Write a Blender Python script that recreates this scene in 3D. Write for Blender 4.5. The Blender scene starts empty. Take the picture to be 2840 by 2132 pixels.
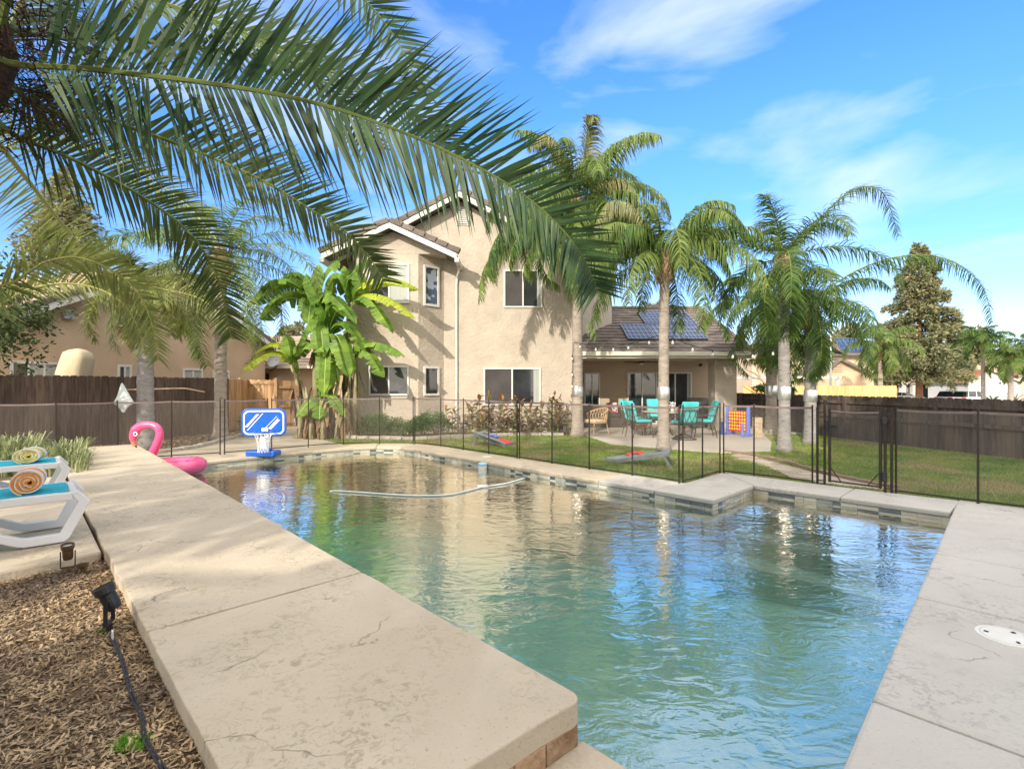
import bpy, bmesh, math, random
import numpy as np
from mathutils import Vector, Matrix
R = math.radians
random.seed(7)
SC = bpy.context.scene
COL = SC.collection
# ---------------------------------------------------------------- camera, sky, sun
CAMH, FPX = 1.58, 1400.0          # eye height; focal length in pixels of the 2840 px wide photograph
cam = bpy.data.cameras.new('camera'); camo = bpy.data.objects.new('camera', cam); COL.objects.link(camo)
cam.sensor_width = 36; cam.lens = 36*FPX/2840; cam.clip_start = .05; cam.clip_end = 2000
camo.location = (0, 0, CAMH); camo.rotation_euler = (R(90), 0, 0); SC.camera = camo
SUN_EL, SUN_AZ = 26.0, 25.7       # light travels away from the camera and 25.7 deg to the right
world = bpy.data.worlds.new('World'); SC.world = world; world.use_nodes = True
def build_world():
    nt = world.node_tree; N = nt.nodes; L = nt.links; N.clear()
    out = N.new('ShaderNodeOutputWorld'); bg = N.new('ShaderNodeBackground')
    sky = N.new('ShaderNodeTexSky'); sky.sky_type = 'NISHITA'; sky.sun_disc = False
    sky.sun_elevation = R(SUN_EL); sky.sun_rotation = R(180+SUN_AZ); sky.air_density = 1.0
    sky.dust_density = .1; sky.ozone_density = 3.0
    hs = N.new('ShaderNodeHueSaturation'); hs.inputs['Saturation'].default_value = 1.25; hs.inputs['Value'].default_value = 1.0
    L.new(sky.outputs[0], hs.inputs['Color'])
    tc = N.new('ShaderNodeTexCoord'); mp = N.new('ShaderNodeMapping'); mp.inputs['Scale'].default_value = (1.6, 1.2, 5.2)
    mp.inputs['Location'].default_value = (3.3, 1.7, .4); mp.inputs['Rotation'].default_value = (0, R(-14), 0)
    m0 = N.new('ShaderNodeMapping'); m0.inputs['Rotation'].default_value = (R(3), 0, R(15)); L.new(tc.outputs['Generated'], m0.inputs[0]); L.new(m0.outputs[0], mp.inputs[0])
    nz = N.new('ShaderNodeTexNoise'); nz.inputs['Scale'].default_value = 1.5; nz.inputs['Detail'].default_value = 6
    nz.inputs['Roughness'].default_value = .52; nz.inputs['Distortion'].default_value = .35
    L.new(mp.outputs[0], nz.inputs['Vector'])
    cr = N.new('ShaderNodeValToRGB'); cr.color_ramp.elements[0].position = .47; cr.color_ramp.elements[1].position = .78
    L.new(nz.outputs['Fac'], cr.inputs[0])
    sp = N.new('ShaderNodeSeparateXYZ'); L.new(tc.outputs['Generated'], sp.inputs[0])
    mr = N.new('ShaderNodeMapRange'); mr.inputs[1].default_value = .04; mr.inputs[2].default_value = .2
    L.new(sp.outputs[2], mr.inputs[0])
    mu = N.new('ShaderNodeMath'); mu.operation = 'MULTIPLY'; L.new(cr.outputs[0], mu.inputs[0]); L.new(mr.outputs[0], mu.inputs[1])
    mu2 = N.new('ShaderNodeMath'); mu2.operation = 'MULTIPLY'; mu2.inputs[1].default_value = .85; L.new(mu.outputs[0], mu2.inputs[0])
    tint = N.new('ShaderNodeValToRGB'); e = tint.color_ramp.elements; e[0].position = 0; e[0].color = (.64, .60, .77, 1); e[1].position = .45; e[1].color = (1.02, .93, 1.04, 1)
    L.new(sp.outputs[2], tint.inputs[0]); tm = N.new('ShaderNodeMixRGB'); tm.blend_type = 'MULTIPLY'; tm.inputs[0].default_value = 1; L.new(hs.outputs[0], tm.inputs[1]); L.new(tint.outputs[0], tm.inputs[2])
    mix = N.new('ShaderNodeMixRGB'); mix.inputs[2].default_value = (3.2, 3.5, 4.3, 1)
    L.new(mu2.outputs[0], mix.inputs[0]); L.new(tm.outputs[0], mix.inputs[1])
    # unseen bright cloud added behind the camera and overhead to fill the shade
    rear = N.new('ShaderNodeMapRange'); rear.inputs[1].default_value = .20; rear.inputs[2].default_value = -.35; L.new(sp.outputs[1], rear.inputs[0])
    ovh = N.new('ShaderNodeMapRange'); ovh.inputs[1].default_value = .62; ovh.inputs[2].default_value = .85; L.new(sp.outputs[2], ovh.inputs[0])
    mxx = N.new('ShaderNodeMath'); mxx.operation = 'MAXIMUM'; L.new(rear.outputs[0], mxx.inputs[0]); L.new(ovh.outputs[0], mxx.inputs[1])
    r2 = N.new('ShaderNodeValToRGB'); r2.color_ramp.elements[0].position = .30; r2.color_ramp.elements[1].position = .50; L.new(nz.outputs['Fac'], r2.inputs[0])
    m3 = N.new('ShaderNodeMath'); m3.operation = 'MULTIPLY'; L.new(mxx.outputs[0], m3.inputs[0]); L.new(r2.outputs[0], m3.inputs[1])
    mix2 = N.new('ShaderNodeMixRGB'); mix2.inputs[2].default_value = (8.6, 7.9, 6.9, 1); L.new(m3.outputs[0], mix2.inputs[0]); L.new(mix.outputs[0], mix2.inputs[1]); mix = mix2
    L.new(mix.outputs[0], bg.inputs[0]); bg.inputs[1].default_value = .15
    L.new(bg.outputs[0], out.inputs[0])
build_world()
sl = bpy.data.lights.new('sun', 'SUN'); sl.energy = 2.15; sl.angle = R(.53); sl.color = (1.0, .90, .76)
so = bpy.data.objects.new('sun', sl); COL.objects.link(so); so.location = (-8, -16, 20)
SDIR = Vector((math.sin(R(SUN_AZ))*math.cos(R(SUN_EL)), math.cos(R(SUN_AZ))*math.cos(R(SUN_EL)), -math.sin(R(SUN_EL))))
so.rotation_euler = SDIR.to_track_quat('-Z', 'Y').to_euler()
SC.view_settings.view_transform = 'Standard'; SC.view_settings.look = 'None'
SC.view_settings.exposure = 1.2; SC.view_settings.gamma = 1
SC.cycles.max_bounces = 7; SC.cycles.transparent_max_bounces = 14; SC.cycles.diffuse_bounces = 3
SC.cycles.glossy_bounces = 3; SC.cycles.caustics_reflective = False; SC.cycles.caustics_refractive = False
SC.cycles.use_denoising = True

# ---------------------------------------------------------------- helpers
def G(x, y, z=0):                  # a point of height z seen at photograph pixel (x, y)
    Y = FPX*(CAMH-z)/(y-1066); return Vector(((x-1420)/FPX*Y, Y, z))
def A(x, y, Y):                    # a point at distance Y seen at photograph pixel (x, y)
    return Vector(((x-1420)/FPX*Y, Y, CAMH-(y-1066)/FPX*Y))
def D(x, y, Y): return A(x*1.2839, y*1.2839, Y)
Z3 = Vector((0, 0, 1))

class MB:
    def __init__(s): s.v = []; s.f = []; s.m = []
    def add(s, vs, fs, m=0):
        o = len(s.v); s.v += [tuple(v) for v in vs]; s.f += [tuple(i+o for i in f) for f in fs]; s.m += [m]*len(fs); return s
    def box(s, c, size, rz=0, m=0, M=None):
        hx, hy, hz = size[0]/2, size[1]/2, size[2]/2
        T = Matrix.Translation(Vector(c)) @ Matrix.Rotation(rz, 4, 'Z') if M is None else M @ Matrix.Translation(Vector(c)) @ Matrix.Rotation(rz, 4, 'Z')
        vs = [T @ Vector((a*hx, b*hy, d*hz)) for a in (-1, 1) for b in (-1, 1) for d in (-1, 1)]
        return s.add(vs, [(0, 1, 3, 2), (4, 6, 7, 5), (0, 4, 5, 1), (2, 3, 7, 6), (0, 2, 6, 4), (1, 5, 7, 3)], m)
    def b2(s, p0, p1, m=0, M=None):   # box from two corners
        c = [(a+b)/2 for a, b in zip(p0, p1)]; return s.box(c, [abs(a-b) for a, b in zip(p0, p1)], 0, m, M)
    def tube(s, pts, r, n=6, m=0, caps=True):
        pts = [Vector(p) for p in pts]; k = len(pts); rr = r if isinstance(r, (list, tuple)) else [r]*k
        rings = []; prev = None
        for i, p in enumerate(pts):
            t = (pts[min(i+1, k-1)]-pts[max(i-1, 0)]); t = t.normalized() if t.length > 1e-9 else Z3
            if prev is None: u = t.cross(Vector((1, 0, 0)) if abs(t.x) < .8 else Vector((0, 1, 0))).normalized()
            else: u = (prev - t*prev.dot(t)); u = u.normalized() if u.length > 1e-6 else t.orthogonal().normalized()
            prev = u; w = t.cross(u)
            rings.append([p + (u*math.cos(2*math.pi*j/n)+w*math.sin(2*math.pi*j/n))*rr[i] for j in range(n)])
        vs = [q for g in rings for q in g]; fs = []
        for i in range(k-1):
            for j in range(n):
                a = i*n+j; b = i*n+(j+1) % n; fs.append((a, b, b+n, a+n))
        if caps: fs += [tuple(range(n))[::-1], tuple(range((k-1)*n, k*n))]
        return s.add(vs, fs, m)
    def cyl(s, c, r, h, n=16, m=0, r2=None):
        c = Vector(c); return s.tube([c, c+Vector((0, 0, h))], [r, r if r2 is None else r2], n, m)
    def lathe(s, prof, c=(0, 0, 0), n=20, m=0):
        c = Vector(c); vs = [c+Vector((r*math.cos(2*math.pi*j/n), r*math.sin(2*math.pi*j/n), z)) for r, z in prof for j in range(n)]
        fs = [(i*n+j, i*n+(j+1) % n, (i+1)*n+(j+1) % n, (i+1)*n+j) for i in range(len(prof)-1) for j in range(n)]
        return s.add(vs, fs, m)
    def prism(s, poly, z0, z1, m=0, mtop=None):
        n = len(poly); a = sum(poly[i][0]*poly[(i+1) % n][1]-poly[(i+1) % n][0]*poly[i][1] for i in range(n))
        P = list(poly) if a > 0 else list(poly)[::-1]
        z1f = z1 if callable(z1) else (lambda x, y: z1)
        vs = [(p[0], p[1], z0) for p in P]+[(p[0], p[1], z1f(p[0], p[1])) for p in P]
        s.add(vs, [tuple(range(n))[::-1]]+[(i, (i+1) % n, n+(i+1) % n, n+i) for i in range(n)], m)
        o = len(s.v)-2*n; s.f.append(tuple(o+n+i for i in range(n))); s.m.append(m if mtop is None else mtop); return s
    def quad(s, a, b, c, d, m=0): return s.add([a, b, c, d], [(0, 1, 2, 3)], m)
    def prof(s, pts, th, origin, ax, m=0):   # a flat profile (list of (a,b)) in the plane ax x Z, given thickness th
        ax = Vector(ax).normalized(); nn = Vector((ax.y, -ax.x, 0)); o = Vector(origin); n = len(pts)
        vs = [o+ax*a+Z3*b+nn*(-th/2) for a, b in pts]+[o+ax*a+Z3*b+nn*(th/2) for a, b in pts]
        return s.add(vs, [tuple(range(n)), tuple(range(n, 2*n))[::-1]]+[(i, n+i, n+(i+1) % n, (i+1) % n) for i in range(n)], m)
    def build(s, name, mats, parent=None, smooth=False, bevel=0, subsurf=0, fixn=True):
        mats = mats if isinstance(mats, (list, tuple)) else [mats]
        me = bpy.data.meshes.new(name); off = Vector((0, 0, 0)); ob = bpy.data.objects.new(name, me)
        V = np.array(s.v, dtype=float)
        if parent is None:
            off = Vector((float(V[:, 0].mean()), float(V[:, 1].mean()), float(V[:, 2].min()))); V = V-np.array(off)
        elif 'M' in RT.get(parent, {}):
            Mi = RT[parent]['M'].inverted(); a = np.array([list(r) for r in Mi]); V = V@a[:3, :3].T+a[:3, 3]
        me.from_pydata(V.tolist(), [], s.f)
        for mt in mats: me.materials.append(mt)
        me.polygons.foreach_set('material_index', s.m)
        if smooth: me.polygons.foreach_set('use_smooth', [True]*len(me.polygons))
        if fixn and len(me.polygons) < 30000:
            bm = bmesh.new(); bm.from_mesh(me); bmesh.ops.recalc_face_normals(bm, faces=bm.faces); bm.to_mesh(me); bm.free()
        ob.location = off; COL.objects.link(ob)
        if parent is not None: ob.parent = parent
        if parent is None: RT[ob] = {'M': Matrix.Translation(off)}
        elif parent in RT: RT[ob] = RT[parent]
        if bevel:
            md = ob.modifiers.new('bevel', 'BEVEL'); md.width = bevel; md.segments = 2; md.limit_method = 'ANGLE'; md.angle_limit = R(40)
        if subsurf:
            md = ob.modifiers.new('sub', 'SUBSURF'); md.levels = subsurf; md.render_levels = subsurf
        return ob
RT = {}
def tag(o, label=None, cat=None, group=None, kind=None):
    if label: o['label'] = label
    if cat: o['category'] = cat
    if group: o['group'] = group
    if kind: o['kind'] = kind
    return o
def thing(name, label, cat, loc=(0, 0, 0), rz=0, group=None, world=False):
    """world=True: parts are authored in world coordinates"""
    o = bpy.data.objects.new(name, None); COL.objects.link(o); o.location = loc; o.rotation_euler = (0, 0, rz); o.empty_display_size = .2
    if world: RT[o] = {'M': Matrix.Translation(Vector(loc)) @ Matrix.Rotation(rz, 4, 'Z')}
    return tag(o, label, cat, group)
def dup(o, loc, rz=0, label=None, group=None):
    def cp(x, par):
        c = x.copy(); COL.objects.link(c); c.parent = par
        for ch in [k for k in KIDS(x)]: cp(ch, c)
        return c
    r = cp(o, None); r.location = loc; r.rotation_euler = (0, 0, rz)
    if label: r['label'] = label
    if group: r['group'] = group
    return r
def KIDS(x): return [k for k in bpy.data.objects if k.parent == x]
def struct(o): o['kind'] = 'structure'; return o

def catmull(P, n):
    P = [Vector(p) for p in P]; k = len(P); out = []
    Q = [P[0]*2-P[1]]+P+[P[-1]*2-P[-2]]
    seg = [(P[i+1]-P[i]).length for i in range(k-1)]; tot = sum(seg); cum = [0]
    for s_ in seg: cum.append(cum[-1]+s_)
    for i in range(n):
        d = tot*i/(n-1); j = 0
        while j < k-2 and cum[j+1] < d: j += 1
        t = min(1, (d-cum[j])/max(seg[j], 1e-9)); a, b, c, e = Q[j], Q[j+1], Q[j+2], Q[j+3]
        out.append(.5*((2*b)+(c-a)*t+(2*a-5*b+4*c-e)*t*t+(3*b-a-3*c+e)*t**3))
    return out
def offset(poly, d):               # offset a closed polygon outwards (counter clockwise or not)
    n = len(poly); a = sum(poly[i][0]*poly[(i+1) % n][1]-poly[(i+1) % n][0]*poly[i][1] for i in range(n)); sg = 1 if a > 0 else -1
    out = []
    for i in range(n):
        p = Vector(poly[i-1][:2]); q = Vector(poly[i][:2]); r = Vector(poly[(i+1) % n][:2])
        e1 = (q-p).normalized(); e2 = (r-q).normalized(); n1 = Vector((e1.y, -e1.x))*sg; n2 = Vector((e2.y, -e2.x))*sg
        m = (n1+n2); m = m/max(.3, m.length_squared)*2; out.append((q.x+m.x*d, q.y+m.y*d))
    return out
def inpoly(px, py, poly):
    c = np.zeros(len(px), bool); n = len(poly)
    for i in range(n):
        x1, y1 = poly[i][:2]; x2, y2 = poly[(i+1) % n][:2]
        if y1 == y2: continue
        k = ((y1 > py) != (y2 > py)) & (px < (x2-x1)*(py-y1)/(y2-y1)+x1); c ^= k
    return c

# ---------------------------------------------------------------- materials
MC = {}
def mat(name, c1, c2=None, scale=3, rough=.85, bump=0, bscale=None, metal=0, trans=0, spec=.25, contrast=(.35, .65), detail=5, world=False, stretch=None, rnd=0, c3=None, s3=.6, m3=(.5, .7), coat=0, bdist=.02):
    if name in MC: return MC[name]
    m = bpy.data.materials.new(name); m.use_nodes = True; nt = m.node_tree; N = nt.nodes; L = nt.links
    p = N['Principled BSDF']; out = N['Material Output']; p.inputs['Roughness'].default_value = rough
    p.inputs['Metallic'].default_value = metal; p.inputs['Specular IOR Level'].default_value = spec
    if coat: p.inputs['Coat Weight'].default_value = coat; p.inputs['Coat Roughness'].default_value = .08
    c1 = (*c1, 1); col = None
    src = N.new('ShaderNodeNewGeometry').outputs['Position'] if world else N.new('ShaderNodeTexCoord').outputs['Object']
    if stretch:
        mp = N.new('ShaderNodeMapping'); mp.inputs['Scale'].default_value = stretch; L.new(src, mp.inputs[0]); src = mp.outputs[0]
    if c2 is None: p.inputs['Base Color'].default_value = c1
    else:
        nz = N.new('ShaderNodeTexNoise'); nz.inputs['Scale'].default_value = scale; nz.inputs['Detail'].default_value = detail; nz.inputs['Roughness'].default_value = .6
        L.new(src, nz.inputs['Vector']); cr = N.new('ShaderNodeValToRGB'); e = cr.color_ramp.elements
        e[0].position, e[1].position = contrast; e[0].color = c1; e[1].color = (*c2, 1)
        L.new(nz.outputs['Fac'], cr.inputs[0]); col = cr.outputs[0]
        if c3:
            n3 = N.new('ShaderNodeTexNoise'); n3.inputs['Scale'].default_value = s3; n3.inputs['Detail'].default_value = 4; L.new(src, n3.inputs['Vector'])
            r3 = N.new('ShaderNodeValToRGB'); r3.color_ramp.elements[0].position, r3.color_ramp.elements[1].position = m3; L.new(n3.outputs['Fac'], r3.inputs[0])
            mx = N.new('ShaderNodeMixRGB'); L.new(r3.outputs[0], mx.inputs[0]); L.new(col, mx.inputs[1]); mx.inputs[2].default_value = (*c3, 1); col = mx.outputs[0]
        if rnd:
            oi = N.new('ShaderNodeNewGeometry'); hs = N.new('ShaderNodeHueSaturation'); mr = N.new('ShaderNodeMapRange')
            mr.inputs[3].default_value = 1-rnd; mr.inputs[4].default_value = 1+rnd; L.new(oi.outputs['Random Per Island'], mr.inputs[0])
            L.new(mr.outputs[0], hs.inputs['Value']); L.new(col, hs.inputs['Color']); col = hs.outputs[0]
        L.new(col, p.inputs['Base Color'])
    if bump:
        nb = N.new('ShaderNodeTexNoise'); nb.inputs['Scale'].default_value = bscale or scale*6; nb.inputs['Detail'].default_value = 6; L.new(src, nb.inputs['Vector'])
        b = N.new('ShaderNodeBump'); b.inputs['Strength'].default_value = bump; b.inputs['Distance'].default_value = bdist; L.new(nb.outputs['Fac'], b.inputs['Height']); L.new(b.outputs[0], p.inputs['Normal'])
    if trans:
        tr = N.new('ShaderNodeBsdfTranslucent'); mx = N.new('ShaderNodeMixShader'); mx.inputs[0].default_value = trans
        if col: L.new(col, tr.inputs[0])
        else: tr.inputs[0].default_value = c1
        L.new(p.outputs[0], mx.inputs[1]); L.new(tr.outputs[0], mx.inputs[2]); L.new(mx.outputs[0], out.inputs[0])
    MC[name] = m; return m

def deck_mat(name, a, b, dirt):
    """stamped concrete: mottled, with olive stains, hairline cracks and a slate skin relief"""
    m = bpy.data.materials.new(name); m.use_nodes = True; N = m.node_tree.nodes; L = m.node_tree.links; p = N['Principled BSDF']
    p.inputs['Roughness'].default_value = .8; p.inputs['Specular IOR Level'].default_value = .25
    g = N.new('ShaderNodeNewGeometry').outputs['Position']
    def nz(sc, det=6, dist=0, rough=.6):
        n = N.new('ShaderNodeTexNoise'); n.inputs['Scale'].default_value = sc; n.inputs['Detail'].default_value = det; n.inputs['Distortion'].default_value = dist; n.inputs['Roughness'].default_value = rough; L.new(g, n.inputs['Vector']); return n.outputs['Fac']
    def ramp(x, p0, p1, c0=(0, 0, 0), c1=(1, 1, 1)):
        r = N.new('ShaderNodeValToRGB'); e = r.color_ramp.elements; e[0].position, e[1].position = p0, p1; e[0].color = (*c0, 1); e[1].color = (*c1, 1); L.new(x, r.inputs[0]); return r.outputs[0]
    def mix(f, x, y, mode='MIX'):
        q = N.new('ShaderNodeMixRGB'); q.blend_type = mode
        for i, v in enumerate((f, x, y)):
            if isinstance(v, (int, float)): q.inputs[i].default_value = v
            elif isinstance(v, tuple): q.inputs[i].default_value = (*v, 1)
            else: L.new(v, q.inputs[i])
        return q.outputs[0]
    base = ramp(nz(.9, 4), .3, .7, a, b); base = mix(mix(1, ramp(nz(.55, 3, .5), .45, .62), (.55,)*3, 'MULTIPLY'), base, tuple(k*.72+d*.1 for k, d in zip(b, dirt)))
    base = mix(ramp(nz(2.2, 3, .6), .48, .72), base, tuple(k*.93 for k in b))
    st = mix(1, ramp(nz(1.6, 2), .45, .62), ramp(nz(17, 6, 1.2, .7), .50, .60), 'MULTIPLY')
    base = mix(mix(1, st, (.5,)*3, 'MULTIPLY'), base, dirt)
    base = mix(mix(1, ramp(nz(60, 3), .60, .72), (.35,)*3, 'MULTIPLY'), base, tuple(k*.7 for k in dirt))
    # cracks: cell borders of a warped voronoi, broken up by a mask
    wp = N.new('ShaderNodeTexNoise'); wp.inputs['Scale'].default_value = 1.7; wp.inputs['Detail'].default_value = 5; L.new(g, wp.inputs['Vector'])
    vm = N.new('ShaderNodeVectorMath'); vm.operation = 'MULTIPLY_ADD'; L.new(wp.outputs['Color'], vm.inputs[0]); vm.inputs[1].default_value = (1.1, 1.1, 1.1); L.new(g, vm.inputs[2])
    vo = N.new('ShaderNodeTexVoronoi'); vo.feature = 'DISTANCE_TO_EDGE'; vo.inputs['Scale'].default_value = .85; L.new(vm.outputs[0], vo.inputs['Vector'])
    ck = mix(1, ramp(vo.outputs['Distance'], .0, .008, (1, 1, 1), (0, 0, 0)), ramp(nz(1.3, 2), .54, .60), 'MULTIPLY')
    base = mix(mix(1, ck, (.6,)*3, 'MULTIPLY'), base, (.10, .085, .06))
    L.new(base, p.inputs['Base Color'])
    h = mix(.35, ramp(nz(5, 8, .8), .2, .8), ramp(nz(45, 6), .3, .7)); h = mix(mix(1, ck, (.8,)*3, 'MULTIPLY'), h, (0, 0, 0))
    bm_ = N.new('ShaderNodeBump'); bm_.inputs['Strength'].default_value = .5; bm_.inputs['Distance'].default_value = .012; L.new(h, bm_.inputs['Height']); L.new(bm_.outputs[0], p.inputs['Normal'])
    MC[name] = m; return m

def water_mat():
    m = bpy.data.materials.new('pool_water'); m.use_nodes = True; N = m.node_tree.nodes; L = m.node_tree.links; N.clear()
    out = N.new('ShaderNodeOutputMaterial'); g = N.new('ShaderNodeNewGeometry')
    mp = N.new('ShaderNodeMapping'); mp.inputs['Scale'].default_value = (1.0, 1.7, 1); mp.inputs['Rotation'].default_value = (0, 0, R(16)); L.new(g.outputs['Position'], mp.inputs[0])
    hs = []
    for sc, w, dist in ((1.3, 1.0, .8), (4.2, .42, 1.6), (12, .09, 1.2)):
        n = N.new('ShaderNodeTexNoise'); n.inputs['Scale'].default_value = sc; n.inputs['Detail'].default_value = 2; n.inputs['Distortion'].default_value = dist; L.new(mp.outputs[0], n.inputs['Vector'])
        k = N.new('ShaderNodeMath'); k.operation = 'MULTIPLY'; k.inputs[1].default_value = w; L.new(n.outputs['Fac'], k.inputs[0]); hs.append(k)
    a = N.new('ShaderNodeMath'); L.new(hs[0].outputs[0], a.inputs[0]); L.new(hs[1].outputs[0], a.inputs[1])
    b = N.new('ShaderNodeMath'); L.new(a.outputs[0], b.inputs[0]); L.new(hs[2].outputs[0], b.inputs[1])
    bp = N.new('ShaderNodeBump'); bp.inputs['Strength'].default_value = 1; bp.inputs['Distance'].default_value = .011; L.new(b.outputs[0], bp.inputs['Height'])
    gl = N.new('ShaderNodeBsdfGlossy'); gl.inputs['Roughness'].default_value = .02; gl.inputs['Color'].default_value = (1, .96, .84, 1); L.new(bp.outputs[0], gl.inputs['Normal'])
    tr = N.new('ShaderNodeBsdfTransparent'); tr.inputs[0].default_value = (.93, .99, .98, 1)
    fr = N.new('ShaderNodeFresnel'); fr.inputs['IOR'].default_value = 1.45; L.new(bp.outputs[0], fr.inputs['Normal'])
    mr = N.new('ShaderNodeMapRange'); mr.inputs[3].default_value = .27; mr.inputs[4].default_value = 2.4; L.new(fr.outputs[0], mr.inputs[0])
    mx = N.new('ShaderNodeMixShader'); L.new(mr.outputs[0], mx.inputs[0]); L.new(tr.outputs[0], mx.inputs[1]); L.new(gl.outputs[0], mx.inputs[2]); L.new(mx.outputs[0], out.inputs['Surface'])
    ab = N.new('ShaderNodeVolumeAbsorption'); ab.inputs[0].default_value = (.20, .84, .88, 1); ab.inputs[1].default_value = .24; L.new(ab.outputs[0], out.inputs['Volume'])
    return m
def mesh_mat(name, dens, c):
    m = bpy.data.materials.new(name); m.use_nodes = True; N = m.node_tree.nodes; L = m.node_tree.links; N.clear()
    out = N.new('ShaderNodeOutputMaterial'); tr = N.new('ShaderNodeBsdfTransparent'); d = N.new('ShaderNodeBsdfDiffuse'); d.inputs[0].default_value = (*c, 1)
    t2 = N.new('ShaderNodeBsdfTranslucent'); t2.inputs[0].default_value = (*c, 1); m2 = N.new('ShaderNodeMixShader'); m2.inputs[0].default_value = .3; L.new(d.outputs[0], m2.inputs[1]); L.new(t2.outputs[0], m2.inputs[2])
    nz = N.new('ShaderNodeTexNoise'); nz.inputs['Scale'].default_value = .8; g = N.new('ShaderNodeNewGeometry'); L.new(g.outputs['Position'], nz.inputs['Vector'])
    mr = N.new('ShaderNodeMapRange'); mr.inputs[1].default_value = .3; mr.inputs[2].default_value = .7; mr.inputs[3].default_value = dens*.6; mr.inputs[4].default_value = dens*1.4; L.new(nz.outputs['Fac'], mr.inputs[0])
    mx = N.new('ShaderNodeMixShader'); L.new(mr.outputs[0], mx.inputs[0]); L.new(tr.outputs[0], mx.inputs[1]); L.new(m2.outputs[0], mx.inputs[2]); L.new(mx.outputs[0], out.inputs[0]); return m

DECK = deck_mat('stamped_concrete', (.49, .415, .305), (.59, .51, .39), (.22, .18, .10))
DECKG = deck_mat('grey_stamped_concrete', (.445, .425, .385), (.53, .51, .46), (.24, .225, .20))
CONC = mat('walk_concrete', (.40, .35, .27), (.52, .46, .36), 1.2, .85, .25, 30, world=True, c3=(.33, .29, .20), s3=.9)
PATIO = mat('patio_concrete', (.50, .44, .37), (.58, .52, .44), 1.0, .85, .15, 30, world=True, c3=(.42, .37, .31), s3=.5)
JOINT = mat('joint_shadow_gap', (.06, .05, .035), (.11, .095, .07), 20)
GRASS = mat('lawn', (.12, .21, .035), (.26, .30, .085), 1.3, .95, .6, 60, world=True, contrast=(.36, .60), c3=(.30, .26, .12), s3=.7, m3=(.50, .68))
BLADE = mat('grass_blade', (.12, .25, .028), (.30, .36, .085), 1.3, .8, trans=.35, world=True, rnd=.4, c3=(.40, .34, .16), s3=.7, m3=(.48, .66))
SOIL = mat('garden_soil', (.05, .033, .02), (.13, .09, .055), 9, .95, .8, 50, world=True)
MULCH = mat('mulch_bed', (.09, .06, .038), (.22, .155, .10), 25, .95, 1.0, 90, world=True)
CHIP = mat('wood_chip', (.24, .165, .09), (.50, .375, .23), 4, .9, world=True, rnd=.5, c3=(.12, .09, .075), s3=.9, m3=(.46, .62))
DIRT = mat('street_ground', (.30, .26, .20), (.40, .36, .29), .15, .95, world=True)
ASPH = mat('asphalt', (.055, .055, .055), (.09, .09, .09), 3, .9, world=True)
STUC = mat('beige_stucco', (.455, .395, .325), (.525, .46, .38), 1.6, .95, .9, 11, world=True, contrast=(.3, .7), c3=(.41, .355, .29), s3=2.6, m3=(.45, .85), bdist=.03)
STUCP = mat('patio_stucco', (.47, .375, .27), (.52, .42, .31), 1.2, .95, .5, 30, world=True)
STUCT = mat('tan_stucco', (.50, .375, .25), (.58, .44, .30), .9, .95, .6, 30, world=True, c3=(.45, .33, .215), s3=.5)
STUCF = mat('far_stucco', (.55, .43, .30), (.60, .48, .35), .5, .95, .2, 8, world=True)
STUCW = mat('far_white_stucco', (.66, .62, .57), (.72, .68, .62), .5, .95, world=True)
TRIM = mat('white_trim', (.62, .60, .56), (.70, .68, .64), 2, .55, spec=.4)
TILEa = mat('roof_tile', (.13, .108, .095), (.19, .16, .14), 2.2, .85, .4, 25, world=True, rnd=.16)
TILEl = mat('pale_roof_tile', (.30, .22, .165), (.42, .32, .24), 2, .85, .3, 20, world=True, rnd=.12)
TILEr = mat('red_roof_tile', (.30, .14, .085), (.40, .21, .135), 1.5, .85, .2, 20, world=True, rnd=.12)
GLASS = mat('window_glass', (.018, .022, .026), (.045, .05, .052), 1.1, .04, spec=.9, world=True)
SCREEN = mat('window_screen', (.045, .042, .042), (.075, .07, .068), 1.3, .6, world=True)
CURT = mat('curtain', (.34, .36, .33), (.44, .46, .42), 14, .7, stretch=(8, 1, .2))
LEADG = mat('leaded_glass', (.05, .06, .08), (.30, .34, .40), 4, .1, spec=.8, contrast=(.49, .53), world=True, detail=1)
WOODD = mat('dark_fence_board', (.10, .07, .057), (.20, .145, .115), 3, .85, .4, 40, stretch=(6, 6, .6), world=True, rnd=.22)
WOODR = mat('black_stained_board', (.06, .05, .048), (.125, .10, .09), 3, .85, .3, 40, stretch=(5, 5, .5), world=True, rnd=.35, c3=(.15, .115, .09), s3=.9, m3=(.52, .7))
CEDAR = mat('cedar_board', (.42, .25, .13), (.60, .40, .23), 3, .85, .3, 40, stretch=(5, 5, .5), world=True, rnd=.18)
CEDARN = mat('new_cedar_board', (.62, .36, .15), (.78, .50, .24), 3, .8, stretch=(4, 4, .4), world=True, rnd=.18)
BLACKM = mat('fence_post_metal', (.032, .025, .021), (.045, .036, .03), 8, .45, metal=.2, spec=.4)
RAILT = mat('fence_top_binding', (.17, .13, .125), (.22, .17, .16), 8, .7)
MESH = mesh_mat('pool_mesh', .19, (.30, .27, .23))
PTRUNK = mat('palm_trunk', (.30, .255, .215), (.43, .375, .32), 4, .95, .8, 26, stretch=(1, 1, 3.5), c3=(.19, .16, .135), s3=6, m3=(.58, .72))
PTRUNKG = mat('grey_palm_trunk', (.24, .225, .215), (.35, .33, .315), 4, .95, .8, 26, stretch=(1, 1, 3.5), c3=(.15, .14, .13), s3=6, m3=(.58, .72))
BOOT = mat('palm_boot', (.30, .20, .13), (.52, .38, .25), 9, .9, .8, 30, rnd=.3)
HUSK = mat('dead_husk', (.035, .022, .014), (.10, .06, .035), 12, .95, .8, 30, rnd=.4)
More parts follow.
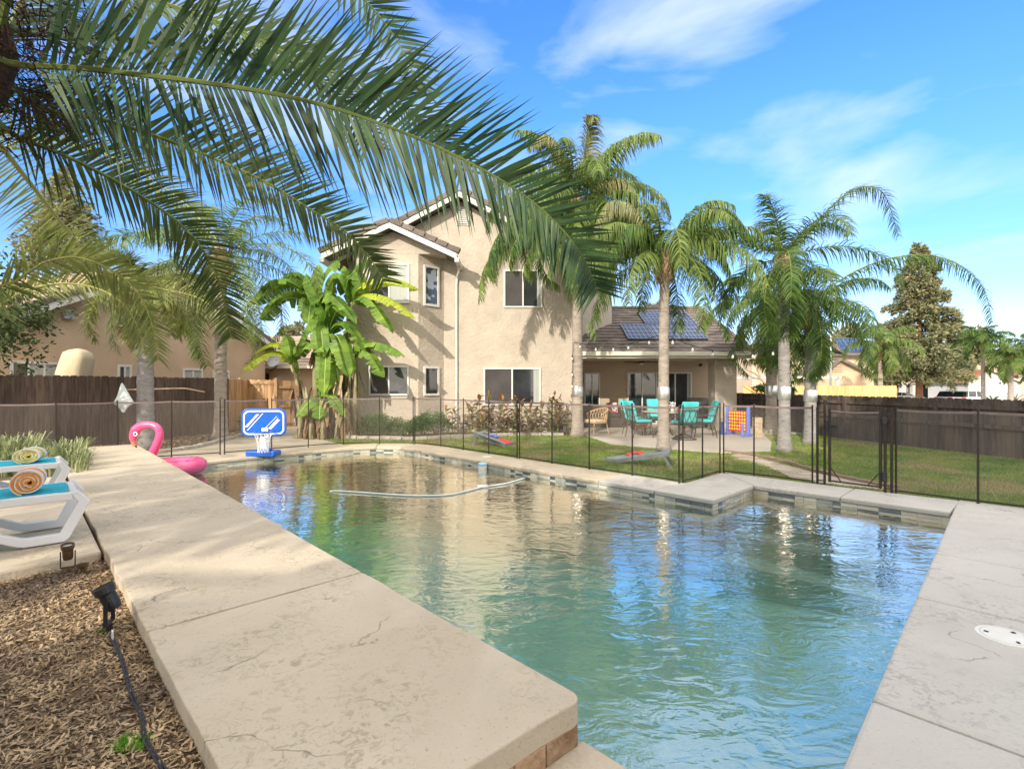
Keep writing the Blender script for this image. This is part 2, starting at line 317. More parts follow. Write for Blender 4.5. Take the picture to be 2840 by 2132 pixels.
RACH = mat('rachis_green', (.16, .22, .04), (.26, .30, .07), 3, .5, trans=.15)
RACHD = mat('rachis_dark_green', (.09, .13, .035), (.15, .19, .05), 3, .5)  # darker copy of the rachis green, shade put into the colour
RACHY = mat('rachis_yellow', (.42, .42, .12), (.52, .50, .18), 3, .5, trans=.15)
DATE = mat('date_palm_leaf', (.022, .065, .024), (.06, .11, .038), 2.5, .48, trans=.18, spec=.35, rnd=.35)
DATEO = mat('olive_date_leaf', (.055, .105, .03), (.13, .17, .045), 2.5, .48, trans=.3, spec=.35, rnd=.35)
DATEY = mat('sunlit_date_leaf', (.16, .20, .045), (.30, .32, .085), 2.5, .45, trans=.4, spec=.45, rnd=.3)  # yellower copy of the date leaf, sunlight put into the colour
QUEEN = mat('queen_palm_leaf', (.095, .165, .035), (.21, .28, .07), 2.5, .5, trans=.4, spec=.35, rnd=.35)
QUEENG = mat('green_queen_leaf', (.05, .12, .03), (.14, .22, .045), 2.5, .5, trans=.4, spec=.35, rnd=.35)
QUEENP = mat('pale_queen_leaf', (.19, .21, .075), (.32, .32, .14), 2.5, .5, trans=.35, spec=.4, rnd=.3)
BAN = mat('banana_leaf', (.09, .21, .025), (.26, .40, .06), 2.2, .5, trans=.42, spec=.3, rnd=.22)
BANY = mat('yellow_banana_leaf', (.35, .45, .03), (.50, .56, .06), 2.2, .4, trans=.45, spec=.5, rnd=.12)
BRIB = mat('banana_midrib', (.38, .48, .12), (.48, .55, .2), 3, .5)
BSTEM = mat('banana_stem', (.20, .19, .09), (.36, .32, .19), 4, .7, .5, 18, stretch=(3, 3, .5), c3=(.09, .055, .035), s3=3, m3=(.5, .62))
DEADL = mat('dead_banana_leaf', (.16, .10, .06), (.34, .23, .13), 6, .9, rnd=.3)
CANNA = mat('canna_leaf', (.09, .10, .028), (.24, .15, .05), 4, .4, trans=.3, spec=.5, rnd=.45, c3=(.30, .11, .035), s3=5, m3=(.45, .65))
SHRUB = mat('shrub_leaf', (.035, .10, .018), (.10, .19, .04), 3, .6, trans=.3, rnd=.45)
CONIF = mat('conifer_needles', (.15, .18, .09), (.30, .28, .15), .5, .8, trans=.2, rnd=.45)
OLIVE = mat('dark_tree_leaf', (.035, .07, .022), (.09, .13, .04), 2, .6, trans=.3, rnd=.45)
STRAP = mat('strap_leaf', (.17, .23, .08), (.40, .42, .22), 6, .5, trans=.25, spec=.4, rnd=.4)
BARK = mat('bark', (.16, .10, .065), (.28, .19, .13), 5, .95, .8, 20, stretch=(4, 4, .7))
BARKR = mat('redwood_bark', (.26, .13, .07), (.38, .22, .13), 5, .95, .8, 20, stretch=(4, 4, .7))
STONE = mat('edging_stone', (.34, .31, .27), (.50, .46, .41), 6, .9, .6, 30, rnd=.15)
BRICK = mat('edging_brick', (.25, .16, .12), (.36, .25, .19), 8, .9, .5, 40, rnd=.2)
FLAG = mat('flagstone', (.40, .34, .27), (.52, .45, .36), 6, .9, .6, 40, rnd=.15, world=True)
GRAVEL = mat('decomposed_gravel', (.36, .30, .22), (.52, .45, .35), 40, .95, .8, 90, world=True)
FACE = mat('brown_stone_tile', (.24, .14, .07), (.46, .32, .20), 7, .85, .9, 30, world=True, rnd=.3)
T1 = mat('pool_tile_cream', (.50, .47, .38), (.60, .57, .47), 9, .35, spec=.5, rnd=.1)
T2 = mat('pool_tile_grey', (.30, .32, .29), (.42, .43, .38), 9, .35, spec=.5, rnd=.1)
T3 = mat('pool_tile_slate', (.06, .09, .10), (.12, .16, .17), 9, .3, spec=.5)
T4 = mat('step_trim_tile', (.80, .90, .88), (.86, .93, .92), 9, .3, spec=.5)
PLAST = mat('pebble_plaster', (.72, .86, .82), (.80, .90, .86), 14, .9, .4, 60, world=True, c3=(.62, .80, .78), s3=.8)
WATER = water_mat()
WHITEP = mat('white_plastic', (.76, .76, .77), (.80, .80, .81), 3, .38, spec=.45)
TEAL = mat('teal_sling', (.015, .36, .48), (.025, .42, .55), 60, .6)
TEALC = mat('turquoise_cushion', (.05, .50, .52), (.09, .58, .60), 3, .85, .3, 20)
ORNG = mat('orange_terry', (.80, .27, .03), (.88, .35, .06), 40, .95, .6, 120)
YELT = mat('yellow_terry', (.55, .47, .06), (.65, .56, .10), 40, .95, .6, 120)
WHTT = mat('white_terry', (.72, .70, .70), (.80, .78, .78), 40, .95, .6, 120)
PINK = mat('pink_vinyl', (.88, .10, .27), (.92, .14, .33), 3, .22, spec=.55, coat=.3, trans=.12)
PINKD = mat('pink_print', (.50, .03, .22), rough=.3)
CORAL = mat('coral_beak', (.90, .22, .14), rough=.3)
BLK = mat('black_plastic', (.018, .018, .02), (.03, .03, .032), 9, .4, spec=.4)
BRONZE = mat('bronze_fixture', (.10, .065, .035), (.17, .115, .065), 12, .45, metal=.5)
LENS = mat('lamp_lens', (.45, .5, .52), rough=.1, spec=.8)
BLUEP = mat('blue_plastic', (.008, .10, .50), (.012, .13, .58), 3, .3, spec=.5, coat=.2)
NET = mat('white_net', (.78, .78, .76), rough=.8)
REDP = mat('red_plastic', (.62, .035, .025), rough=.35)
PERI = mat('periwinkle_plastic', (.14, .24, .75), rough=.35)
YELP = mat('yellow_plastic', (.80, .60, .05), rough=.35)
METD = mat('brown_metal', (.075, .06, .045), (.11, .09, .07), 9, .45, metal=.5)
STEEL = mat('stainless', (.55, .55, .55), (.66, .66, .66), 5, .28, metal=.9, stretch=(1, 1, 6))
TINB = mat('sheet_metal', (.62, .62, .62), (.74, .74, .74), 5, .3, metal=.85, stretch=(6, 6, .5))
RATT = mat('rattan', (.50, .33, .16), (.62, .43, .22), 12, .6)
BGREY = mat('painted_grey', (.17, .20, .20), (.23, .26, .26), 5, .6)
REDC = mat('red_canvas', (.60, .04, .045), (.70, .06, .06), 9, .9)
BLUC = mat('blue_canvas', (.10, .14, .50), (.14, .18, .56), 9, .9)
PANEL = mat('solar_cell', (.012, .024, .06), (.018, .036, .085), 3, .3, spec=.3)
PLINE = mat('solar_line', (.5, .52, .55), rough=.4)
ALU = mat('galvanised', (.50, .51, .52), (.60, .61, .62), 4, .4, metal=.7)
CARW = mat('white_car_paint', (.74, .75, .76), rough=.2, spec=.6, coat=.5)
CARG = mat('car_glass', (.02, .025, .03), rough=.05, spec=.9)
RUB = mat('rubber', (.02, .02, .02), rough=.8)
TAILR = mat('tail_lamp', (.5, .02, .02), rough=.2)
GAR = mat('blue_grey_garage', (.13, .16, .22), (.16, .19, .25), 2, .6)
BINM = mat('grey_bin', (.15, .16, .17), (.19, .20, .21), 5, .6)
COVER = mat('khaki_cover', (.50, .43, .29), (.56, .48, .33), 1, .85, .3, 12)
CLOTH = mat('pale_cloth', (.60, .68, .66), (.72, .78, .76), 3, .9, .4, 18)
BULB = mat('clear_bulb', (.55, .55, .50), rough=.08, spec=.9)
WICK = mat('dark_wicker', (.05, .038, .03), (.09, .07, .055), 40, .7, .6, 60)
PILL = mat('red_pattern_pillow', (.65, .60, .55), (.45, .06, .08), 12, .9, contrast=(.49, .51), detail=0)
CREAM = mat('cream_gutter', (.62, .60, .50), (.68, .66, .56), 2, .5, spec=.4)
JENGA = mat('pine_block', (.55, .42, .28), (.68, .54, .38), 12, .7, rnd=.15)
HOSE = mat('hose_white', (.72, .74, .72), rough=.4)
# ---------------------------------------------------------------- pool, decks, ground
U = Vector((.69, -.724, 0)).normalized(); VV = Vector((.724, .69, 0)).normalized()
SH = .33                                                     # height of the raised deck
FAR = [(-7.02, 9.70), (-6.38, 10.31), (-5.5, 11.2), (-4.65, 12.0), (-3.95, 12.58), (-3.45, 12.82), (-2.95, 12.78), (-2.39, 12.34), (-1.79, 11.68), (-.84, 10.66), (.05, 9.73), (.76, 9.0), (1.42, 8.33), (2.13, 7.58), (2.76, 6.92), (3.79, 7.92), (4.61, 7.09), (5.45, 6.24)]
NEAR = [(.813, 1.527), (.281, 2.052)]
OUT = FAR+NEAR
far_out = offset(OUT, .85)[:len(FAR)]
ring_out = [(-7.95, 10.7)]+[(x, y) for x, y in far_out[1:]]
def strip(i0, i1, gap0=0, gap1=0):
    a = [Vector(p) for p in FAR[i0:i1+1]]; b = [Vector(p) for p in ring_out[i0:i1+1]]
    a[0] = a[0]+(a[1]-a[0]).normalized()*gap0; b[0] = b[0]+(b[1]-b[0]).normalized()*gap0
    a[-1] = a[-1]+(a[-2]-a[-1]).normalized()*gap1; b[-1] = b[-1]+(b[-2]-b[-1]).normalized()*gap1
    return [(p.x, p.y) for p in a]+[(p.x, p.y) for p in b[::-1]]
mb = MB(); g_ = .004
for i0, i1 in ((0, 2), (2, 5), (5, 8)): mb.prism(strip(i0, i1, g_, g_), -.075, 0)
mb.prism(strip(8, 10, g_, g_), -.075, 0); mb.prism(strip(10, 12, g_, g_), -.075, 0)
struct(mb.build('pool_deck', DECK, bevel=.02))
mb = MB()
mb.prism(strip(12, 13, g_, g_), -.075, 0); mb.prism(strip(13, 15, g_, g_), -.075, 0); mb.prism(strip(15, 16, g_, g_), -.075, 0)
mb.prism([FAR[16], (5.43, 6.26), (6.09, 6.86), (7.2, 5.75), (9.5, 3.4), (9.9, 3.8), (7.6, 6.1), (6.1, 7.68), ring_out[16]][:3]+[(6.09, 6.90), ring_out[16]], -.075, 0)
struct(mb.build('pool_coping', DECKG, bevel=.02))
# right deck slabs, split by joints that run away from the pool
def rl(t): return Vector((.813+t*.7, 1.527+t*.7126))
ts = [0, 1.42, 3.15, 4.52, 6.60]; mb = MB()
W_ = Vector((.70, -.714))
for a, b in zip(ts[:-1], ts[1:]):
    p, q = rl(a+g_), rl(b-g_)
    mb.prism([tuple(p), tuple(q), tuple(q+W_*6), tuple(p+W_*6)], -.075, 0)
q = rl(6.60+g_); mb.prism([tuple(q), (5.47, 6.27), (6.12, 6.92), tuple(Vector((6.12, 6.92))+W_*6), tuple(q+W_*6)], -.075, 0)
struct(mb.build('right_deck', DECKG, bevel=.022))
mb = MB(); mb.prism([(.85, 1.4), (5.48, 6.12), (6.2, 6.8), (10.3, 2.6), (5, -2.8)], -.3, -.02)
fin = offset(OUT, .12)
for i in range(len(FAR)-2):
    mb.prism([fin[i], fin[i+1], ring_out[i+1], ring_out[i]], -.12, -.07)
struct(mb.build('deck_footing', JOINT))
# raised deck strip and the deck under the loungers
K0, K1 = Vector((.289, 2.02)), Vector((-7.88, 10.58)); Lb = [Vector((-.62, 1.25)), Vector((-.966, 1.656)), Vector((-3.09, 3.83)), Vector((-6.13, 6.97)), Vector((-8.74, 9.94))]
J1 = (Vector((-1.0, 3.37)), Vector((-1.85, 2.56))); J2 = (Vector((-3.9, 6.42)), Vector((-4.6, 5.4)))
uu = Vector((U.x, U.y))*.005
def rough(poly, step=.22, amp=.006, r=.07, seed=5):
    rg = random.Random(seed); out = []; n = len(poly)
    for i in range(n):
        p = Vector(poly[i]); a = Vector(poly[i-1]); b = Vector(poly[(i+1) % n]); rr = r if i == 0 and (p-K0).length < .01 else .012
        u0 = p+(a-p).normalized()*rr; u1 = p+(b-p).normalized()*rr; k = 7 if rr > .05 else 2
        for t in np.linspace(0, 1, k): q = u0*(1-t)**2+p*2*t*(1-t)+u1*t*t; out.append((q.x, q.y))
        L_ = (b-p).length; m = int(L_/step); nn = Vector((-(b-p).y, (b-p).x))/L_
        for j in range(1, m): q = p.lerp(b, j/m)+nn*rg.uniform(-amp, amp); out.append((q.x, q.y))
    return out
mb = MB()
for poly in ([K0, J1[0]+uu, J1[1]+uu, Lb[1], Lb[0]], [J1[0]-uu, J2[0]+uu, J2[1]+uu, Lb[2], J1[1]-uu], [J2[0]-uu, K1, Lb[4], Lb[3], J2[1]-uu]):
    mb.prism(rough([tuple(p) for p in poly]), SH-.10, SH)
struct(mb.build('raised_deck', DECK, bevel=.036))
mb = MB(); mb.prism([(-3.115, 3.83), (-6.16, 6.95), (-7.6, 6.1), (-11, 1.9), (-6.4, -.03), (-3.45, 3.42)][:6], SH-.16, SH-.01)
struct(mb.build('lounger_deck', DECK, bevel=.02))
mb = MB(); mb.prism([(.23, 2.03), (-7.8, 10.46), (-8.6, 9.9), (-6.13, 7.0), (-3.0, 3.78), (-.93, 1.70), (-.58, 1.32)], -.3, SH-.08)
mb.prism([(-3.2, 3.8), (-6.2, 6.8), (-7.5, 6.0), (-10.8, 1.9), (-6.5, .1), (-3.5, 3.5)], -.3, SH-.15)
struct(mb.build('deck_foundation', mat('mossy_concrete', (.20, .17, .11), (.33, .29, .20), 6, .95, .6, 30, world=True, c3=(.14, .15, .04), s3=3)))
mb = MB(); mb.prism([(.281, 2.052), (1.2, 1.10), (.5, .5), (-.35, 1.48)], .06, .15)
struct(mb.build('pool_step', DECK, bevel=.022))
# brown stone faces of the raised deck
mb = MB(); a = Vector((.262, 2.0)); d = Vector((-.755, -.655)); c = a
for i in range(7):
    w = random.uniform(.14, .26); p = c; q = c+d*w; n = Vector((-.655, .755))*.02
    mb.prism([tuple(p), tuple(q-d*.004), tuple(q-d*.004+n*1), tuple(p+n*1)], .15, .235); c = q
c = Vector((.235, 2.02)); d = (K1-K0).normalized(); i = 0
while c.x > -7.0:
    w = .2; p = c; q = c+d*w; n = Vector((d.y, -d.x))*.02
    for z0, z1 in ((-.06, .08), (.085, .228)): mb.prism([tuple(p), tuple(q-d*.004), tuple(q-d*.004+n), tuple(p+n)], z0, z1)
    c = q
struct(mb.build('deck_stone_face', FACE, bevel=.004))
# pool shell
def fz(x, y):
    s = x*U.x+y*U.y; return -1.0-.75*min(1, max(0, (-1.5-s)/6.5))
SHO = offset(OUT, .03)
mb = MB(); n = len(SHO)
from mathutils.geometry import tessellate_polygon
tr = tessellate_polygon([[Vector((x, y, 0)) for x, y in SHO]])
mb.add([(x, y, -2.3) for x, y in SHO], tr)
# floor as a sloped grid
gx = np.arange(-7.6, 6.2, .3); gy = np.arange(1.0, 13.4, .3); o0 = len(mb.v)
mb.v += [(x, y, fz(x, y)) for x in gx for y in gy]; ny = len(gy)
for i in range(len(gx)-1):
    for j in range(ny-1): mb.f.append((o0+i*ny+j, o0+(i+1)*ny+j, o0+(i+1)*ny+j+1, o0+i*ny+j+1)); mb.m.append(0)
for i in range(n):
    p, q = SHO[i], SHO[(i+1) % n]; top = -.06 if i < n-1 else -.06
    mb.quad((*p, top), (*q, top), (*q, -2.3), (*p, -2.3))
poolo = struct(mb.build('pool_shell', PLAST))
# tile band under the coping
mb = MB()
for i in range(len(SHO)-3+1):
    p, q = Vector(SHO[i]), Vector(SHO[i+1]); L_ = (q-p).length; d = (q-p)/L_; nn = Vector((d.y, -d.x))*.012
    t = 0
    while t < L_-.01:
        w = min(random.choice((.12, .17, .2, .24)), L_-t); a = p+d*(t+.002); b = p+d*(t+w-.002)
        mm = random.choices((0, 1, 2), (6, 3, 2))[0]
        for z0, z1, k in ((-.128, -.077, 0), (-.24, -.132, 1)):
            m_ = mm if k == 0 else random.choices((0, 1, 2), (7, 4, 1))[0]
            mb.prism([tuple(a), tuple(b), tuple(b+nn), tuple(a+nn)], z0, z1, m_)
        t += w
struct(mb.build('pool_tile_band', [T1, T2, T3], bevel=.003))
# submerged steps at the shallow corner, bench on the far side
mb = MB(); M0, O0 = Vector((3.82, 7.88)), Vector((5.46, 6.22)); b_ = Vector((-.7, -.714))
for k, (w, z) in enumerate(((.75, -.27), (1.2, -.50), (1.62, -.74))):
    ext = -.0; p = M0+(M0-O0).normalized()*.0; q = O0
    poly = [p, q, q+b_*w, p+b_*w]; mb.prism([tuple(v) for v in poly], -1.4, z)
    e0, e1 = p+b_*(w-.16), q+b_*(w-.16); f0, f1 = p+b_*(w+.004), q+b_*(w+.004); mb.prism([tuple(v) for v in (e0, e1, f1, f0)], z-.05, z+.004, 1)
# round love seat against the peninsula side
cx, cy = .55, 5.35
ring = [(cx+.62*math.cos(t), cy+.62*math.sin(t)) for t in np.linspace(0, 2*math.pi, 28)[:-1]]; pass
ring2 = [(cx+.655*math.cos(t), cy+.655*math.sin(t)) for t in np.linspace(0, 2*math.pi, 28)[:-1]]; pass
struct(mb.build('submerged_steps', [PLAST, T4]))
mb = MB(); wo = offset(OUT, .034); mb.prism(wo, -2.29, -.15); w_ = mb.build('pool_water', WATER); struct(w_)

# ground with a hole for the pool
hole = offset(OUT, .3); outer = [(-70, -40), (150, -40), (150, 22), (-70, 22)]
def flat(name, loops, z, m):
    pts = [Vector((x, y, 0)) for lp in loops for x, y in lp]; t = tessellate_polygon([[Vector((x, y, 0)) for x, y in lp] for lp in loops])
    mb = MB(); mb.add([(p.x, p.y, z) for p in pts], t); o = mb.build(name, m); o.data.update()
    return struct(o)
def up(o):
    for p in o.data.polygons: pass
    return o
flat('garden_ground', [outer, hole], -.06, SOIL)
mb = MB(); gx = [-400, -70, 0, 20, 60, 150, 500]; gy = [21.9, 26, 32, 60, 160, 900]
zz = lambda x, y: -.07-.85*min(1, max(0, (y-22)/9))
o0 = [(x, y, zz(x, y)) for x in gx for y in gy]; k = len(gy)
mb.add(o0, [(i*k+j, (i+1)*k+j, (i+1)*k+j+1, i*k+j+1) for i in range(len(gx)-1) for j in range(k-1)])
struct(mb.build('street_ground', DIRT))
mb = MB(); mb.prism([(20, 66), (150, 60), (150, 80), (20, 84)], -.93, -.90); struct(mb.build('street', ASPH))
LAWN = [(-5.75, 14.9), (-4.84, 14.95), (-3.9, 14.85), (-2.9, 14.65), (-1.84, 15.1), (-.38, 15.75), (2.33, 15.8), (2.62, 13.5), (3.6, 12.64), (4.2, 12.2), (4.87, 11.75), (6.2, 12.1), (7.2, 14), (8.1, 16.3), (9.5, 16.4), (9.95, 13.5), (10.95, 10.74), (12.2, 5), (12, 0), (9.0, 3.6), (7.2, 5.8), (6.12, 6.9)]+ring_out[16:4:-1]+[(-4.7, 13.55)]
flat('lawn', [LAWN], -.03, GRASS)
PATIOP = [(2.04, 17.2), (2.3, 15.7), (2.62, 13.5), (3.6, 12.64), (4.2, 12.2), (4.87, 11.75), (6.2, 12.1), (7.2, 14), (8.1, 16.3), (9.5, 16.4), (9.2, 22), (2.04, 22)]
mb = MB(); mb.prism(PATIOP, -.12, -.004); struct(mb.build('patio_slab', PATIO, bevel=.01))
WALK = [(-8.25, 11.2), (-8.0, 12.94), (-8.3, 15.25), (-9.0, 18.5), (-9.0, 27), (-5.2, 27), (-5.4, 18.0), (-6.5, 15.9), (-5.75, 14.9), (-4.6, 13.55), ring_out[4], ring_out[3], ring_out[2], ring_out[1], (-7.9, 10.8)]
mb = MB(); mb.prism(WALK, -.1, -.012)
struct(mb.build('side_walkway', CONC))
mb = MB()
for a, b in (((-8.1, 12.2), (-4.9, 13.4)), ((-8.2, 14.6), (-5.9, 15.1))):
    a = Vector(a); b = Vector(b); n_ = Vector((-(b-a).y, (b-a).x)).normalized()*.006; mb.prism([tuple(a-n_), tuple(b-n_), tuple(b+n_), tuple(a+n_)], -.03, -.008)
struct(mb.build('walkway_joint', JOINT))
BED = [(-6.6, 16.2), (-6.05, 15.5), (-4.84, 15.0), (-3.9, 14.9), (-2.9, 14.7), (-1.84, 15.15), (-.38, 15.8), (1.95, 15.85), (2.03, 17.1), (-6, 17.4)]
flat('planting_bed', [BED], -.02, MULCH)
LBED = [(-8.3, 11.25), (-8.05, 12.94), (-8.35, 15.25), (-9.05, 18.5), (-9.9, 18.5), (-12.6, 8), (-9, 9.8)]
flat('left_bed', [LBED], -.004, MULCH)
mb = MB(); mb.prism([(-6.15, 6.98), (-8.8, 9.9), (-12.3, 9.2), (-13, 3), (-10.5, 2.4), (-7.6, 6.2)], -.1, .29); struct(mb.build('plant_bed', MULCH))
mb = MB(); NB = [(-.45, 1.3), (-.97, 1.75), (-3.08, 3.87), (-3.5, 3.5), (-6.6, .1), (-5, -3), (0, -1.5)]
mb.prism(NB, -.1, .24); struct(mb.build('mulch_ground', MULCH))
PATH = [(5.36, 11.83), (5.51, 9.2), (5.9, 7.6), (5.3, 7.9), (4.78, 8.5), (5.0, 9.9), (4.9, 11.4)]
flat('garden_path', [PATH], -.022, GRAVEL)
mb = MB()
for i in range(13):
    t = i/12; c = Vector((5.15+.12*math.sin(i*2.3), 11.4-3.2*t)); r_ = random.uniform(.16, .25)
    mb.prism([(c.x+r_*random.uniform(.7, 1.1)*math.cos(a), c.y+.7*r_*random.uniform(.7, 1.1)*math.sin(a)) for a in np.linspace(0, 6.28, 8)[:-1]], -.03, -.010)
struct(mb.build('path_flagstones', FLAG, bevel=.004))

# wood chips, grass blades: uncountable
def scatter(poly, n, seed, dens=None):
    rg = np.random.default_rng(seed); P = np.array(poly); lo, hi = P.min(0), P.max(0); out = []
    while sum(len(o) for o in out) < n:
        q = rg.uniform(lo, hi, (n*3, 2))
        k = inpoly(q[:, 0], q[:, 1], poly); q = q[k]
        if dens is not None: q = q[rg.uniform(0, 1, len(q)) < dens(q[:, 0], q[:, 1])]
        out.append(q)
    return np.concatenate(out)[:n], rg
def chips(name, poly, n, z, seed, L0=.02, label=None, dens=None, mt=None):
    q, rg = scatter(poly, n, seed, dens); a = rg.uniform(0, 6.28, n); t = rg.normal(0, .35, n); l = L0*rg.uniform(.4, 1.5, n); w = l*rg.uniform(.12, .4, n); zz_ = z+rg.uniform(0, .018, n)
    dx = np.stack([np.cos(a)*np.cos(t), np.sin(a)*np.cos(t), np.sin(t)], 1)*l[:, None]; r2 = rg.normal(0, .4, n)
    dy = np.stack([-np.sin(a)*np.cos(r2), np.cos(a)*np.cos(r2), np.sin(r2)], 1)*w[:, None]; c = np.stack([q[:, 0], q[:, 1], zz_], 1)
    V = np.stack([c-dx-dy, c+dx-dy*.6, c+dx*1.1+dy*.7, c-dx*.9+dy], 1).reshape(-1, 3); F = np.arange(4*n).reshape(-1, 4)
    return rawmesh(name, V, F, mt or CHIP)
def rawmesh(name, V, F, mt, parent=None):
    me = bpy.data.meshes.new(name); me.vertices.add(len(V)); me.vertices.foreach_set('co', V.astype(np.float32).ravel()); k = F.shape[1]
    me.loops.add(F.size); me.loops.foreach_set('vertex_index', F.astype(np.int32).ravel()); me.polygons.add(len(F)); me.polygons.foreach_set('loop_start', np.arange(0, F.size, k, dtype=np.int32))
    me.update(calc_edges=True); me.validate(); me.materials.append(mt); ob = bpy.data.objects.new(name, me); COL.objects.link(ob)
    if parent is not None: ob.parent = parent
    return ob
near = lambda x, y: np.clip(2.6/np.maximum(.3, np.hypot(x, y)), 0, 1)**1.5
VIS = [(-.45, 1.3), (-.97, 1.75), (-3.08, 3.87), (-3.5, 3.5), (-4.4, 2.6), (-3, .6), (-1, .5)]
tag(chips('wood_chips', VIS, 60000, .24, 3, .0125), 'brown shredded wood chip mulch beside the raised concrete deck', 'mulch', kind='stuff')
tag(chips('bed_mulch', LBED, 7000, -.004, 4, .03), 'shredded bark mulch in the bed along the dark brown fence', 'mulch', kind='stuff')
def blades(name, poly, n, z, seed, h=.035, w=.004, dens=None, mt=None):
    q, rg = scatter(poly, n, seed, dens); a = rg.uniform(0, 6.28, n); hh = h*rg.uniform(.5, 1.3, n); le = rg.normal(0, .4, (n, 2))*hh[:, None]
    sc = 1+np.hypot(q[:, 0], q[:, 1])*.10
    dx = np.stack([np.cos(a), np.sin(a), 0*a], 1)*(w*sc)[:, None]; c = np.stack([q[:, 0], q[:, 1], np.full(n, z)], 1); tip = c+np.stack([le[:, 0], le[:, 1], hh], 1)
    V = np.stack([c-dx, c+dx, tip], 1).reshape(-1, 3); F = np.arange(3*n).reshape(-1, 3); return rawmesh(name, V, F, mt or BLADE)
notpath = lambda x, y: np.where(inpoly(x, y, PATH), 0, np.clip(9/np.maximum(1, np.hypot(x, y)), 0, 1))
tag(blades('grass', LAWN, 220000, -.035, 5, .042, .004, notpath), 'short green lawn grass between the pool deck and the patio', 'grass', kind='stuff')

# ---------------------------------------------------------------- the house
def Mat3(o, xd):                    # local x along xd, outward = local -y
    x = Vector(xd).normalized(); y = Vector((-x.y, x.x, 0)); M = Matrix.Identity(4)
    for i, a in enumerate((x, y, Z3)): M.col[i][:3] = a
    M.col[3][:3] = Vector(o); return M
def window(root, M, w, h, kinds=('screen', 'glass'), fr=.055, label=None, name='window', mull=.05, sill=False, curt=()):
    mb = MB(); f = fr
    for c, s in (((0, -.02, h/2-f/2), (w, .05, f)), ((0, -.02, -h/2+f/2), (w, .05, f)), ((-w/2+f/2, -.02, 0), (f, .046, h-2*f)), ((w/2-f/2, -.02, 0), (f, .046, h-2*f))): mb.box(c, s, 0, 0, M)
    n = len(kinds); pw = (w-2*f-(n-1)*mull)/n
    for i in range(n-1): mb.box((-w/2+f+(i+1)*pw+(i+.5)*mull, -.02, 0), (mull, .04, h-2*f), 0, 0, M)
    o = mb.build(name, TRIM, root, bevel=.004)
    for i, k in enumerate(kinds):
        x = -w/2+f+pw/2+i*(pw+mull); p = MB(); p.box((x, -.004, 0), (pw, .01, h-2*f), 0, 0, M)
        p.build('screen' if k == 'screen' else 'pane', {'screen': SCREEN, 'glass': GLASS, 'lead': LEADG, 'curtain': CURT}[k], o)
        if i in curt:
            p = MB(); cw = pw*.22; sx = 1 if i == n-1 else -1
            for q in range(4): p.box((x+sx*(pw/2-cw/2)+(q-1.5)*cw/4, -.012, 0), (cw/4*.9, .008, h-2*f-.01), 0, 0, M)
            p.build('curtain', CURT, o)
    return o
def rakes(root, pk, lx, lz, rx, rz, y, bh=.17, mt=TRIM, tmt=TILEa, depth=None):
    """white rake boards and a row of rake tiles for a gable facing the camera"""
    for (x0, z0) in ((lx, lz), (rx, rz)):
        mb = MB(); px, pz = pk
        mb.add([(px, y, pz), (x0, y, z0), (x0, y, z0-bh), (px, y, pz-bh), (px, y+.04, pz), (x0, y+.04, z0), (x0, y+.04, z0-bh), (px, y+.04, pz-bh)], [(0, 1, 2, 3), (4, 7, 6, 5), (0, 4, 5, 1), (3, 2, 6, 7), (0, 3, 7, 4), (1, 5, 6, 2)])
        mb.build('rake_board', mt, root)
        t = MB(); L_ = math.hypot(px-x0, pz-z0); n = int(L_/.36); d = Vector(((x0-px)/L_, 0, (z0-pz)/L_)); nn = Vector((-d.z, 0, d.x)); nn = nn if nn.z > 0 else -nn
        for i in range(n):
            a = Vector((px, y-.03, pz))+d*(i*L_/n); b = a+d*(L_/n*1.12)
            t.add([a+nn*.0, b+nn*.035, b+nn*.20, a+nn*.165]+[q+Vector((0, .22, 0)) for q in (a, b+nn*.035, b+nn*.20, a+nn*.165)], [(0, 1, 2, 3), (4, 7, 6, 5), (0, 4, 5, 1), (3, 2, 6, 7), (0, 3, 7, 4), (1, 5, 6, 2)])
        t.build('rake_tile_row', tmt, root, bevel=.008)
def tiles(mb, p00, p10, p11, p01, rows, cols, th=.04, m=0, under=True):
    p00, p10, p11, p01 = map(Vector, (p00, p10, p11, p01)); n = (p10-p00).cross(p01-p00).normalized(); n = n if n.z > 0 else -n
    P = lambda u, v: (p00*(1-u)+p10*u)*(1-v)+(p01*(1-u)+p11*u)*v
    if under: mb.add([p00, p10, p11, p01, p00-n*.06, p10-n*.06, p11-n*.06, p01-n*.06], [(0, 1, 2, 3), (4, 7, 6, 5), (0, 4, 5, 1), (2, 6, 7, 3), (0, 3, 7, 4), (1, 5, 6, 2)], m)
    for r in range(rows):
        v0 = r/rows; v1 = min(1, (r+1.12)/rows); off = (.5 if r % 2 else 0)/cols
        us = [0]+[min(1, max(0, (c+1)/cols-off)) for c in range(cols+1)]; us = sorted(set(us)); us[-1] = 1
        for a, b in zip(us[:-1], us[1:]):
            if b-a < .001: continue
            b2 = b-.0015; j = random.uniform(0, .008); q = [P(a, v0)+n*(th+j), P(b2, v0)+n*(th+j), P(b2, v1)+n*(.012), P(a, v1)+n*(.012), P(a, v0)+n*.004, P(b2, v0)+n*.004]
            mb.add(q, [(0, 1, 2, 3), (4, 5, 1, 0), (0, 3, 4), (1, 5, 2)], m)
H = thing('main_house', 'beige stucco two storey house with grey tile roof and covered patio beyond the pool', 'house', (-1.7, 18, 0), world=True)
HY = 17.0
mb = MB(); sl_ = .54; pkx, pkz = -1.73, 7.80
def gz(x): return pkz-.06-sl_*abs(x-pkx)
poly = [(-5.5, -.06), (2.04, -.06), (2.04, gz(2.04)), (pkx, gz(pkx)), (-5.5, gz(-5.5))]
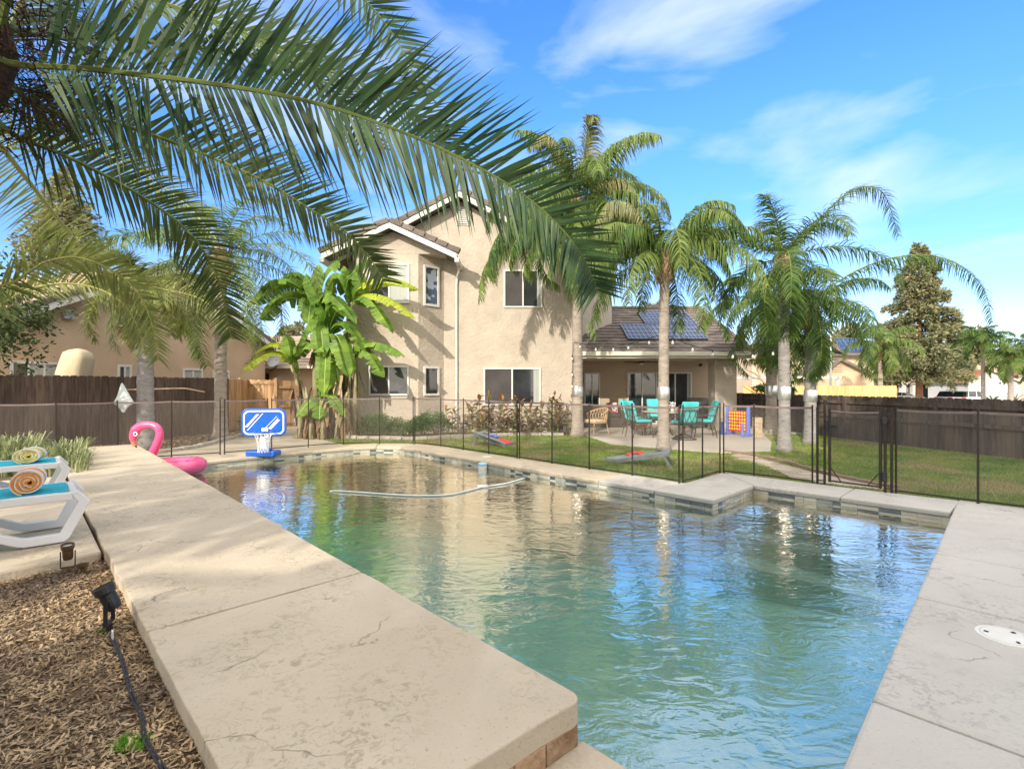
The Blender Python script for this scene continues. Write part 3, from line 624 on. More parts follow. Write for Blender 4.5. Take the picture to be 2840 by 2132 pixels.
vs = [(x, HY, z) for x, z in poly]+[(x, 27, z) for x, z in poly]
mb.add(vs, [(0, 1, 2, 3, 4), (9, 8, 7, 6, 5), (0, 5, 6, 1), (1, 6, 7, 2), (4, 9, 5, 0)])
# wing with a chamfered corner
mb.prism([(-5.05, 16.27), (-3.02, 16.27), (-2.295, 16.999), (-5.05, 16.999)], -.06, 5.78)
wz = lambda x: 6.50-.46*abs(x+3.86)
poly = [(-5.05, 5.783), (-2.0, 5.783), (-2.0, max(5.79, wz(-2.0))), (-3.86, wz(-3.86)), (-5.05, wz(-5.05))]
vs = [(x, 16.267, z) for x, z in poly]+[(x, 16.996, z) for x, z in poly]
mb.add(vs, [(0, 1, 2, 3, 4), (9, 8, 7, 6, 5), (0, 5, 6, 1), (1, 6, 7, 2), (4, 9, 5, 0)])
mb.prism([(2.041, 18.0), (2.7, 18.7), (3.94, 19.94), (3.94, 26), (2.041, 26)], 2.9, 5.9)
mb.build('wall', STUC, H)
mb = MB(); mb.b2((2.041, 19.7, -.02), (7.75, 19.95, 2.9)); mb.b2((2.041, 17.5, 2.418), (7.83, 17.95, 2.64)); mb.b2((2.041, 17.95, 2.56), (8.0, 19.7, 2.62)); mb.build('patio_wall', STUCP, H)
mb = MB(); mb.b2((7.06, 17.55, -.03), (7.82, 18.2, 2.417)); mb.build('column', STUC, H, bevel=.02)
mb = MB()
for s in (-1, 1):
    xe = pkx+s*4.25; q = [(pkx, 16.55, pkz), (xe, 16.55, pkz-sl_*4.25), (xe, 27.5, pkz-sl_*4.25), (pkx, 27.5, pkz)]
    mb.add(q+[(x, y, z+.10) for x, y, z in q], [(0, 1, 2, 3), (4, 7, 6, 5), (0, 4, 5, 1), (2, 6, 7, 3), (1, 5, 6, 2)])
for s in (-1, 1):
    xe = -3.86+s*2.12; q = [(-3.86, 15.87, 6.56), (xe, 15.87, 6.56-.46*2.12), (xe, 17.0 if s > 0 else 26, 6.56-.46*2.12), (-3.86, 17.0, 6.56)]
    mb.add(q+[(x, y, z+.10) for x, y, z in q], [(0, 1, 2, 3), (4, 7, 6, 5), (0, 4, 5, 1), (2, 6, 7, 3), (1, 5, 6, 2)])
tiles(mb, (2.042, 17.05, 2.68), (8.15, 17.05, 2.68), (8.15, 21.9, 4.84), (2.042, 21.9, 4.84), 15, 18)
tiles(mb, (2.042, 27, 2.68), (8.15, 27, 2.68), (8.15, 21.9, 4.84), (2.042, 21.9, 4.84), 4, 8)
roof = mb.build('roof', TILEa, H)
mb = MB()
for i in range(17): a = 2.05+i*.36; mb.tube([(a, 21.9, 4.88), (a+.38, 21.9, 4.90)], .09, 8)
for i in range(15): t = i/15; mb.tube([(8.12, 17.05+4.85*t, 2.73+2.16*t), (8.12, 17.05+4.85*(t+.075), 2.75+2.16*(t+.075))], .07, 8)
mb.build('ridge_cap', TILEa, roof)
mb = MB(); mb.cyl((-3.9, 16.3, 6.72), .07, .13, 12); mb.cyl((-3.9, 16.3, 6.84), .10, .04, 12); mb.build('roof_vent', BLK, roof)
rakes(H, (pkx, pkz+.10), pkx-4.25, pkz+.10-sl_*4.25, pkx+4.25, pkz+.1-sl_*4.25, 16.52)
rakes(H, (-3.86, 6.66), -5.98, 5.69, -1.74, 5.69, 15.83)
mb = MB()     # gutters and downspout
mb.b2((2.05, 16.93, 2.55), (8.15, 17.06, 2.69)); mb.b2((2.05, 17.06, 2.46), (8.15, 17.1, 2.63))
mb.build('patio_gutter', CREAM, H, bevel=.01)
mb = MB(); mb.b2((-1.80, 15.83, 5.42), (-1.66, 17.0, 5.56)); mb.build('gutter', TRIM, H, bevel=.012)
mb = MB(); mb.b2((-6.05, 15.83, 5.42), (-5.9, 17.0, 5.56)); mb.build('gutter', TRIM, H, bevel=.012)
mb = MB(); mb.tube([(-1.73, 16.5, 5.42), (-1.75, 16.62, 5.3), (-1.84, 16.93, 5.15), (-1.865, 16.94, 4.9), (-1.865, 16.94, .06)], .042, 8); mb.build('downspout', TRIM, H)
FM = lambda x0, x1, y0, y1, Y: (Mat3(((x0+x1)/2/FPX*Y-1420/FPX*Y, Y, CAMH-((y0+y1)/2-1066)/FPX*Y), (1, 0, 0)), (x1-x0)/FPX*Y, (y1-y0)/FPX*Y)
for a, ks, cu in (((1341, 1500, 1019.5, 1124, HY), ('screen', 'glass'), (1,)), ((1397, 1504, 748.6, 853.8, HY), ('screen', 'glass'), (1,)), ((1023, 1134.5, 1014, 1096.5, 16.27), ('screen', 'glass'), ()), ((1023, 1136, 731, 841, 16.27), ('screen', 'curtain'), ())):
    M, w, h = FM(*a); window(H, M, w, h, ks, curt=cu)
cd = Vector((.725, .729, 0)).normalized()
for (y0, y1, k) in ((738, 850, 'lead'), (1016, 1097, 'glass')):
    cpt = Vector((-2.66, 16.633, CAMH-((y0+y1)/2-1066)/FPX*16.63)); window(H, Mat3(cpt, cd), .62, (y1-y0)/FPX*16.63, (k,), fr=.07)
mb = MB(); M, w, h = FM(1269, 1299, 573, 625, HY); mb.box((0, -.01, 0), (w, .03, h), 0, 0, M)
for i in range(9): mb.box((0, -.045, -h/2+.05+i*(h-.08)/8.5), (w-.04, .05, .022), 0, 0, M)
for sx in (-1, 1): mb.box((sx*w/2, -.03, 0), (.04, .07, h+.04), 0, 0, M)
mb.build('gable_vent', TRIM, H)
for a, ks in (((1620, 1664, 1033, 1172, 19.7), ('glass', 'glass')), ((1739, 1822, 1032, 1176, 19.7), ('glass', 'glass')), ((1826, 1918, 1032, 1176, 19.7), ('glass', 'glass'))):
    M, w, h = FM(*a); d_ = window(H, M, w, h, ks, name='sliding_door', curt=(1,) if a[0] == 1826 else ())
mb = MB(); M, w, h = FM(1620, 1664, 1033, 1172, 19.7); mb.box((.22, -.06, -.1), (.03, .04, .26), 0, 0, M); mb.build('handle', BLK, H)
mb = MB(); c = A(1941, 1012, 19.6); mb.tube([c, c+Vector((0, -.1, 0))], .06, 10); mb.build('patio_light', BLK, H)
# solar panels on the patio roof
def RP(x, y, e=.12):
    Y = (CAMH-2.68-e+.446*17.05)/(.446+(y-1066)/FPX); return Vector(((x-1420)/FPX*Y, Y, 2.68+e+.446*(Y-17.05)))
def lerp2(q, u, v): return (q[0]*(1-u)+q[1]*u)*(1-v)+(q[3]*(1-u)+q[2]*u)*v
def solar(root, q, nx, ny, name='solar_panel'):
    n = (q[1]-q[0]).cross(q[3]-q[0]).normalized(); n = n if n.z > 0 else -n
    mb = MB(); mb.add([p for p in q]+[p-n*.04 for p in q], [(0, 1, 2, 3), (4, 7, 6, 5), (0, 4, 5, 1), (1, 5, 6, 2), (2, 6, 7, 3), (3, 7, 4, 0)])
    o = mb.build(name, PANEL, root); l = MB(); e = .004
    for i in range(nx+1):
        u = i/nx; w_ = .012 if i in (0, nx) else .006; a, b = max(0, u-w_), min(1, u+w_); l.quad(*[lerp2(q, *t)+n*e for t in ((a, 0), (b, 0), (b, 1), (a, 1))])
    for j in range(ny+1):
        v = j/ny; a, b = max(0, v-.008), min(1, v+.008); l.quad(*[lerp2(q, *t)+n*e*1.6 for t in ((0, a), (1, a), (1, b), (0, b))])
    l.build('cell_line', PLINE, o); return o
for a, b, c, d in ((1742.5, 1819, 1791, 1720.5), (1822, 1899, 1871, 1794), (1902, 1965, 1933, 1874)):
    solar(H, [RP(a, 939), RP(b, 939), RP(c, 898.5), RP(d, 898.5)], 6, 4)
for a, b, c, d in ((1790.5, 1858, 1831, 1766), (1861, 1933, 1898, 1834)):
    solar(H, [RP(a, 896.5), RP(b, 896.5), RP(c, 861.5), RP(d, 861.5)], 6, 5)

# ---------------------------------------------------------------- fences
def board_fence(name, label, p0, p1, h, z0, bw, m, rails=(), rail_side=1, post_every=0, ear=True, gaps=.004, big=0, seed=1, hvar=.01, cat='fence', rw=.09):
    rg = random.Random(seed); p0 = Vector(p0); p1 = Vector(p1); L_ = (p1-p0).length; d = (p1-p0)/L_; n = Vector((-d.y, d.x))*rail_side
    t = thing(name, label, cat, (p0.x, p0.y, z0), world=True); mb = MB(); s = 0
    while s < L_:
        w = bw*rg.uniform(.93, 1.05); hh = h+rg.uniform(-hvar, hvar); th = .018; tl = rg.uniform(-.004, .004); gp = gaps*rg.uniform(.3, 1.6) if not (big and rg.random() < big) else rg.uniform(.008, .014)
        a = p0+d*s; e = .03 if ear else 0; pr = [(0, 0), (w-gp, 0), (w-gp, hh-e), (w-gp-e, hh), (e, hh), (0, hh-e)] if ear else [(0, 0), (w-gp, 0), (w-gp, hh), (0, hh)]
        mb.prof(pr, th, (a.x+n.x*tl, a.y+n.y*tl, z0), (d.x, d.y, 0)); s += w
    mb.build('board_panel', m, t)
    for zr in rails:
        r = MB(); c = (p0+p1)/2+n*.035; r.box((c.x, c.y, z0+zr), (L_, .045, rw), math.atan2(d.y, d.x)); r.build('rail', m, t)
    if post_every:
        s = .3
        while s < L_:
            c = p0+d*s+n*.05; q = MB(); q.box((c.x, c.y, z0+(h-.06)/2), (.09, .09, h-.06), math.atan2(d.y, d.x)); q.build('post', m, t); s += post_every
    return t
board_fence('brown_fence', 'tall dark brown weathered board fence behind the left flower bed', (-12.7, 6.6), (-9.75, 17.2), 1.82, -.02, .19, WOODD, seed=3, big=.10, hvar=.012)
board_fence('brown_fence', 'last short run of lighter brown boards between the brown fence and the cedar gate', (-9.75, 17.25), (-9.72, 18.5), 1.8, -.02, .15, CEDAR, seed=4)
g1 = board_fence('cedar_gate', 'sunlit cedar board gate with two rails at the side yard', (-10.0, 18.6), (-8.75, 18.6), 1.78, -.02, .145, CEDAR, rails=(1.66, .7), rail_side=-1, seed=5, cat='gate')
for x in (-9.98, -8.66):
    mb = MB(); mb.box((x, 18.52, .9), (.10, .10, 1.84)); mb.build('post', CEDAR, g1, bevel=.006)
board_fence('cedar_fence', 'cedar board fence panel turned edge-on beside the grey wheeled bin', (-8.6, 18.6), (-8.25, 19.0), 1.74, -.02, .145, CEDAR, rails=(1.5, .8, .2), rail_side=-1, seed=6)
board_fence('cedar_fence', 'cedar board fence closing the side yard behind the banana plants', (-9.2, 24.5), (-5.4, 24.5), 1.8, -.02, .145, CEDAR, rails=(1.6, .8), rail_side=-1, seed=7)
board_fence('black_fence', 'black stained board fence with rails along the right lawn', (12.9, 2.0), (9.4, 17.1), 1.27, -.02, .2, WOODR, rails=(1.08, .66), post_every=2.6, seed=8, big=.22, hvar=.008)
board_fence('black_fence', 'black stained board fence behind the patio column at the right rear', (9.4, 17.15), (8.6, 23.5), 1.27, -.02, .2, WOODR, rails=(1.08, .6), post_every=2.4, seed=9)
board_fence('pale_cedar_fence', 'new orange cedar board fence beyond the black fence', (11.9, 26), (19.75, 26), 2.0, -.48, .14, CEDARN, seed=10, ear=True)
board_fence('pale_cedar_fence', 'return run of new cedar boards going back from the orange cedar fence', (19.75, 26.05), (22.5, 34), 2.0, -.6, .14, CEDARN, seed=11)

# ---------------------------------------------------------------- removable mesh pool fence
def pool_fence(label, pts, top=1.25, group='sections of the removable mesh pool fence'):
    t = thing('mesh_fence', label, 'fence', (*pts[0], 0), world=True, group=None)
    for i, p in enumerate(pts):
        mb = MB(); mb.tube([(p[0], p[1], -.02), (p[0], p[1], top)], .0135, 8); mb.cyl((p[0], p[1], .0), .022, .006, 10); mb.build('post', BLACKM, t)
    for a, b in zip(pts[:-1], pts[1:]):
        a = Vector(a); b = Vector(b); mb = MB(); mb.quad((a.x, a.y, .03), (b.x, b.y, .03), (b.x, b.y, top-.06), (a.x, a.y, top-.06)); mb.build('mesh_panel', MESH, t)
        c = (a+b)/2; L_ = (b-a).length; r = math.atan2((b-a).y, (b-a).x); m2 = MB(); n = 6
        for k in range(n):      # sagging top binding
            u0, u1 = k/n, (k+1)/n; s0, s1 = -.012*4*u0*(1-u0), -.012*4*u1*(1-u1); q0 = a.lerp(b, u0); q1 = a.lerp(b, u1); nn = Vector((-(b-a).y, (b-a).x)).normalized()*.004
            m2.add([(q0.x+sx*nn.x, q0.y+sx*nn.y, top-.045+s0+dz) for sx in (-1, 1) for dz in (-.017, .017)]+[(q1.x+sx*nn.x, q1.y+sx*nn.y, top-.045+s1+dz) for sx in (-1, 1) for dz in (-.017, .017)], [(0, 1, 5, 4), (2, 6, 7, 3), (1, 3, 7, 5), (0, 4, 6, 2), (0, 2, 3, 1), (4, 5, 7, 6)])
        m2.build('top_binding', RAILT, t); m3 = MB(); m3.box((c.x, c.y, .035), (L_, .008, .022), r); m3.build('bottom_binding', BLACKM, t)
    return t
PFL = [('mesh pool fence section in front of the brown fence behind the flamingo', [(-11.4, 8.5), (-10.45, 8.85), (-9.6, 9.25), (-8.77, 9.7), (-8.17, 10.45), (-7.42, 11.0), (-6.62, 11.45)]),
       ('single mesh fence panel directly behind the toy basketball hoop', [(-6.55, 11.5), (-5.87, 12.13)]),
       ('mesh fence section around the far rounded pool corner by the banana plants', [(-5.81, 12.2), (-5.165, 12.8), (-4.46, 13.36), (-3.52, 13.42), (-2.62, 13.38)]),
       ('sunlit mesh fence section in front of the blue bag cornhole board', [(-2.57, 13.36), (-1.82, 12.9), (-1.175, 12.2), (-.53, 11.5), (.11, 10.82)]),
       ('mesh fence section in front of the red bag cornhole board', [(.16, 10.76), (.80, 10.1), (1.44, 9.41), (2.09, 8.77), (2.69, 8.13)]),
       ('short mesh fence section turning away at the deck peninsula', [(2.75, 8.12), (3.23, 8.56), (3.72, 9.03)]),
       ('mesh fence section between the peninsula and the hinge side of the gate', [(3.79, 9.04), (4.19, 8.74), (4.82, 8.10)]),
       ('mesh fence section right of the gate ending at the right picture edge', [(5.60, 7.36), (6.2, 6.715), (6.85, 6.1), (7.5, 5.5)])]
for lb, pts in PFL: pool_fence(lb, pts)
gt = thing('pool_gate', 'self closing mesh pool gate with black frame and latch', 'gate', (4.9, 8.0, 0), world=True)
for (x, y, zt) in ((4.87, 8.05, 1.22), (4.945, 7.985, 1.33), (5.47, 7.40, 1.24), (5.535, 7.36, 1.24)):
    mb = MB(); mb.tube([(x, y, -.02), (x, y, zt)], .019, 8); mb.build('post', BLACKM, gt)
mb = MB(); g0, g1_ = Vector((4.99, 7.93)), Vector((5.43, 7.44)); gd = g1_-g0
for p in (g0, g1_): mb.tube([(p.x, p.y, .05), (p.x, p.y, 1.2)], .021, 8)
mb.tube([(g0.x, g0.y, .07), (g1_.x, g1_.y, .07)], .013, 6); mb.tube([(g0.x, g0.y, .30), (g0.x+gd.x*.24, g0.y+gd.y*.24, .07)], .008, 6); mb.tube([(g1_.x, g1_.y, .30), (g1_.x-gd.x*.24, g1_.y-gd.y*.24, .07)], .008, 6)
mb.build('gate_frame', BLACKM, gt)
mb = MB(); mb.quad((g0.x, g0.y, .07), (g1_.x, g1_.y, .07), (g1_.x, g1_.y, 1.15), (g0.x, g0.y, 1.15)); mb.build('mesh_panel', MESH, gt)
mb = MB(); mb.tube([(g0.x, g0.y, 1.16), ((g0.x+g1_.x)/2, (g0.y+g1_.y)/2, 1.145), (g1_.x, g1_.y, 1.16)], .014, 6); mb.build('top_binding', RAILT, gt)
mb = MB(); mb.b2((4.93, 7.93, .86), (5.0, 8.0, 1.02)); mb.tube([(5.0, 7.93, .94), (5.04, 7.85, .94)], .025, 8); mb.build('latch', BLK, gt, bevel=.006)
mb = MB(); mb.b2((5.42, 7.38, .16), (5.49, 7.46, .30)); mb.b2((5.42, 7.38, 1.0), (5.49, 7.46, 1.1)); mb.build('hinge', BLK, gt, bevel=.006)
for z in (.06, 1.14):
    for p, q in (((4.87, 8.05, z), (4.945, 7.985, z)), ((5.47, 7.4, z), (5.535, 7.36, z))): mb = MB(); mb.tube([p, q], .01, 6); mb.build('brace', BLACKM, gt)
# ---------------------------------------------------------------- palms
def frond(mb, pts, L, n, w, nrm=None, droop=.6, fwd=.55, lift=.1, s0=.12, seg=3, rr=(.022, .004), jit=.15, sides=(-1, 1), rm=1, planes=0, seed=0, tip=.35, npt=26, low=.5, mid=None, rach=True):
    rg = random.Random(seed); P = catmull(pts, npt)
    if rach: mb.tube(P, [rr[0]+(rr[1]-rr[0])*i/(npt-1) for i in range(npt)], 5, rm)
    for i in range(n):
        s = s0+(1-s0)*(i+rg.uniform(-.3, .3))/n; s = min(.999, max(0, s)); k = s*(npt-1); j = min(npt-2, int(k)); f = k-j
        p = P[j].lerp(P[j+1], f); T = (P[j+1]-P[j]).normalized(); q = (s-s0)/(1-s0)
        N = (Vector(nrm) if nrm is not None else Z3); N = (N-T*N.dot(T)); N = N.normalized() if N.length > 1e-4 else T.orthogonal()
        B = T.cross(N); pf = min(1, low+q*3)*(1-(1-tip)*max(0, (q-.35)/.65)**1.3)
        for sd in sides:
            ln = L*pf*rg.uniform(.86, 1.08); fw = fwd*(1+.9*q)+rg.uniform(-jit, jit); lf = lift+rg.uniform(-jit, jit)+(planes*rg.choice((-1, 0, 1)) if planes else 0)
            d = (B*sd+T*fw+N*lf).normalized(); wv = (T-d*T.dot(d)).normalized(); wv = (wv+N*rg.uniform(-.35, .35)+N*.35*sd).normalized()
            c = p.copy(); ww = w*rg.uniform(.85, 1.15); ring = [(c-wv*ww*.35, c+wv*ww*.35)]
            for e in range(1, seg+1):
                c = c+d*(ln/seg); d = (d+Vector((0, 0, -1))*droop/seg*(.5+e/seg)).normalized(); wk = ww*(1, .8, .45, .2)[min(3, int(e/seg*3))] if e < seg else 0
                ring.append((c-wv*wk*.5, c+wv*wk*.5) if e < seg else (c, c))
            o = len(mb.v)
            for a, b in ring[:-1]: mb.v.append(tuple(a)); mb.v.append(tuple(b))
            mb.v.append(tuple(ring[-1][0]))
            for e in range(seg-1): mb.f.append((o+2*e, o+2*e+1, o+2*e+3, o+2*e+2)); mb.m.append(0)
            mb.f.append((o+2*seg-2, o+2*seg-1, o+2*seg)); mb.m.append(0)
def arc(c, az, el, L, bend, n=7):
    """a rachis that leaves c at azimuth az, elevation el and bends down"""
    p = Vector(c); out = [p.copy()]; a = el; h = Vector((math.cos(az), math.sin(az), 0))
    for i in range(n): p = p+(h*math.cos(a)+Z3*math.sin(a))*L/n; a -= bend/n*(.5+i/n); out.append(p.copy())
    return out
def trunk(root, x, y, z0, z1, r, m, lean=(0, 0), rings=None, flare=1.45, seed=0, top=.9):
    rg = random.Random(seed); h = z1-z0; n = max(10, int(h/.11)); pts, rad = [], []
    for i in range(n+1):
        t = i/n; f = r*(1+(flare-1)*math.exp(-t*h/.28))*(1-(1-top)*t)
        pts.append((x+lean[0]*t*t, y+lean[1]*t*t, z0+h*t)); rad.append(f*(1+(.035 if i % 2 else -.015)+rg.uniform(-.012, .012)))
    mb = MB(); mb.tube(pts, rad, 14); return mb.build('trunk', m, root, smooth=True)
def queen(name, label, x, y, zc, r, nf, L, seed, lm=QUEEN, tm=PTRUNK, z0=-.05, droop=1.3, lean=(0, 0), boots=True, els=(-35, 80), nl=46, extra=(), ll=.5, band=None, group=None, w=.028, seg=4, bootsize=1, skip=None, rm=RACH, bend=2.2, hang=-.1):
    rg = random.Random(seed); t = thing(name, label, 'palm tree', (x, y, z0), world=True, group=group)
    c = Vector((x+lean[0], y+lean[1], zc)); trunk(t, x, y, z0, zc-.55*bootsize, r, tm, lean, seed=seed)
    if boots:
        mb = MB(); zb = zc-.75*bootsize
        mb.lathe([(r*.8, 0), (r*1.5, .12*bootsize), (r*1.75, .4*bootsize), (r*1.3, .7*bootsize), (r*.6, .95*bootsize)], (c.x, c.y, zb), 12)
        for i in range(34):
            a = rg.uniform(0, 6.28); zz1 = rg.uniform(.0, .75)*bootsize; rr = r*(1.35+.35*math.sin(zz1/bootsize*3)); u = Vector((math.cos(a), math.sin(a), 0)); p = Vector((c.x, c.y, zb+zz1))+u*rr*.9; d = (u*rg.uniform(.1, .7)+Z3).normalized(); l = rg.uniform(.18, .42)*bootsize; s_ = u.cross(Z3)*rg.uniform(.03, .07)*bootsize
            mb.add([p-s_, p+s_, p+d*l+s_*.4, p+d*l-s_*.4, p+u*.03-s_*.5, p+u*.03+s_*.5], [(0, 1, 2, 3), (4, 5, 2, 3)])
        mb.build('crown_boot', BOOT, t)
    az = rg.uniform(0, 6.28)
    for i in range(nf):
        az += 2.4; q = i/max(1, nf-1); el = R(els[1]+(els[0]-els[1])*q**.9+rg.uniform(-6, 6)); l = L*rg.uniform(.85, 1.08)*(.8+.3*math.sin(min(1, q*1.5)*1.57))
        if skip and skip(az % 6.283, q): continue
        mb = MB(); frond(mb, arc(c+Vector((math.cos(az), math.sin(az), 0))*r*.7, az, el, l, bend*rg.uniform(.8, 1.2)), ll*1.2, int(nl*1.9), w, None, droop*1.25, .45, hang, .10, seg, (.014, .003), .25, planes=.55, seed=seed*50+i)
        mb.build('frond', [lm, rm], t, fixn=False)
    for i, (pts, lm_) in enumerate(extra):
        mb = MB(); frond(mb, pts, ll*1.2, int(nl*2.4), w, None, droop, .5, hang, .16, seg, (.02, .004), .2, planes=.3, seed=seed*70+i); mb.build('frond', [lm_, rm], t, fixn=False)
    if band:
        zb, m_ = band; mb = MB(); tt = (zb-z0)/(zc-z0); rb = r*1.08; mb.lathe([(rb, 0), (rb+.004, .01), (rb+.004, .30), (rb, .31)], (x+lean[0]*tt*tt, y+lean[1]*tt*tt, zb-.15), 20); mb.build('metal_band', m_, t, smooth=True)
    return t
queen('queen_palm', 'tallest queen palm rising against the house corner, its weeping crown hanging over the house roof', 2.03, 15.65, 7.3, .165, 30, 3.5, 11, QUEEN, PTRUNK, droop=2.6, ll=.72, nl=52, band=(1.36, TINB), els=(-45, 82), lean=(-.02, 0), w=.036, hang=-.8,
      extra=[([(2.03, 15.6, 7.0), (1.2, 15.0, 6.9), (.2, 14.6, 6.2), (-.75, 14.4, 5.0), (-.95, 14.3, 4.0)], QUEEN), ([(2.03, 15.6, 6.9), (1.3, 14.8, 6.5), (.6, 14.4, 5.6), (.3, 14.3, 4.7)], QUEEN), ([(2.03, 15.6, 7.1), (1.0, 14.9, 7.0), (.0, 14.5, 6.4), (-.6, 14.3, 5.4), (-.7, 14.2, 4.6)], QUEENG), ([(2.03, 15.6, 7.0), (1.5, 14.7, 6.9), (.7, 14.3, 6.4), (.1, 14.2, 5.6), (-.1, 14.2, 4.9)], QUEENG), ([(2.03, 15.6, 7.0), (1.7, 14.7, 6.4), (1.2, 14.4, 5.6), (1.0, 14.3, 4.6)], QUEEN), ([(2.0, 15.6, 7.0), (1.9, 14.9, 6.6), (1.95, 14.5, 5.4), (2.0, 14.5, 3.9)], QUEEN),
             ([(2.03, 15.6, 7.2), (2.2, 15.3, 8.6), (2.3, 15, 9.5), (2.4, 14.6, 9.3)], QUEENP), ([(2.03, 15.6, 7.1), (2.5, 15.0, 7.3), (2.9, 14.6, 6.5), (3.0, 14.4, 5.2)], QUEEN), ([(2.03, 15.6, 7.0), (2.3, 14.8, 6.9), (2.4, 14.4, 5.8), (2.4, 14.3, 4.4)], QUEENG), ([(2.03, 15.6, 7.1), (2.9, 15.2, 7.8), (3.6, 15.0, 7.4), (3.9, 14.9, 6.2)], QUEENP), ([(2.03, 15.6, 7.2), (1.6, 15.3, 8.5), (1.0, 15, 9.0), (.5, 14.8, 8.6)], QUEENP)])
queen('queen_palm', 'queen palm in front of the solar panels with its flared foot at the patio edge', 3.72, 12.4, 4.75, .13, 21, 2.6, 12, QUEEN, PTRUNK, droop=2.6, ll=.62, nl=46, band=(1.36, TINB), els=(-12, 80), w=.028, hang=-.8, bootsize=.95, lean=(.03, 0),
      extra=[([(3.75, 12.4, 4.7), (4.4, 12.1, 5.6), (5.1, 11.9, 5.7), (5.7, 11.8, 4.9)], QUEENG), ([(3.7, 12.4, 4.7), (3.0, 12.2, 5.8), (2.3, 12.0, 5.9), (1.9, 11.9, 5.2)], QUEENP), ([(3.7, 12.4, 4.6), (3.0, 12.0, 5.1), (2.3, 11.8, 4.9), (1.9, 11.7, 4.2)], QUEEN), ([(3.7, 12.4, 4.6), (3.2, 11.9, 5.2), (2.6, 11.6, 5.2), (2.2, 11.5, 4.5)], QUEENG), ([(3.75, 12.4, 4.6), (4.2, 11.9, 5.1), (4.7, 11.6, 4.9), (5.0, 11.5, 4.1)], QUEEN)])
queen('queen_palm', 'queen palm with green arching crown standing alone on the lawn', 6.53, 12.1, 4.6, .13, 18, 2.4, 13, QUEENG, PTRUNKG, droop=1.4, ll=.5, nl=48, band=(1.37, TINB), els=(-62, 84), w=.024, lean=(-.04, 0), bootsize=.8,
      extra=[([(6.55, 12.1, 4.6), (7.3, 12.0, 5.5), (8.1, 12.0, 6.2), (8.8, 12, 6.15), (9.2, 12.0, 5.1)], QUEENG)])
queen('queen_palm', 'shorter queen palm on the lawn whose low frond arches far to the right', 8.1, 13.7, 3.75, .15, 16, 2.2, 14, QUEENG, PTRUNKG, droop=1.9, ll=.52, nl=46, band=(1.27, TINB), els=(-70, 60), w=.025, hang=-.5, bootsize=.9,
      extra=[([(8.1, 13.7, 3.8), (8.9, 13.2, 4.5), (9.9, 12.9, 4.85), (10.9, 12.7, 4.75), (11.7, 12.6, 4.1), (12.0, 12.6, 3.1)], QUEENG)])
queen('queen_palm', 'queen palm at the rear fence with a drooping yellow green skirt', 8.53, 16.6, 4.4, .17, 20, 2.6, 15, QUEEN, PTRUNK, droop=2.4, ll=.6, nl=46, band=(1.38, TINB), els=(-78, 60), w=.03, hang=-.8, bootsize=1)
queen('queen_palm', 'grey trunked palm in the left bed behind the pink flamingo', -9.15, 12.6, 4.0, .185, 9, 1.7, 16, DATEY, PTRUNKG, droop=.9, ll=.5, nl=54, els=(-55, 70), w=.03, boots=False, z0=-.02)
queen('queen_palm', 'tall pale trunked palm in the left bed beside the cedar gate with airy crown', -8.54, 14.8, 5.4, .17, 22, 3.7, 17, QUEEN, PTRUNK, droop=1.3, ll=.6, nl=50, els=(-40, 78), w=.026, bootsize=1.3, z0=-.02)
# the date palm at the left edge: trunk in the mulch bed, crown overhead
DP = thing('date_palm', 'large date palm whose long dark fronds arch overhead from the upper left corner', 'palm tree', (-4.1, 3.3, .2), world=True)
trunk(DP, -4.45, 3.2, .15, 3.7, .24, HUSK, lean=(.55, .35), flare=1.2, seed=3)
mb = MB(); rg = random.Random(5); dc = Vector((-3.72, 3.58, 4.02))
mb.lathe([(.12, 0), (.22, .15), (.27, .4), (.2, .7), (.06, .85)], (dc.x-.14, dc.y, dc.z-.42), 14)
for i in range(2600):
    a = rg.uniform(0, 6.28); zz1 = rg.uniform(-.6, .45); u = Vector((math.cos(a), math.sin(a), 0)); p = dc+u*rg.uniform(.2, .62)+Z3*zz1; d = Vector((rg.gauss(0, 1), rg.gauss(0, 1), rg.gauss(0, .8))).normalized()*rg.uniform(.05, .20); s_ = d.orthogonal().normalized()*rg.uniform(.002, .007)
    mb.add([p-s_, p+s_, p+d+s_*.4, p+d-s_*.4], [(0, 1, 2, 3)])
mb.build('crown_husk', HUSK, DP)
def dfr(pts, L, n, w, nrm, seed, m=DATE, **k):
    rmat = RACHY if m is DATEY else RACH if m is DATEO else RACHD
    mb = MB(); frond(mb, pts, L, n, w, nrm, seed=seed, **{**dict(droop=.10, fwd=.42, lift=.18, s0=.07, seg=4, rr=(.028, .006), jit=.16, tip=.45, npt=40), **k}); mb.build('frond', [m, rmat], DP, fixn=False)
c0 = (-3.75, 3.5, 4.1)
dfr([c0, D(0, 130, 3.4), D(200, 150, 3.5), D(450, 180, 3.6), D(650, 215, 3.7), D(800, 260, 3.8), D(950, 320, 3.9), D(1100, 400, 4.0), D(1200, 480, 4.1), D(1262, 560, 4.15), D(1292, 632, 4.2)], .96, 160, .027, (.1, -1, .15), 1, droop=.10, fwd=.40, tip=.30, low=.8, rr=(.024, .005), s0=.14)
dfr([c0, D(100, 75, 4.1), D(300, 88, 4.3), D(500, 112, 4.5), D(700, 150, 4.7), D(850, 215, 4.9), D(950, 300, 5.0), D(1000, 370, 5.05)], .70, 110, .026, (.1, -1, .5), 2)
dfr([(-3.9, 3.6, 4.4), D(420, -240, 4.6), D(640, -120, 4.8), D(760, -25, 4.9), D(835, 55, 5.0), D(885, 140, 5.0), D(900, 200, 5.0)], .62, 100, .032, (.2, -1, .3), 3)
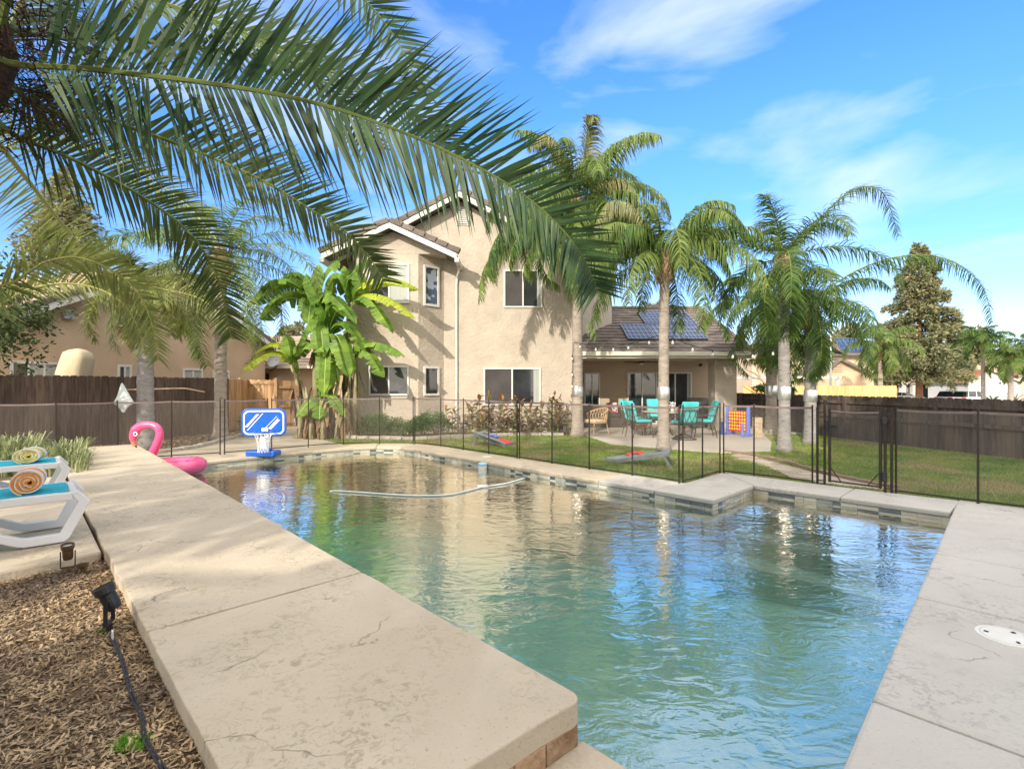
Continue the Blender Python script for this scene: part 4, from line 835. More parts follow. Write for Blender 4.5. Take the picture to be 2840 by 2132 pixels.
dfr([c0, D(67, 222, 4.0), D(234, 262, 4.2), D(418, 325, 4.4), D(569, 392, 4.6), D(669, 452, 4.8), D(745, 500, 4.9), D(800, 560, 5.0), D(832, 610, 5.0)], .64, 140, .024, (.1, -1, .45), 4, m=DATEO, tip=.35, rr=(.024, .005))
dfr([(-4.0, 3.5, 3.9), D(20, 285, 4.4), D(117, 326, 4.6), D(234, 383, 4.9), D(334, 443, 5.2), D(401, 495, 5.4), D(447, 555, 5.5), D(478, 625, 5.6), D(492, 690, 5.6), D(500, 730, 5.6)], .62, 140, .024, (.1, -1, .4), 5, m=DATEO, tip=.35, droop=.35)
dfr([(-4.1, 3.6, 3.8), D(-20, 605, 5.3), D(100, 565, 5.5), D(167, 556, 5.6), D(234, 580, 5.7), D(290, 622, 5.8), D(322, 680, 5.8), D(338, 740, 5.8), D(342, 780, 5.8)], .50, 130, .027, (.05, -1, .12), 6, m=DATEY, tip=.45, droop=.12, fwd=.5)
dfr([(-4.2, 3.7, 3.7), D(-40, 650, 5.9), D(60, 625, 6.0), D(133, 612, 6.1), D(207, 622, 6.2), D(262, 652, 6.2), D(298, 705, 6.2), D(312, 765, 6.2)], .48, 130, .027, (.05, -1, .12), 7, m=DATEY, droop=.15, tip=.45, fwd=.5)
dfr([(-4.0, 3.5, 4.2), D(150, -60, 3.9), D(330, 0, 4.2), D(500, 60, 4.4), D(640, 130, 4.6), D(740, 220, 4.8), D(800, 320, 4.9)], .62, 100, .024, (.1, -1, .6), 9, m=DATEO)
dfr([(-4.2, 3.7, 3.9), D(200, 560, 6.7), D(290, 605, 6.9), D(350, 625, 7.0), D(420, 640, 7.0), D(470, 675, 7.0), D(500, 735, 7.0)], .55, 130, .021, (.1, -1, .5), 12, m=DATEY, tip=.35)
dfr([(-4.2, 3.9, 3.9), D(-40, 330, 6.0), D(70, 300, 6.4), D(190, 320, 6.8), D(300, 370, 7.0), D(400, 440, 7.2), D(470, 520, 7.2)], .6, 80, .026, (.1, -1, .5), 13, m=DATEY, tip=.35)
for i, (az, el) in enumerate(((150, 40), (185, 10), (215, 45), (250, 20), (275, 55), (300, 12), (120, 60), (330, 50), (205, -15))):
    dfr(arc(dc+Vector((math.cos(R(az)), math.sin(R(az)), 0))*.25, R(az), R(el), 3.4, 1.5), .6, 80, .034, None, 20+i, seg=3)
# more fronds of the palms behind, in front of the neighbour's wall
# ---------------------------------------------------------------- leafy crowns
def leafcloud(name, root, m, n, size, fn, seed, flat=0, aspect=.5):
    rg = np.random.default_rng(seed); c, out = fn(rg, n); n = len(c)
    a = rg.normal(0, 1, (n, 3)); a += out*1.0; a[:, 2] *= (1-flat); a /= np.linalg.norm(a, axis=1)[:, None]+1e-9
    b = rg.normal(0, 1, (n, 3)); b -= a*(a*b).sum(1)[:, None]; b /= np.linalg.norm(b, axis=1)[:, None]+1e-9
    s = size*rg.uniform(.5, 1.4, n)[:, None]; V = np.stack([c, c+a*s*.5+b*s*aspect*.5, c+a*s, c+a*s*.5-b*s*aspect*.5], 1).reshape(-1, 3)
    if root is not None and root in RT: V = V-np.array(RT[root]['M'].translation)
    return rawmesh(name, V, np.arange(4*n).reshape(-1, 4), m, root)
def blobs(centers):
    def fn(rg, n):
        C = np.array(centers, float); w = C[:, 3]**2; i = rg.choice(len(C), n, p=w/w.sum()); d = rg.normal(0, 1, (n, 3)); d /= np.linalg.norm(d, axis=1)[:, None]
        r = C[i, 3:4]*rg.uniform(.25, 1, (n, 1))**.5; r[:, 0] *= 1+.25*np.sin(d[:, 0]*5+i)*np.cos(d[:, 2]*6+i*2); e = d*r; e[:, 2] *= .8; return C[i, :3]+e, d
    return fn
def rblobs(c, R_, n, r, seed, sq=(1, 1, 1)):
    rg = random.Random(seed); o = []
    for i in range(n):
        d = Vector((rg.gauss(0, 1), rg.gauss(0, 1), rg.gauss(0, 1))).normalized()*R_*rg.uniform(.35, 1); o.append((c[0]+d.x*sq[0], c[1]+d.y*sq[1], c[2]+d.z*sq[2], r*rg.uniform(.7, 1.2)))
    return o
def tree(name, label, x, y, z0, h, cr, seed, m=OLIVE, n=9000, size=.22, tr=.22, nb=22, cz=.62, sq=(1, 1, 1), group=None, bm_=BARK, cat='tree'):
    t = thing(name, label, cat, (x, y, z0), world=True, group=group); rg = random.Random(seed); mb = MB()
    mb.tube([(x, y, z0-.1), (x+.1, y, z0+h*.3), (x, y+.1, z0+h*.6)], [tr, tr*.8, tr*.5], 10); mb.build('trunk', bm_, t, smooth=True); B = rblobs((x, y, z0+h*cz), cr, nb, cr*.42, seed, sq)
    mb = MB()
    for b in B[:12]: mb.tube([(x, y, z0+h*.35), ((x+b[0])/2, (y+b[1])/2, z0+h*.42+rg.uniform(0, .5)), b[:3]], [tr*.4, tr*.25, .03], 6)
    mb.build('limb', bm_, t); leafcloud('crown', t, m, n, size, blobs(B), seed); return t
def conifer(name, label, x, y, z0, h, r, seed, n=16000, size=.5, m=CONIF, base=.14, tr=.4, bm_=BARKR):
    t = thing(name, label, 'tree', (x, y, z0), world=True); mb = MB(); mb.tube([(x, y, z0-.1), (x, y, z0+h*.5), (x, y, z0+h*.97)], [tr, tr*.6, .05], 10); mb.build('trunk', bm_, t)
    rg = random.Random(seed); br = []
    nb = 210
    for i in range(nb):
        u = base+(1-base)*(i/nb); z = z0+h*u; az = rg.uniform(0, 6.28); taper = (1-u)/(1-base); l = r*(taper**.75)*rg.uniform(.55, 1.12)+.25
        br.append((z, az, l, rg.uniform(-.25, .12)))
    mb = MB()
    for z, az, l, s in br[::2]: mb.tube([(x, y, z), (x+math.cos(az)*l*.9, y+math.sin(az)*l*.9, z+s*l*.9)], [.06, .01], 4)
    mb.build('limb', bm_, t)
    def fn(g, n):
        B = np.array(br); w = B[:, 2]**1.1; i = g.choice(nb, n, p=w/w.sum()); q = g.uniform(.12, 1, n)**.75; L_ = B[i, 2]; lat = g.normal(0, .17, n)*L_*(1.15-q); az = B[i, 1]; px = np.cos(az)*q*L_-np.sin(az)*lat; py = np.sin(az)*q*L_+np.cos(az)*lat
        z = B[i, 0]+B[i, 3]*q*L_+g.normal(0, .15, n)*(.7+L_*.25)-.10*L_*q*q; return np.stack([x+px, y+py, z], 1), np.stack([np.cos(az), np.sin(az), -.25+0*az], 1)*1.3
    leafcloud('crown', t, m, n, size, fn, seed, flat=.3, aspect=.4); return t
conifer('redwood_tree', 'tall conical redwood tree with a red brown trunk beyond the street fence', 48.4, 60, -.95, 19.3, 5.3, 31, n=60000, size=.40, base=.19)
tree('street_tree', 'dense rounded conifer green tree behind the redwood on its right side', 66, 76, -.95, 13, 3.8, 32, CONIF, 5000, .7, nb=16)
tree('street_tree', 'broad low tree filling the gap left of the redwood trunk', 44, 66, -.95, 11, 4.6, 33, CONIF, 9000, .7, nb=22, cz=.55)
conifer('backyard_tree', 'yellowish conifer crown seen through the palm fronds at the upper left', -21.2, 24, 0, 11.6, 1.9, 34, n=6000, size=.28, base=.62, tr=.15)
tree('backyard_tree', 'tiny distant tree crown above the neighbour low roof left of the banana plants', -22.5, 52, 0, 8.3, 1.0, 35, CONIF, 900, .4, nb=6, cz=.85)
tree('feathery_tree', 'small feathery leaved tree at the left edge in front of the tan neighbour house', -10.75, 10.0, 0, 5.2, 1.5, 36, OLIVE, 6500, .10, tr=.06, nb=30, cz=.58, sq=(1, .6, 1))
# ---------------------------------------------------------------- banana plants
def bleaf(mb, pts, W, seed, m=0, torn=.75, nrm=None):
    rg = random.Random(seed); n = 22; P = catmull(pts, n); tilt = rg.uniform(-.5, .5); mb.tube(P, [.022-.016*i/(n-1) for i in range(n)], 5, 2)
    k0 = 4; up_ = Vector(nrm) if nrm is not None else Z3
    for sd in (-1, 1):
        bend = rg.uniform(.2, .6); off = 0
        for i in range(k0, n-1):
            if rg.random() < torn*.45: off = rg.uniform(-.28, .35)
            u0 = (i-k0)/(n-1-k0); u1 = (i+1-k0)/(n-1-k0); wd = lambda u: W*min(1, (u*5)**.6+.1)*(1-max(0, (u-.7)/.3)**2.2)
            q = []
            for u, idx in ((u0, i), (u1, i+1)):
                T = (P[min(idx+1, n-1)]-P[max(idx-1, 0)]).normalized(); B = T.cross(up_).normalized()*sd; N = B.cross(T)*sd
                N = N if N.z > 0 else -N; w1 = max(.005, wd(u))*rg.uniform(.95, 1.03)
                a = P[idx]; b = a+B*w1*.5+N*(w1*(.22+tilt*sd*.3)); c = b+B*w1*.42-N*w1*(bend+off)+Z3*-.02; q.append((a, b, c+T*(-.02+.1*off*w1)))
            g = .06*(q[1][2]-q[0][2]) if rg.random() < torn else Vector()
            mb.add([q[0][0], q[0][1], q[0][2]+g, q[1][0], q[1][1], q[1][2]-g], [(0, 3, 4, 1), (1, 4, 5, 2)], m)
BP = 0
def banana(label, x, y, h, leaves, seed, lean=(0, 0), r=.11):
    t = thing('banana_plant', label, 'banana plant', (x, y, 0), world=True, group='banana plants clumped at the house corner'); rg = random.Random(seed)
    top = Vector((x+lean[0], y+lean[1], h)); mb = MB(); n = 12
    mb.tube([Vector((x, y, -.05)).lerp(top, i/n)+Vector((lean[0]*-.3*math.sin(i/n*3.14), 0, 0)) for i in range(n+1)], [r*(1.25-.75*i/n)*(1+rg.uniform(-.08, .08)) for i in range(n+1)], 10); mb.build('stem', BSTEM, t, smooth=True)
    mb = MB()
    for i in range(16):
        u = rg.uniform(.1, .8); p = Vector((x, y, 0)).lerp(top, u); a = rg.uniform(0, 6.28); d = Vector((math.cos(a), math.sin(a), 0)); l = rg.uniform(.3, .8); s_ = d.cross(Z3)*rg.uniform(.03, .07)
        p = p+d*r*.9; e = p+d*.08-Z3*l*.5; f = e+d*rg.uniform(-.03, .1)-Z3*l*.5; mb.add([p-s_, p+s_, e+s_, e-s_, f+s_*.3, f-s_*.3], [(0, 1, 2, 3), (3, 2, 4, 5)])
    mb.build('dead_leaf', DEADL, t)
    for i, (tx, ty, tz, mz, W, k) in enumerate(leaves):
        tip = Vector((tx, ty, tz)); mid = top.lerp(tip, .5); mid.z = mz; b0 = top.lerp(tip, .12); b0.z = top.z+(mz-top.z)*.5
        lb = MB(); bleaf(lb, [top-Z3*.3, b0, mid, tip], W, seed*31+i); lb.build('leaf', [BANY if k else BAN, BAN, BRIB], t, fixn=False)
def DL(x, y, Y): v = D(x, y, Y); return (v.x, v.y, v.z)
def lv(tx, ty, my, Y, W=.3, k=0): W *= 1.35; v = D(tx, ty, Y); m_ = D(tx, my, Y); return (v.x, v.y, v.z, m_.z, W, k)
banana('tallest banana plant of the clump with broad torn leaves reaching left', -5.95, 15.3, 3.75, [lv(540, 660, 612, 14.9, .30), lv(560, 690, 640, 14.7, .34), lv(628, 590, 600, 15.2, .28), lv(690, 570, 590, 15.4, .26), lv(760, 690, 640, 14.8, .3), lv(600, 625, 600, 15.6, .28), lv(735, 560, 590, 15.7, .24), lv(665, 700, 640, 14.8, .28), lv(700, 770, 690, 14.6, .26)], 1)
banana('banana plant nearest the house wall with leaves lying across the upper window', -5.1, 15.5, 4.05, [lv(905, 625, 610, 15.2, .28, 1), lv(897, 688, 640, 15.0, .26, 1), lv(790, 640, 590, 15.3, .30), lv(740, 575, 585, 15.5, .3), lv(800, 560, 575, 15.6, .26), lv(700, 640, 600, 15.3, .3), lv(850, 720, 650, 14.9, .26)], 2, (.1, 0))
banana('banana plant in the middle of the clump with upright young leaves', -5.5, 15.1, 3.0, [lv(660, 590, 640, 15.0, .28), lv(720, 600, 650, 15.1, .24), lv(770, 700, 660, 14.6, .30), lv(640, 640, 650, 15.4, .26), lv(790, 760, 700, 14.9, .24), lv(640, 770, 700, 14.8, .26), lv(755, 815, 730, 14.6, .26), lv(700, 850, 760, 14.5, .24)], 3)
banana('leaning banana plant at the left of the clump with yellow green leaves', -6.25, 14.95, 2.25, [lv(524, 800, 765, 14.5, .22, 1), lv(548, 765, 745, 14.7, .20, 1), lv(610, 730, 730, 15, .24), lv(700, 760, 740, 14.5, .24)], 4, (-.25, 0), .085)
banana('right hand banana plant with two leaves in front of the lower house wall', -4.75, 15.25, 2.55, [lv(875, 770, 745, 14.9, .22), lv(830, 815, 765, 14.9, .22), lv(800, 745, 735, 15.2, .24)], 5, (.05, 0), .09)
banana('low banana sucker at the front of the clump', -5.6, 14.75, 1.3, [lv(690, 905, 880, 14.3, .18), lv(745, 900, 860, 14.4, .18), lv(640, 900, 870, 14.3, .16), lv(720, 820, 840, 14.7, .18)], 6, (0, 0), .07)
for i, (x, y, h, ln) in enumerate(((-6.05, 15.05, 1.9, -.35), (-5.75, 15.25, 2.3, .1), (-5.3, 14.85, 1.7, .2), (-4.95, 15.1, 2.1, .15), (-5.85, 14.75, 1.5, -.2), (-5.45, 14.6, 1.6, .12), (-5.1, 14.75, 1.35, .3))):
    banana(('slanting dry banana stem at the left foot of the clump', 'dry banana stem standing between the two tallest banana plants', 'short dry banana stem at the front right of the clump', 'dry banana stem leaning toward the house wall', 'dry banana stem leaning left in the front row of the clump', 'middle dry banana stem in the front row of the clump', 'right leaning dry banana stem in the front row of the clump')[i], x, y, h, [(x+ln-.3, y-.2, h+.5, h+.5, .2, 0)] if i < 4 else [], 20+i, (ln, 0), .08)
# ---------------------------------------------------------------- cannas, shrubs, strap leaves
CAN = [(-1.9, 16.2, 1.0), (-1.45, 16.3, 1.15), (-1.0, 16.1, 1.35), (-.55, 16.2, 1.45), (-.1, 16.1, 1.25), (.3, 16.25, 1.45), (.75, 16.1, 1.1), (1.1, 16.2, 1.2), (1.5, 16.1, 1.45), (1.72, 16.3, 1.3), (.05, 15.95, .9), (-.8, 15.95, .9), (1.35, 15.95, .95), (.55, 15.95, .9)]
WH = ['leftmost canna plant beside the downspout', 'canna plant just right of the downspout', 'canna plant with a tall bronze shoot below the large window', 'canna plant with the tallest bronze leaf by the window corner', 'canna plant below the middle of the large window', 'canna plant with upright leaves below the right window pane', 'canna plant below the right corner of the large window', 'canna plant on bare wall right of the large window', 'tall pointed canna plant near the palm trunk', 'last canna plant against the palm trunk', 'short canna at the front row under the window centre', 'short canna at the front row near the left end', 'short canna at the front row near the palm trunk', 'short canna at the front row under the right pane']
for i, (x, y, h) in enumerate(CAN):
    t = thing('canna_plant', WH[i], 'canna', (x, y, 0), world=True, group='bronze leaved canna plants in the bed along the house wall'); rg = random.Random(90+i); st = MB(); lf = MB()
    for k in range(4):
        a = rg.uniform(0, 6.28); bx, by = x+.14*math.cos(a), y+.1*math.sin(a); hh = h*rg.uniform(.75, 1.0); tx, ty = bx+.08*math.cos(a), by+.08*math.sin(a); st.tube([(bx, by, 0), (tx, ty, hh*.85)], [.016, .008], 5)
        for q in range(8):
            z = hh*(.12+.8*q/7.5); az = a+q*2.5+rg.uniform(-.4, .4); l = rg.uniform(.26, .42)*(1-.25*q/7); el = R(rg.uniform(15, 75) if q > 5 else rg.uniform(-15, 50)); u = Vector((math.cos(az), math.sin(az), 0)); s_ = u.cross(Z3); p = Vector((bx+(tx-bx)*z/hh, by+(ty-by)*z/hh, z)); d = u*math.cos(el)+Z3*math.sin(el); wn = l*rg.uniform(.17, .24); nn = s_.cross(d)*wn*.5
            m1 = p+d*l*.4; m2 = p+d*l*.75-Z3*l*.05; e = p+d*l-Z3*l*rg.uniform(.05, .25); lf.add([p, m1-s_*wn+nn, m1, m1+s_*wn+nn, m2-s_*wn*.7+nn*.6, m2, m2+s_*wn*.7+nn*.6, e], [(0, 2, 1), (0, 3, 2), (1, 2, 5, 4), (2, 3, 6, 5), (4, 5, 7), (5, 6, 7)])
    st.build('stem', RACH, t); lf.build('foliage', CANNA, t, fixn=False)
def shrub(label, x, y, w, h, seed, m=SHRUB, n=5200, z0=-.02, sz=.06, d=.6):
    t = thing('garden_shrub', label, 'shrub', (x, y, z0), world=True); rg = random.Random(seed); mb = MB()
    for k in range(9): a = k*.7; mb.tube([(x, y, z0), (x+.3*w*math.cos(a), y+.3*d*math.sin(a), z0+h*.6)], [.012, .004], 4)
    mb.build('stem', BARK, t); leafcloud('foliage', t, m, n, sz, blobs([(x+rg.uniform(-.5, .5)*w, y+rg.uniform(-.5, .5)*d, z0+h*rg.uniform(.3, .72), rg.uniform(.2, .33)*h) for _ in range(16)]), seed, aspect=.3); return t
shrub('large feathery green shrub in the bed between banana clump and house', -4.35, 15.4, 1.35, .85, 41, n=8000)
shrub('green shrub with yellow flecks left of the downspout behind the mesh fence', -3.2, 15.2, 1.3, .75, 42, n=7000)
shrub('round dark green shrub seen through the mesh fence near the downspout', -2.35, 15.5, .8, .85, 43, n=4500)
shrub('small bushy plant beside the pale palm trunk at the left fence', -7.95, 15.7, .75, .75, 44, mat('grey_green_leaf', (.09, .15, .04), (.20, .26, .09), 3, .7, trans=.3, rnd=.4), n=3500)
shrub('vine with reddish stems spilling over the rear black fence', 9.15, 17.3, 1.3, .5, 45, n=2600, z0=1.15, sz=.09)
# strap leaved clumps in the raised bed
for i, (x, y, nb, h) in enumerate(((-7.3, 8.15, 240, .36), (-6.75, 7.65, 210, .34), (-7.15, 7.3, 220, .36), (-7.9, 7.9, 220, .5), (-7.7, 8.7, 170, .36), (-6.45, 7.25, 110, .28), (-8.4, 8.6, 160, .48))):
    rg = random.Random(60+i); mb = MB()
    for k in range(nb):
        a = rg.uniform(0, 6.28); r0 = .3*rg.random()**.5; b = Vector((x+r0*math.cos(a), y+r0*math.sin(a), .28)); u = Vector((math.cos(a+rg.uniform(-.8, .8)), math.sin(a+rg.uniform(-.8, .8)), 0)); l = h*.85*rg.uniform(.6, 1.3); s_ = u.cross(Z3)*rg.uniform(.006, .012); le = rg.uniform(.15, .7)
        p1 = b+Z3*l*.6+u*l*.25*le; p2 = p1+Z3*l*.35+u*l*.45*le; p3 = p2+u*l*.3*le+Z3*l*(.15-.35*le); mb.add([b-s_, b+s_, p1-s_, p1+s_, p2-s_*.7, p2+s_*.7, p3], [(0, 1, 3, 2), (2, 3, 5, 4), (4, 5, 6)])
    tag(mb.build('strap_plant', STRAP, fixn=False), ('strap leaved clump in the middle of the raised bed behind the loungers', 'strap leaved clump nearest the raised deck corner', 'strap leaved clump right behind the far lounger', 'tallest strap leaved clump behind the far lounger at the left', 'strap leaved clump at the back of the raised bed near the brown fence', 'smallest strap leaved clump at the front right of the raised bed', 'strap leaved clump at the far left back of the raised bed')[i], 'plant', 'strap leaved plants in the raised bed')
# unseen trees added behind the camera to shade the near deck and right lawn
tree('unseen_shade_tree', 'big unseen leafy tree added behind the camera to shade the right lawn', 3.2, -6.5, 0, 15, 4.0, 51, OLIVE, 15000, .42, nb=26, cz=.60, sq=(1.1, .5, 1.25))
tree('unseen_shade_tree', 'unseen leafy tree added behind the camera to shade the right deck', -1.2, -6.0, 0, 9.6, 3.0, 52, OLIVE, 22000, .36, nb=34, cz=.60, sq=(1.2, .5, .95))
tree('unseen_shade_tree', 'unseen rounded tree added in front of the rear house to shade the near deck', -3.7, -5.2, 0, 7.4, 1.7, 55, OLIVE, 6000, .3, nb=16, cz=.78, sq=(1.3, .5, .8))
tree('unseen_shade_tree', 'unseen leafy tree added behind the camera beyond the lawn shade', 9.5, -7, 0, 13, 4.2, 53, OLIVE, 9000, .45, nb=22, cz=.62, sq=(1.1, .5, 1.1))
tree('unseen_shade_tree', 'unseen tree added at the far left behind the camera to dapple the loungers', -9.9, -6.2, 0, 10.4, 2.5, 54, OLIVE, 3600, .26, nb=20, cz=.72, sq=(1.45, .5, .75))
N_ = thing('unseen_rear_house', 'unseen two storey stucco house added behind the camera to shade the near deck', 'house', (-3.5, -7, 0), world=True)  # unseen house added behind the camera; its eave shapes the deck shade
mb = MB(); mb.b2((-6.6, -10, -.05), (1.5, -6.2, 5.3)); mb.build('wall', STUCT, N_)
mb = MB(); tiles(mb, (-6.9, -5.9, 5.3), (1.8, -5.9, 5.3), (1.8, -8.1, 6.4), (-6.9, -8.1, 6.4), 8, 16); tiles(mb, (-6.9, -10.3, 5.3), (1.8, -10.3, 5.3), (1.8, -8.1, 6.4), (-6.9, -8.1, 6.4), 4, 8); mb.build('roof', TILEa, N_)
# ---------------------------------------------------------------- objects by the pool
def ptube(mb, pts, n, r, m=0, k=8): P = catmull(pts, n); mb.tube(P, r if not callable(r) else [r(i/(n-1)) for i in range(n)], k, m); return P
# sun loungers (only the foot ends show): local x towards the foot, origin at the foot on the deck
def lounger(label, loc):
    t = thing('sun_lounger', label, 'sun lounger', loc, math.atan2(VV.y, VV.x), group='white loungers with teal slings on the raised deck')
    prof = [(.0, .40), (.075, .305), (-.055, .03), (-.085, .0), (-.31, .0), (-.36, .012), (-.80, .235), (-.86, .32), (-.80, .34), (-.755, .31), (-.33, .085), (-.115, .085), (-.035, .28), (-.06, .345), (-.03, .40)]
    for y in (-.29, .29):
        mb = MB(); n = len(prof); w = .028
        out = [(.0, .40), (.08, .30), (-.05, .025), (-.08, .0), (-.31, .0), (-.35, .012), (-.82, .25), (-.88, .385)]; inn = [(-.045, .38), (.0, .305), (-.105, .075), (-.115, .07), (-.30, .07), (-.335, .078), (-.77, .295), (-.79, .345)]
        vs = [(x, y+s*w, z) for s in (-1, 1) for (x, z) in out]+[(x, y+s*w, z) for s in (-1, 1) for (x, z) in inn]; k = len(out); fs = []
        for i in range(k-1):
            fs += [(i, i+1, 2*k+i+1, 2*k+i), (k+i, 3*k+i, 3*k+i+1, k+i+1), (i, k+i, k+i+1, i+1), (2*k+i, 2*k+i+1, 3*k+i+1, 3*k+i)]
        fs += [(0, 2*k, 3*k, k), (k-1, 2*k-1, 4*k-1, 3*k-1)]; mb.add(vs, fs)
        mb.build('leg', WHITEP, t, bevel=.008)
    for y in (-.29, .29):
        mb = MB(); mb.b2((-1.35, y-.022, .325), (-.03, y+.022, .385)); mb.build('side_rail', WHITEP, t, bevel=.008)
    mb = MB(); mb.b2((-.045, -.265, .345), (.0, .265, .385)); mb.build('cross_bar', WHITEP, t, bevel=.008); mb = MB(); mb.b2((-1.35, -.265, .33), (-1.31, .265, .37)); mb.build('cross_bar', WHITEP, t, bevel=.008)
    mb = MB(); n = 12
    for i in range(n):
        x0 = -.05-i*.105; x1 = x0-.105; mb.quad((x0, -.268, .388-.004*math.sin(i/n*3.1)), (x0, .268, .388-.004*math.sin(i/n*3.1)), (x1, .268, .388-.004*math.sin((i+1)/n*3.1)), (x1, -.268, .388-.004*math.sin((i+1)/n*3.1)))
    mb.build('sling', TEAL, t)
    b = MB(); M = Matrix.Translation(Vector((-1.33, 0, .36))) @ Matrix.Rotation(R(42), 4, 'Y'); b.box((-.36, 0, 0), (.70, .52, .012), 0, 0, M); bo = b.build('backrest', TEAL, t)
    mb = MB()
    for y in (-.28, .28): mb.box((-.36, y, 0), (.76, .04, .045), 0, 0, M)
    mb.box((-.74, 0, 0), (.04, .6, .045), 0, 0, M); mb.build('back_frame', WHITEP, bo, bevel=.006)
    mb = MB()
    for y in (-.29, .29): mb.b2((-1.75, y-.025, 0), (-1.68, y+.025, .36))
    mb.b2((-1.75, -.3, .33), (-1.28, -.26, .37)); mb.b2((-1.75, .26, .33), (-1.28, .3, .37)); mb.build('rear_frame', WHITEP, t, bevel=.006)
    return t
lounger('near white sun lounger with teal sling, holding the orange striped towel', (-3.72, 4.30, SH))
lounger('far white sun lounger with teal sling in front of the strap leaved plants', (-5.22, 5.84, SH))
def towel(label, m1, loc, rz, r=.095, ln=.26, oval=1.0, seed=1):
    t = thing('rolled_towel', label, 'towel', loc, rz, group='rolled striped towels on the loungers'); turns = 3.6; n = 110; rg = random.Random(seed)
    def sp(u): a = u*turns*2*math.pi+.6; rr = .012+(r-.012)*u; rr += .004*math.sin(a*2.3+seed)*(1-u*.6)+(.010*math.sin(a+1)*(1-u)); return (rr*math.cos(a)*oval, rr*math.sin(a)/oval**.5)
    for mt, par, nm, ks_ in ((m1, 0, 'coloured_stripe', (0, 1, 2)), (WHTT, 1, 'white_stripe', (0,)), (WHTT, 1, 'white_stripe', (2,))):
        mb = MB()
        for i in range(n-1):
            u0, u1 = i/(n-1), (i+1)/(n-1); bl = int(u0*turns*2.6+.3) % 2
            for k, (y0, y1) in enumerate(((-ln/2, -ln/6), (-ln/6, ln/6), (ln/6, ln/2))):
                if k not in ks_: continue
                (a, b), (c, d) = sp(u0), sp(u1); th = .0125
                def off(x, z, s): l = math.hypot(x, z)+1e-6; return (x+x/l*s, z+z/l*s)
                t0_, t1_ = (-th, .004) if par == 0 else (.004, th)
                if k == 1: t0_, t1_ = (-th, th)
                if k == 1 and par == 1: continue
                q = [off(a, b, t0_), off(a, b, t1_), off(c, d, t1_), off(c, d, t0_)]
                mb.add([(x, y0, z+r/oval**.5) for x, z in q]+[(x, y1, z+r/oval**.5) for x, z in q], [(0, 1, 2, 3), (4, 7, 6, 5), (1, 5, 6, 2), (0, 3, 7, 4)])
        mb.build(nm, mt, t)
    return t
towel('rolled orange and white towel on the near lounger', ORNG, (-3.88, 4.06, SH+.385), R(38), .094, .27, seed=1)
towel('rolled yellow and white towel on the far lounger', YELT, (-5.36, 5.62, SH+.385), R(30), .088, .27, 1.25, seed=2)
# spot lights
def spot(label, loc, rz, tilt, m, s=1.0, stake=True):
    t = thing('garden_spotlight', label, 'spotlight', loc, rz); M = Matrix.Translation(Vector((0, 0, .155*s))) @ Matrix.Rotation(tilt, 4, 'Y')
    def TL(mb, prof, mm=0, n=18):
        o = len(mb.v); mb.lathe([(a*s, b*s) for a, b in prof], (0, 0, 0), n, mm)
        for i in range(o, len(mb.v)): mb.v[i] = tuple(M @ Vector(mb.v[i]))
    mb = MB(); TL(mb, [(0, -.05), (.026, -.05), (.030, -.03), (.031, .02), (.038, .03), (.040, .06), (.036, .062), (.035, .04), (.0, .04)]); mb.build('lamp_head', m, t, smooth=False, bevel=.002)
    mb = MB(); TL(mb, [(0, .046), (.034, .046)]); mb.build('lens', LENS, t)
    mb = MB()
    for y in (-.040, .040): mb.b2((-.008*s, y*s-.003, .05*s), (.008*s, y*s+.003, .165*s))
    mb.b2((-.008*s, -.043*s, .045*s), (.008*s, .043*s, .055*s)); mb.build('bracket', m, t, bevel=.002)
    mb = MB(); mb.lathe([(.0, 0), (.010*s, 0), (.014*s, .02*s), (.012*s, .05*s), (0, .05*s)], (0, 0, -.01), 10); mb.build('stake', m, t)
    return t
spot('bronze garden spotlight standing in the chips below the near lounger', (-3.15, 3.58, .235), R(-60), R(8), BRONZE, 1.0)
spot('black garden spotlight leaning beside the raised deck with its cable', (-2.17, 2.72, .235), R(200), R(24), BLK, 1.25)
spot('left one of the two small black spotlights in the left bed by the pale palm', (-8.35, 13.6, -.01), R(100), R(30), BLK, .9)
spot('right one of the two small black spotlights in the left bed by the pale palm', (-8.15, 13.55, -.01), R(60), R(25), BLK, .9)
mb = MB(); mb.lathe([(0, .0), (.02, 0), (.014, .03), (.016, .07), (.034, .085), (.036, .10), (.030, .098), (.028, .085), (.0, .08)], (-3.02, 3.55, .22), 14); tag(mb.build('stake_socket', BRONZE), 'empty dark stake socket in the chips right of the bronze spotlight', 'stake')
mb = MB(); P = [D(243, 1370, 2.5), D(258, 1420, 2.35), D(272, 1445, 2.25), D(285, 1500, 2.15), D(300, 1545, 2.05), D(318, 1590, 1.95), D(335, 1625, 1.88), D(350, 1665, 1.8), D(370, 1730, 1.7)]
cp = []
for px, py in ((240, 1372), (256, 1418), (273, 1440), (284, 1495), (300, 1545), (318, 1592), (336, 1632), (352, 1668), (372, 1730)):
    g = G(px*1.2839, py*1.2839, .262); cp.append(g)
for sx in (-.0035, .0035): ptube(mb, [p+Vector((sx+.012*math.sin(i*2.1), sx, .004*math.sin(i*1.7))) for i, p in enumerate(cp)], 60, .0038, k=6)
tag(mb.build('cable', BLK), 'twin black low voltage cable running down the chips beside the deck', 'cable')
mb = MB(); g = G(243*1.2839, 1372*1.2839, .28); mb.box(g, (.006, .03, .05), .8); tag(mb.build('cable_tag', WHITEP), 'small white tag on the black spotlight cable', 'tag')
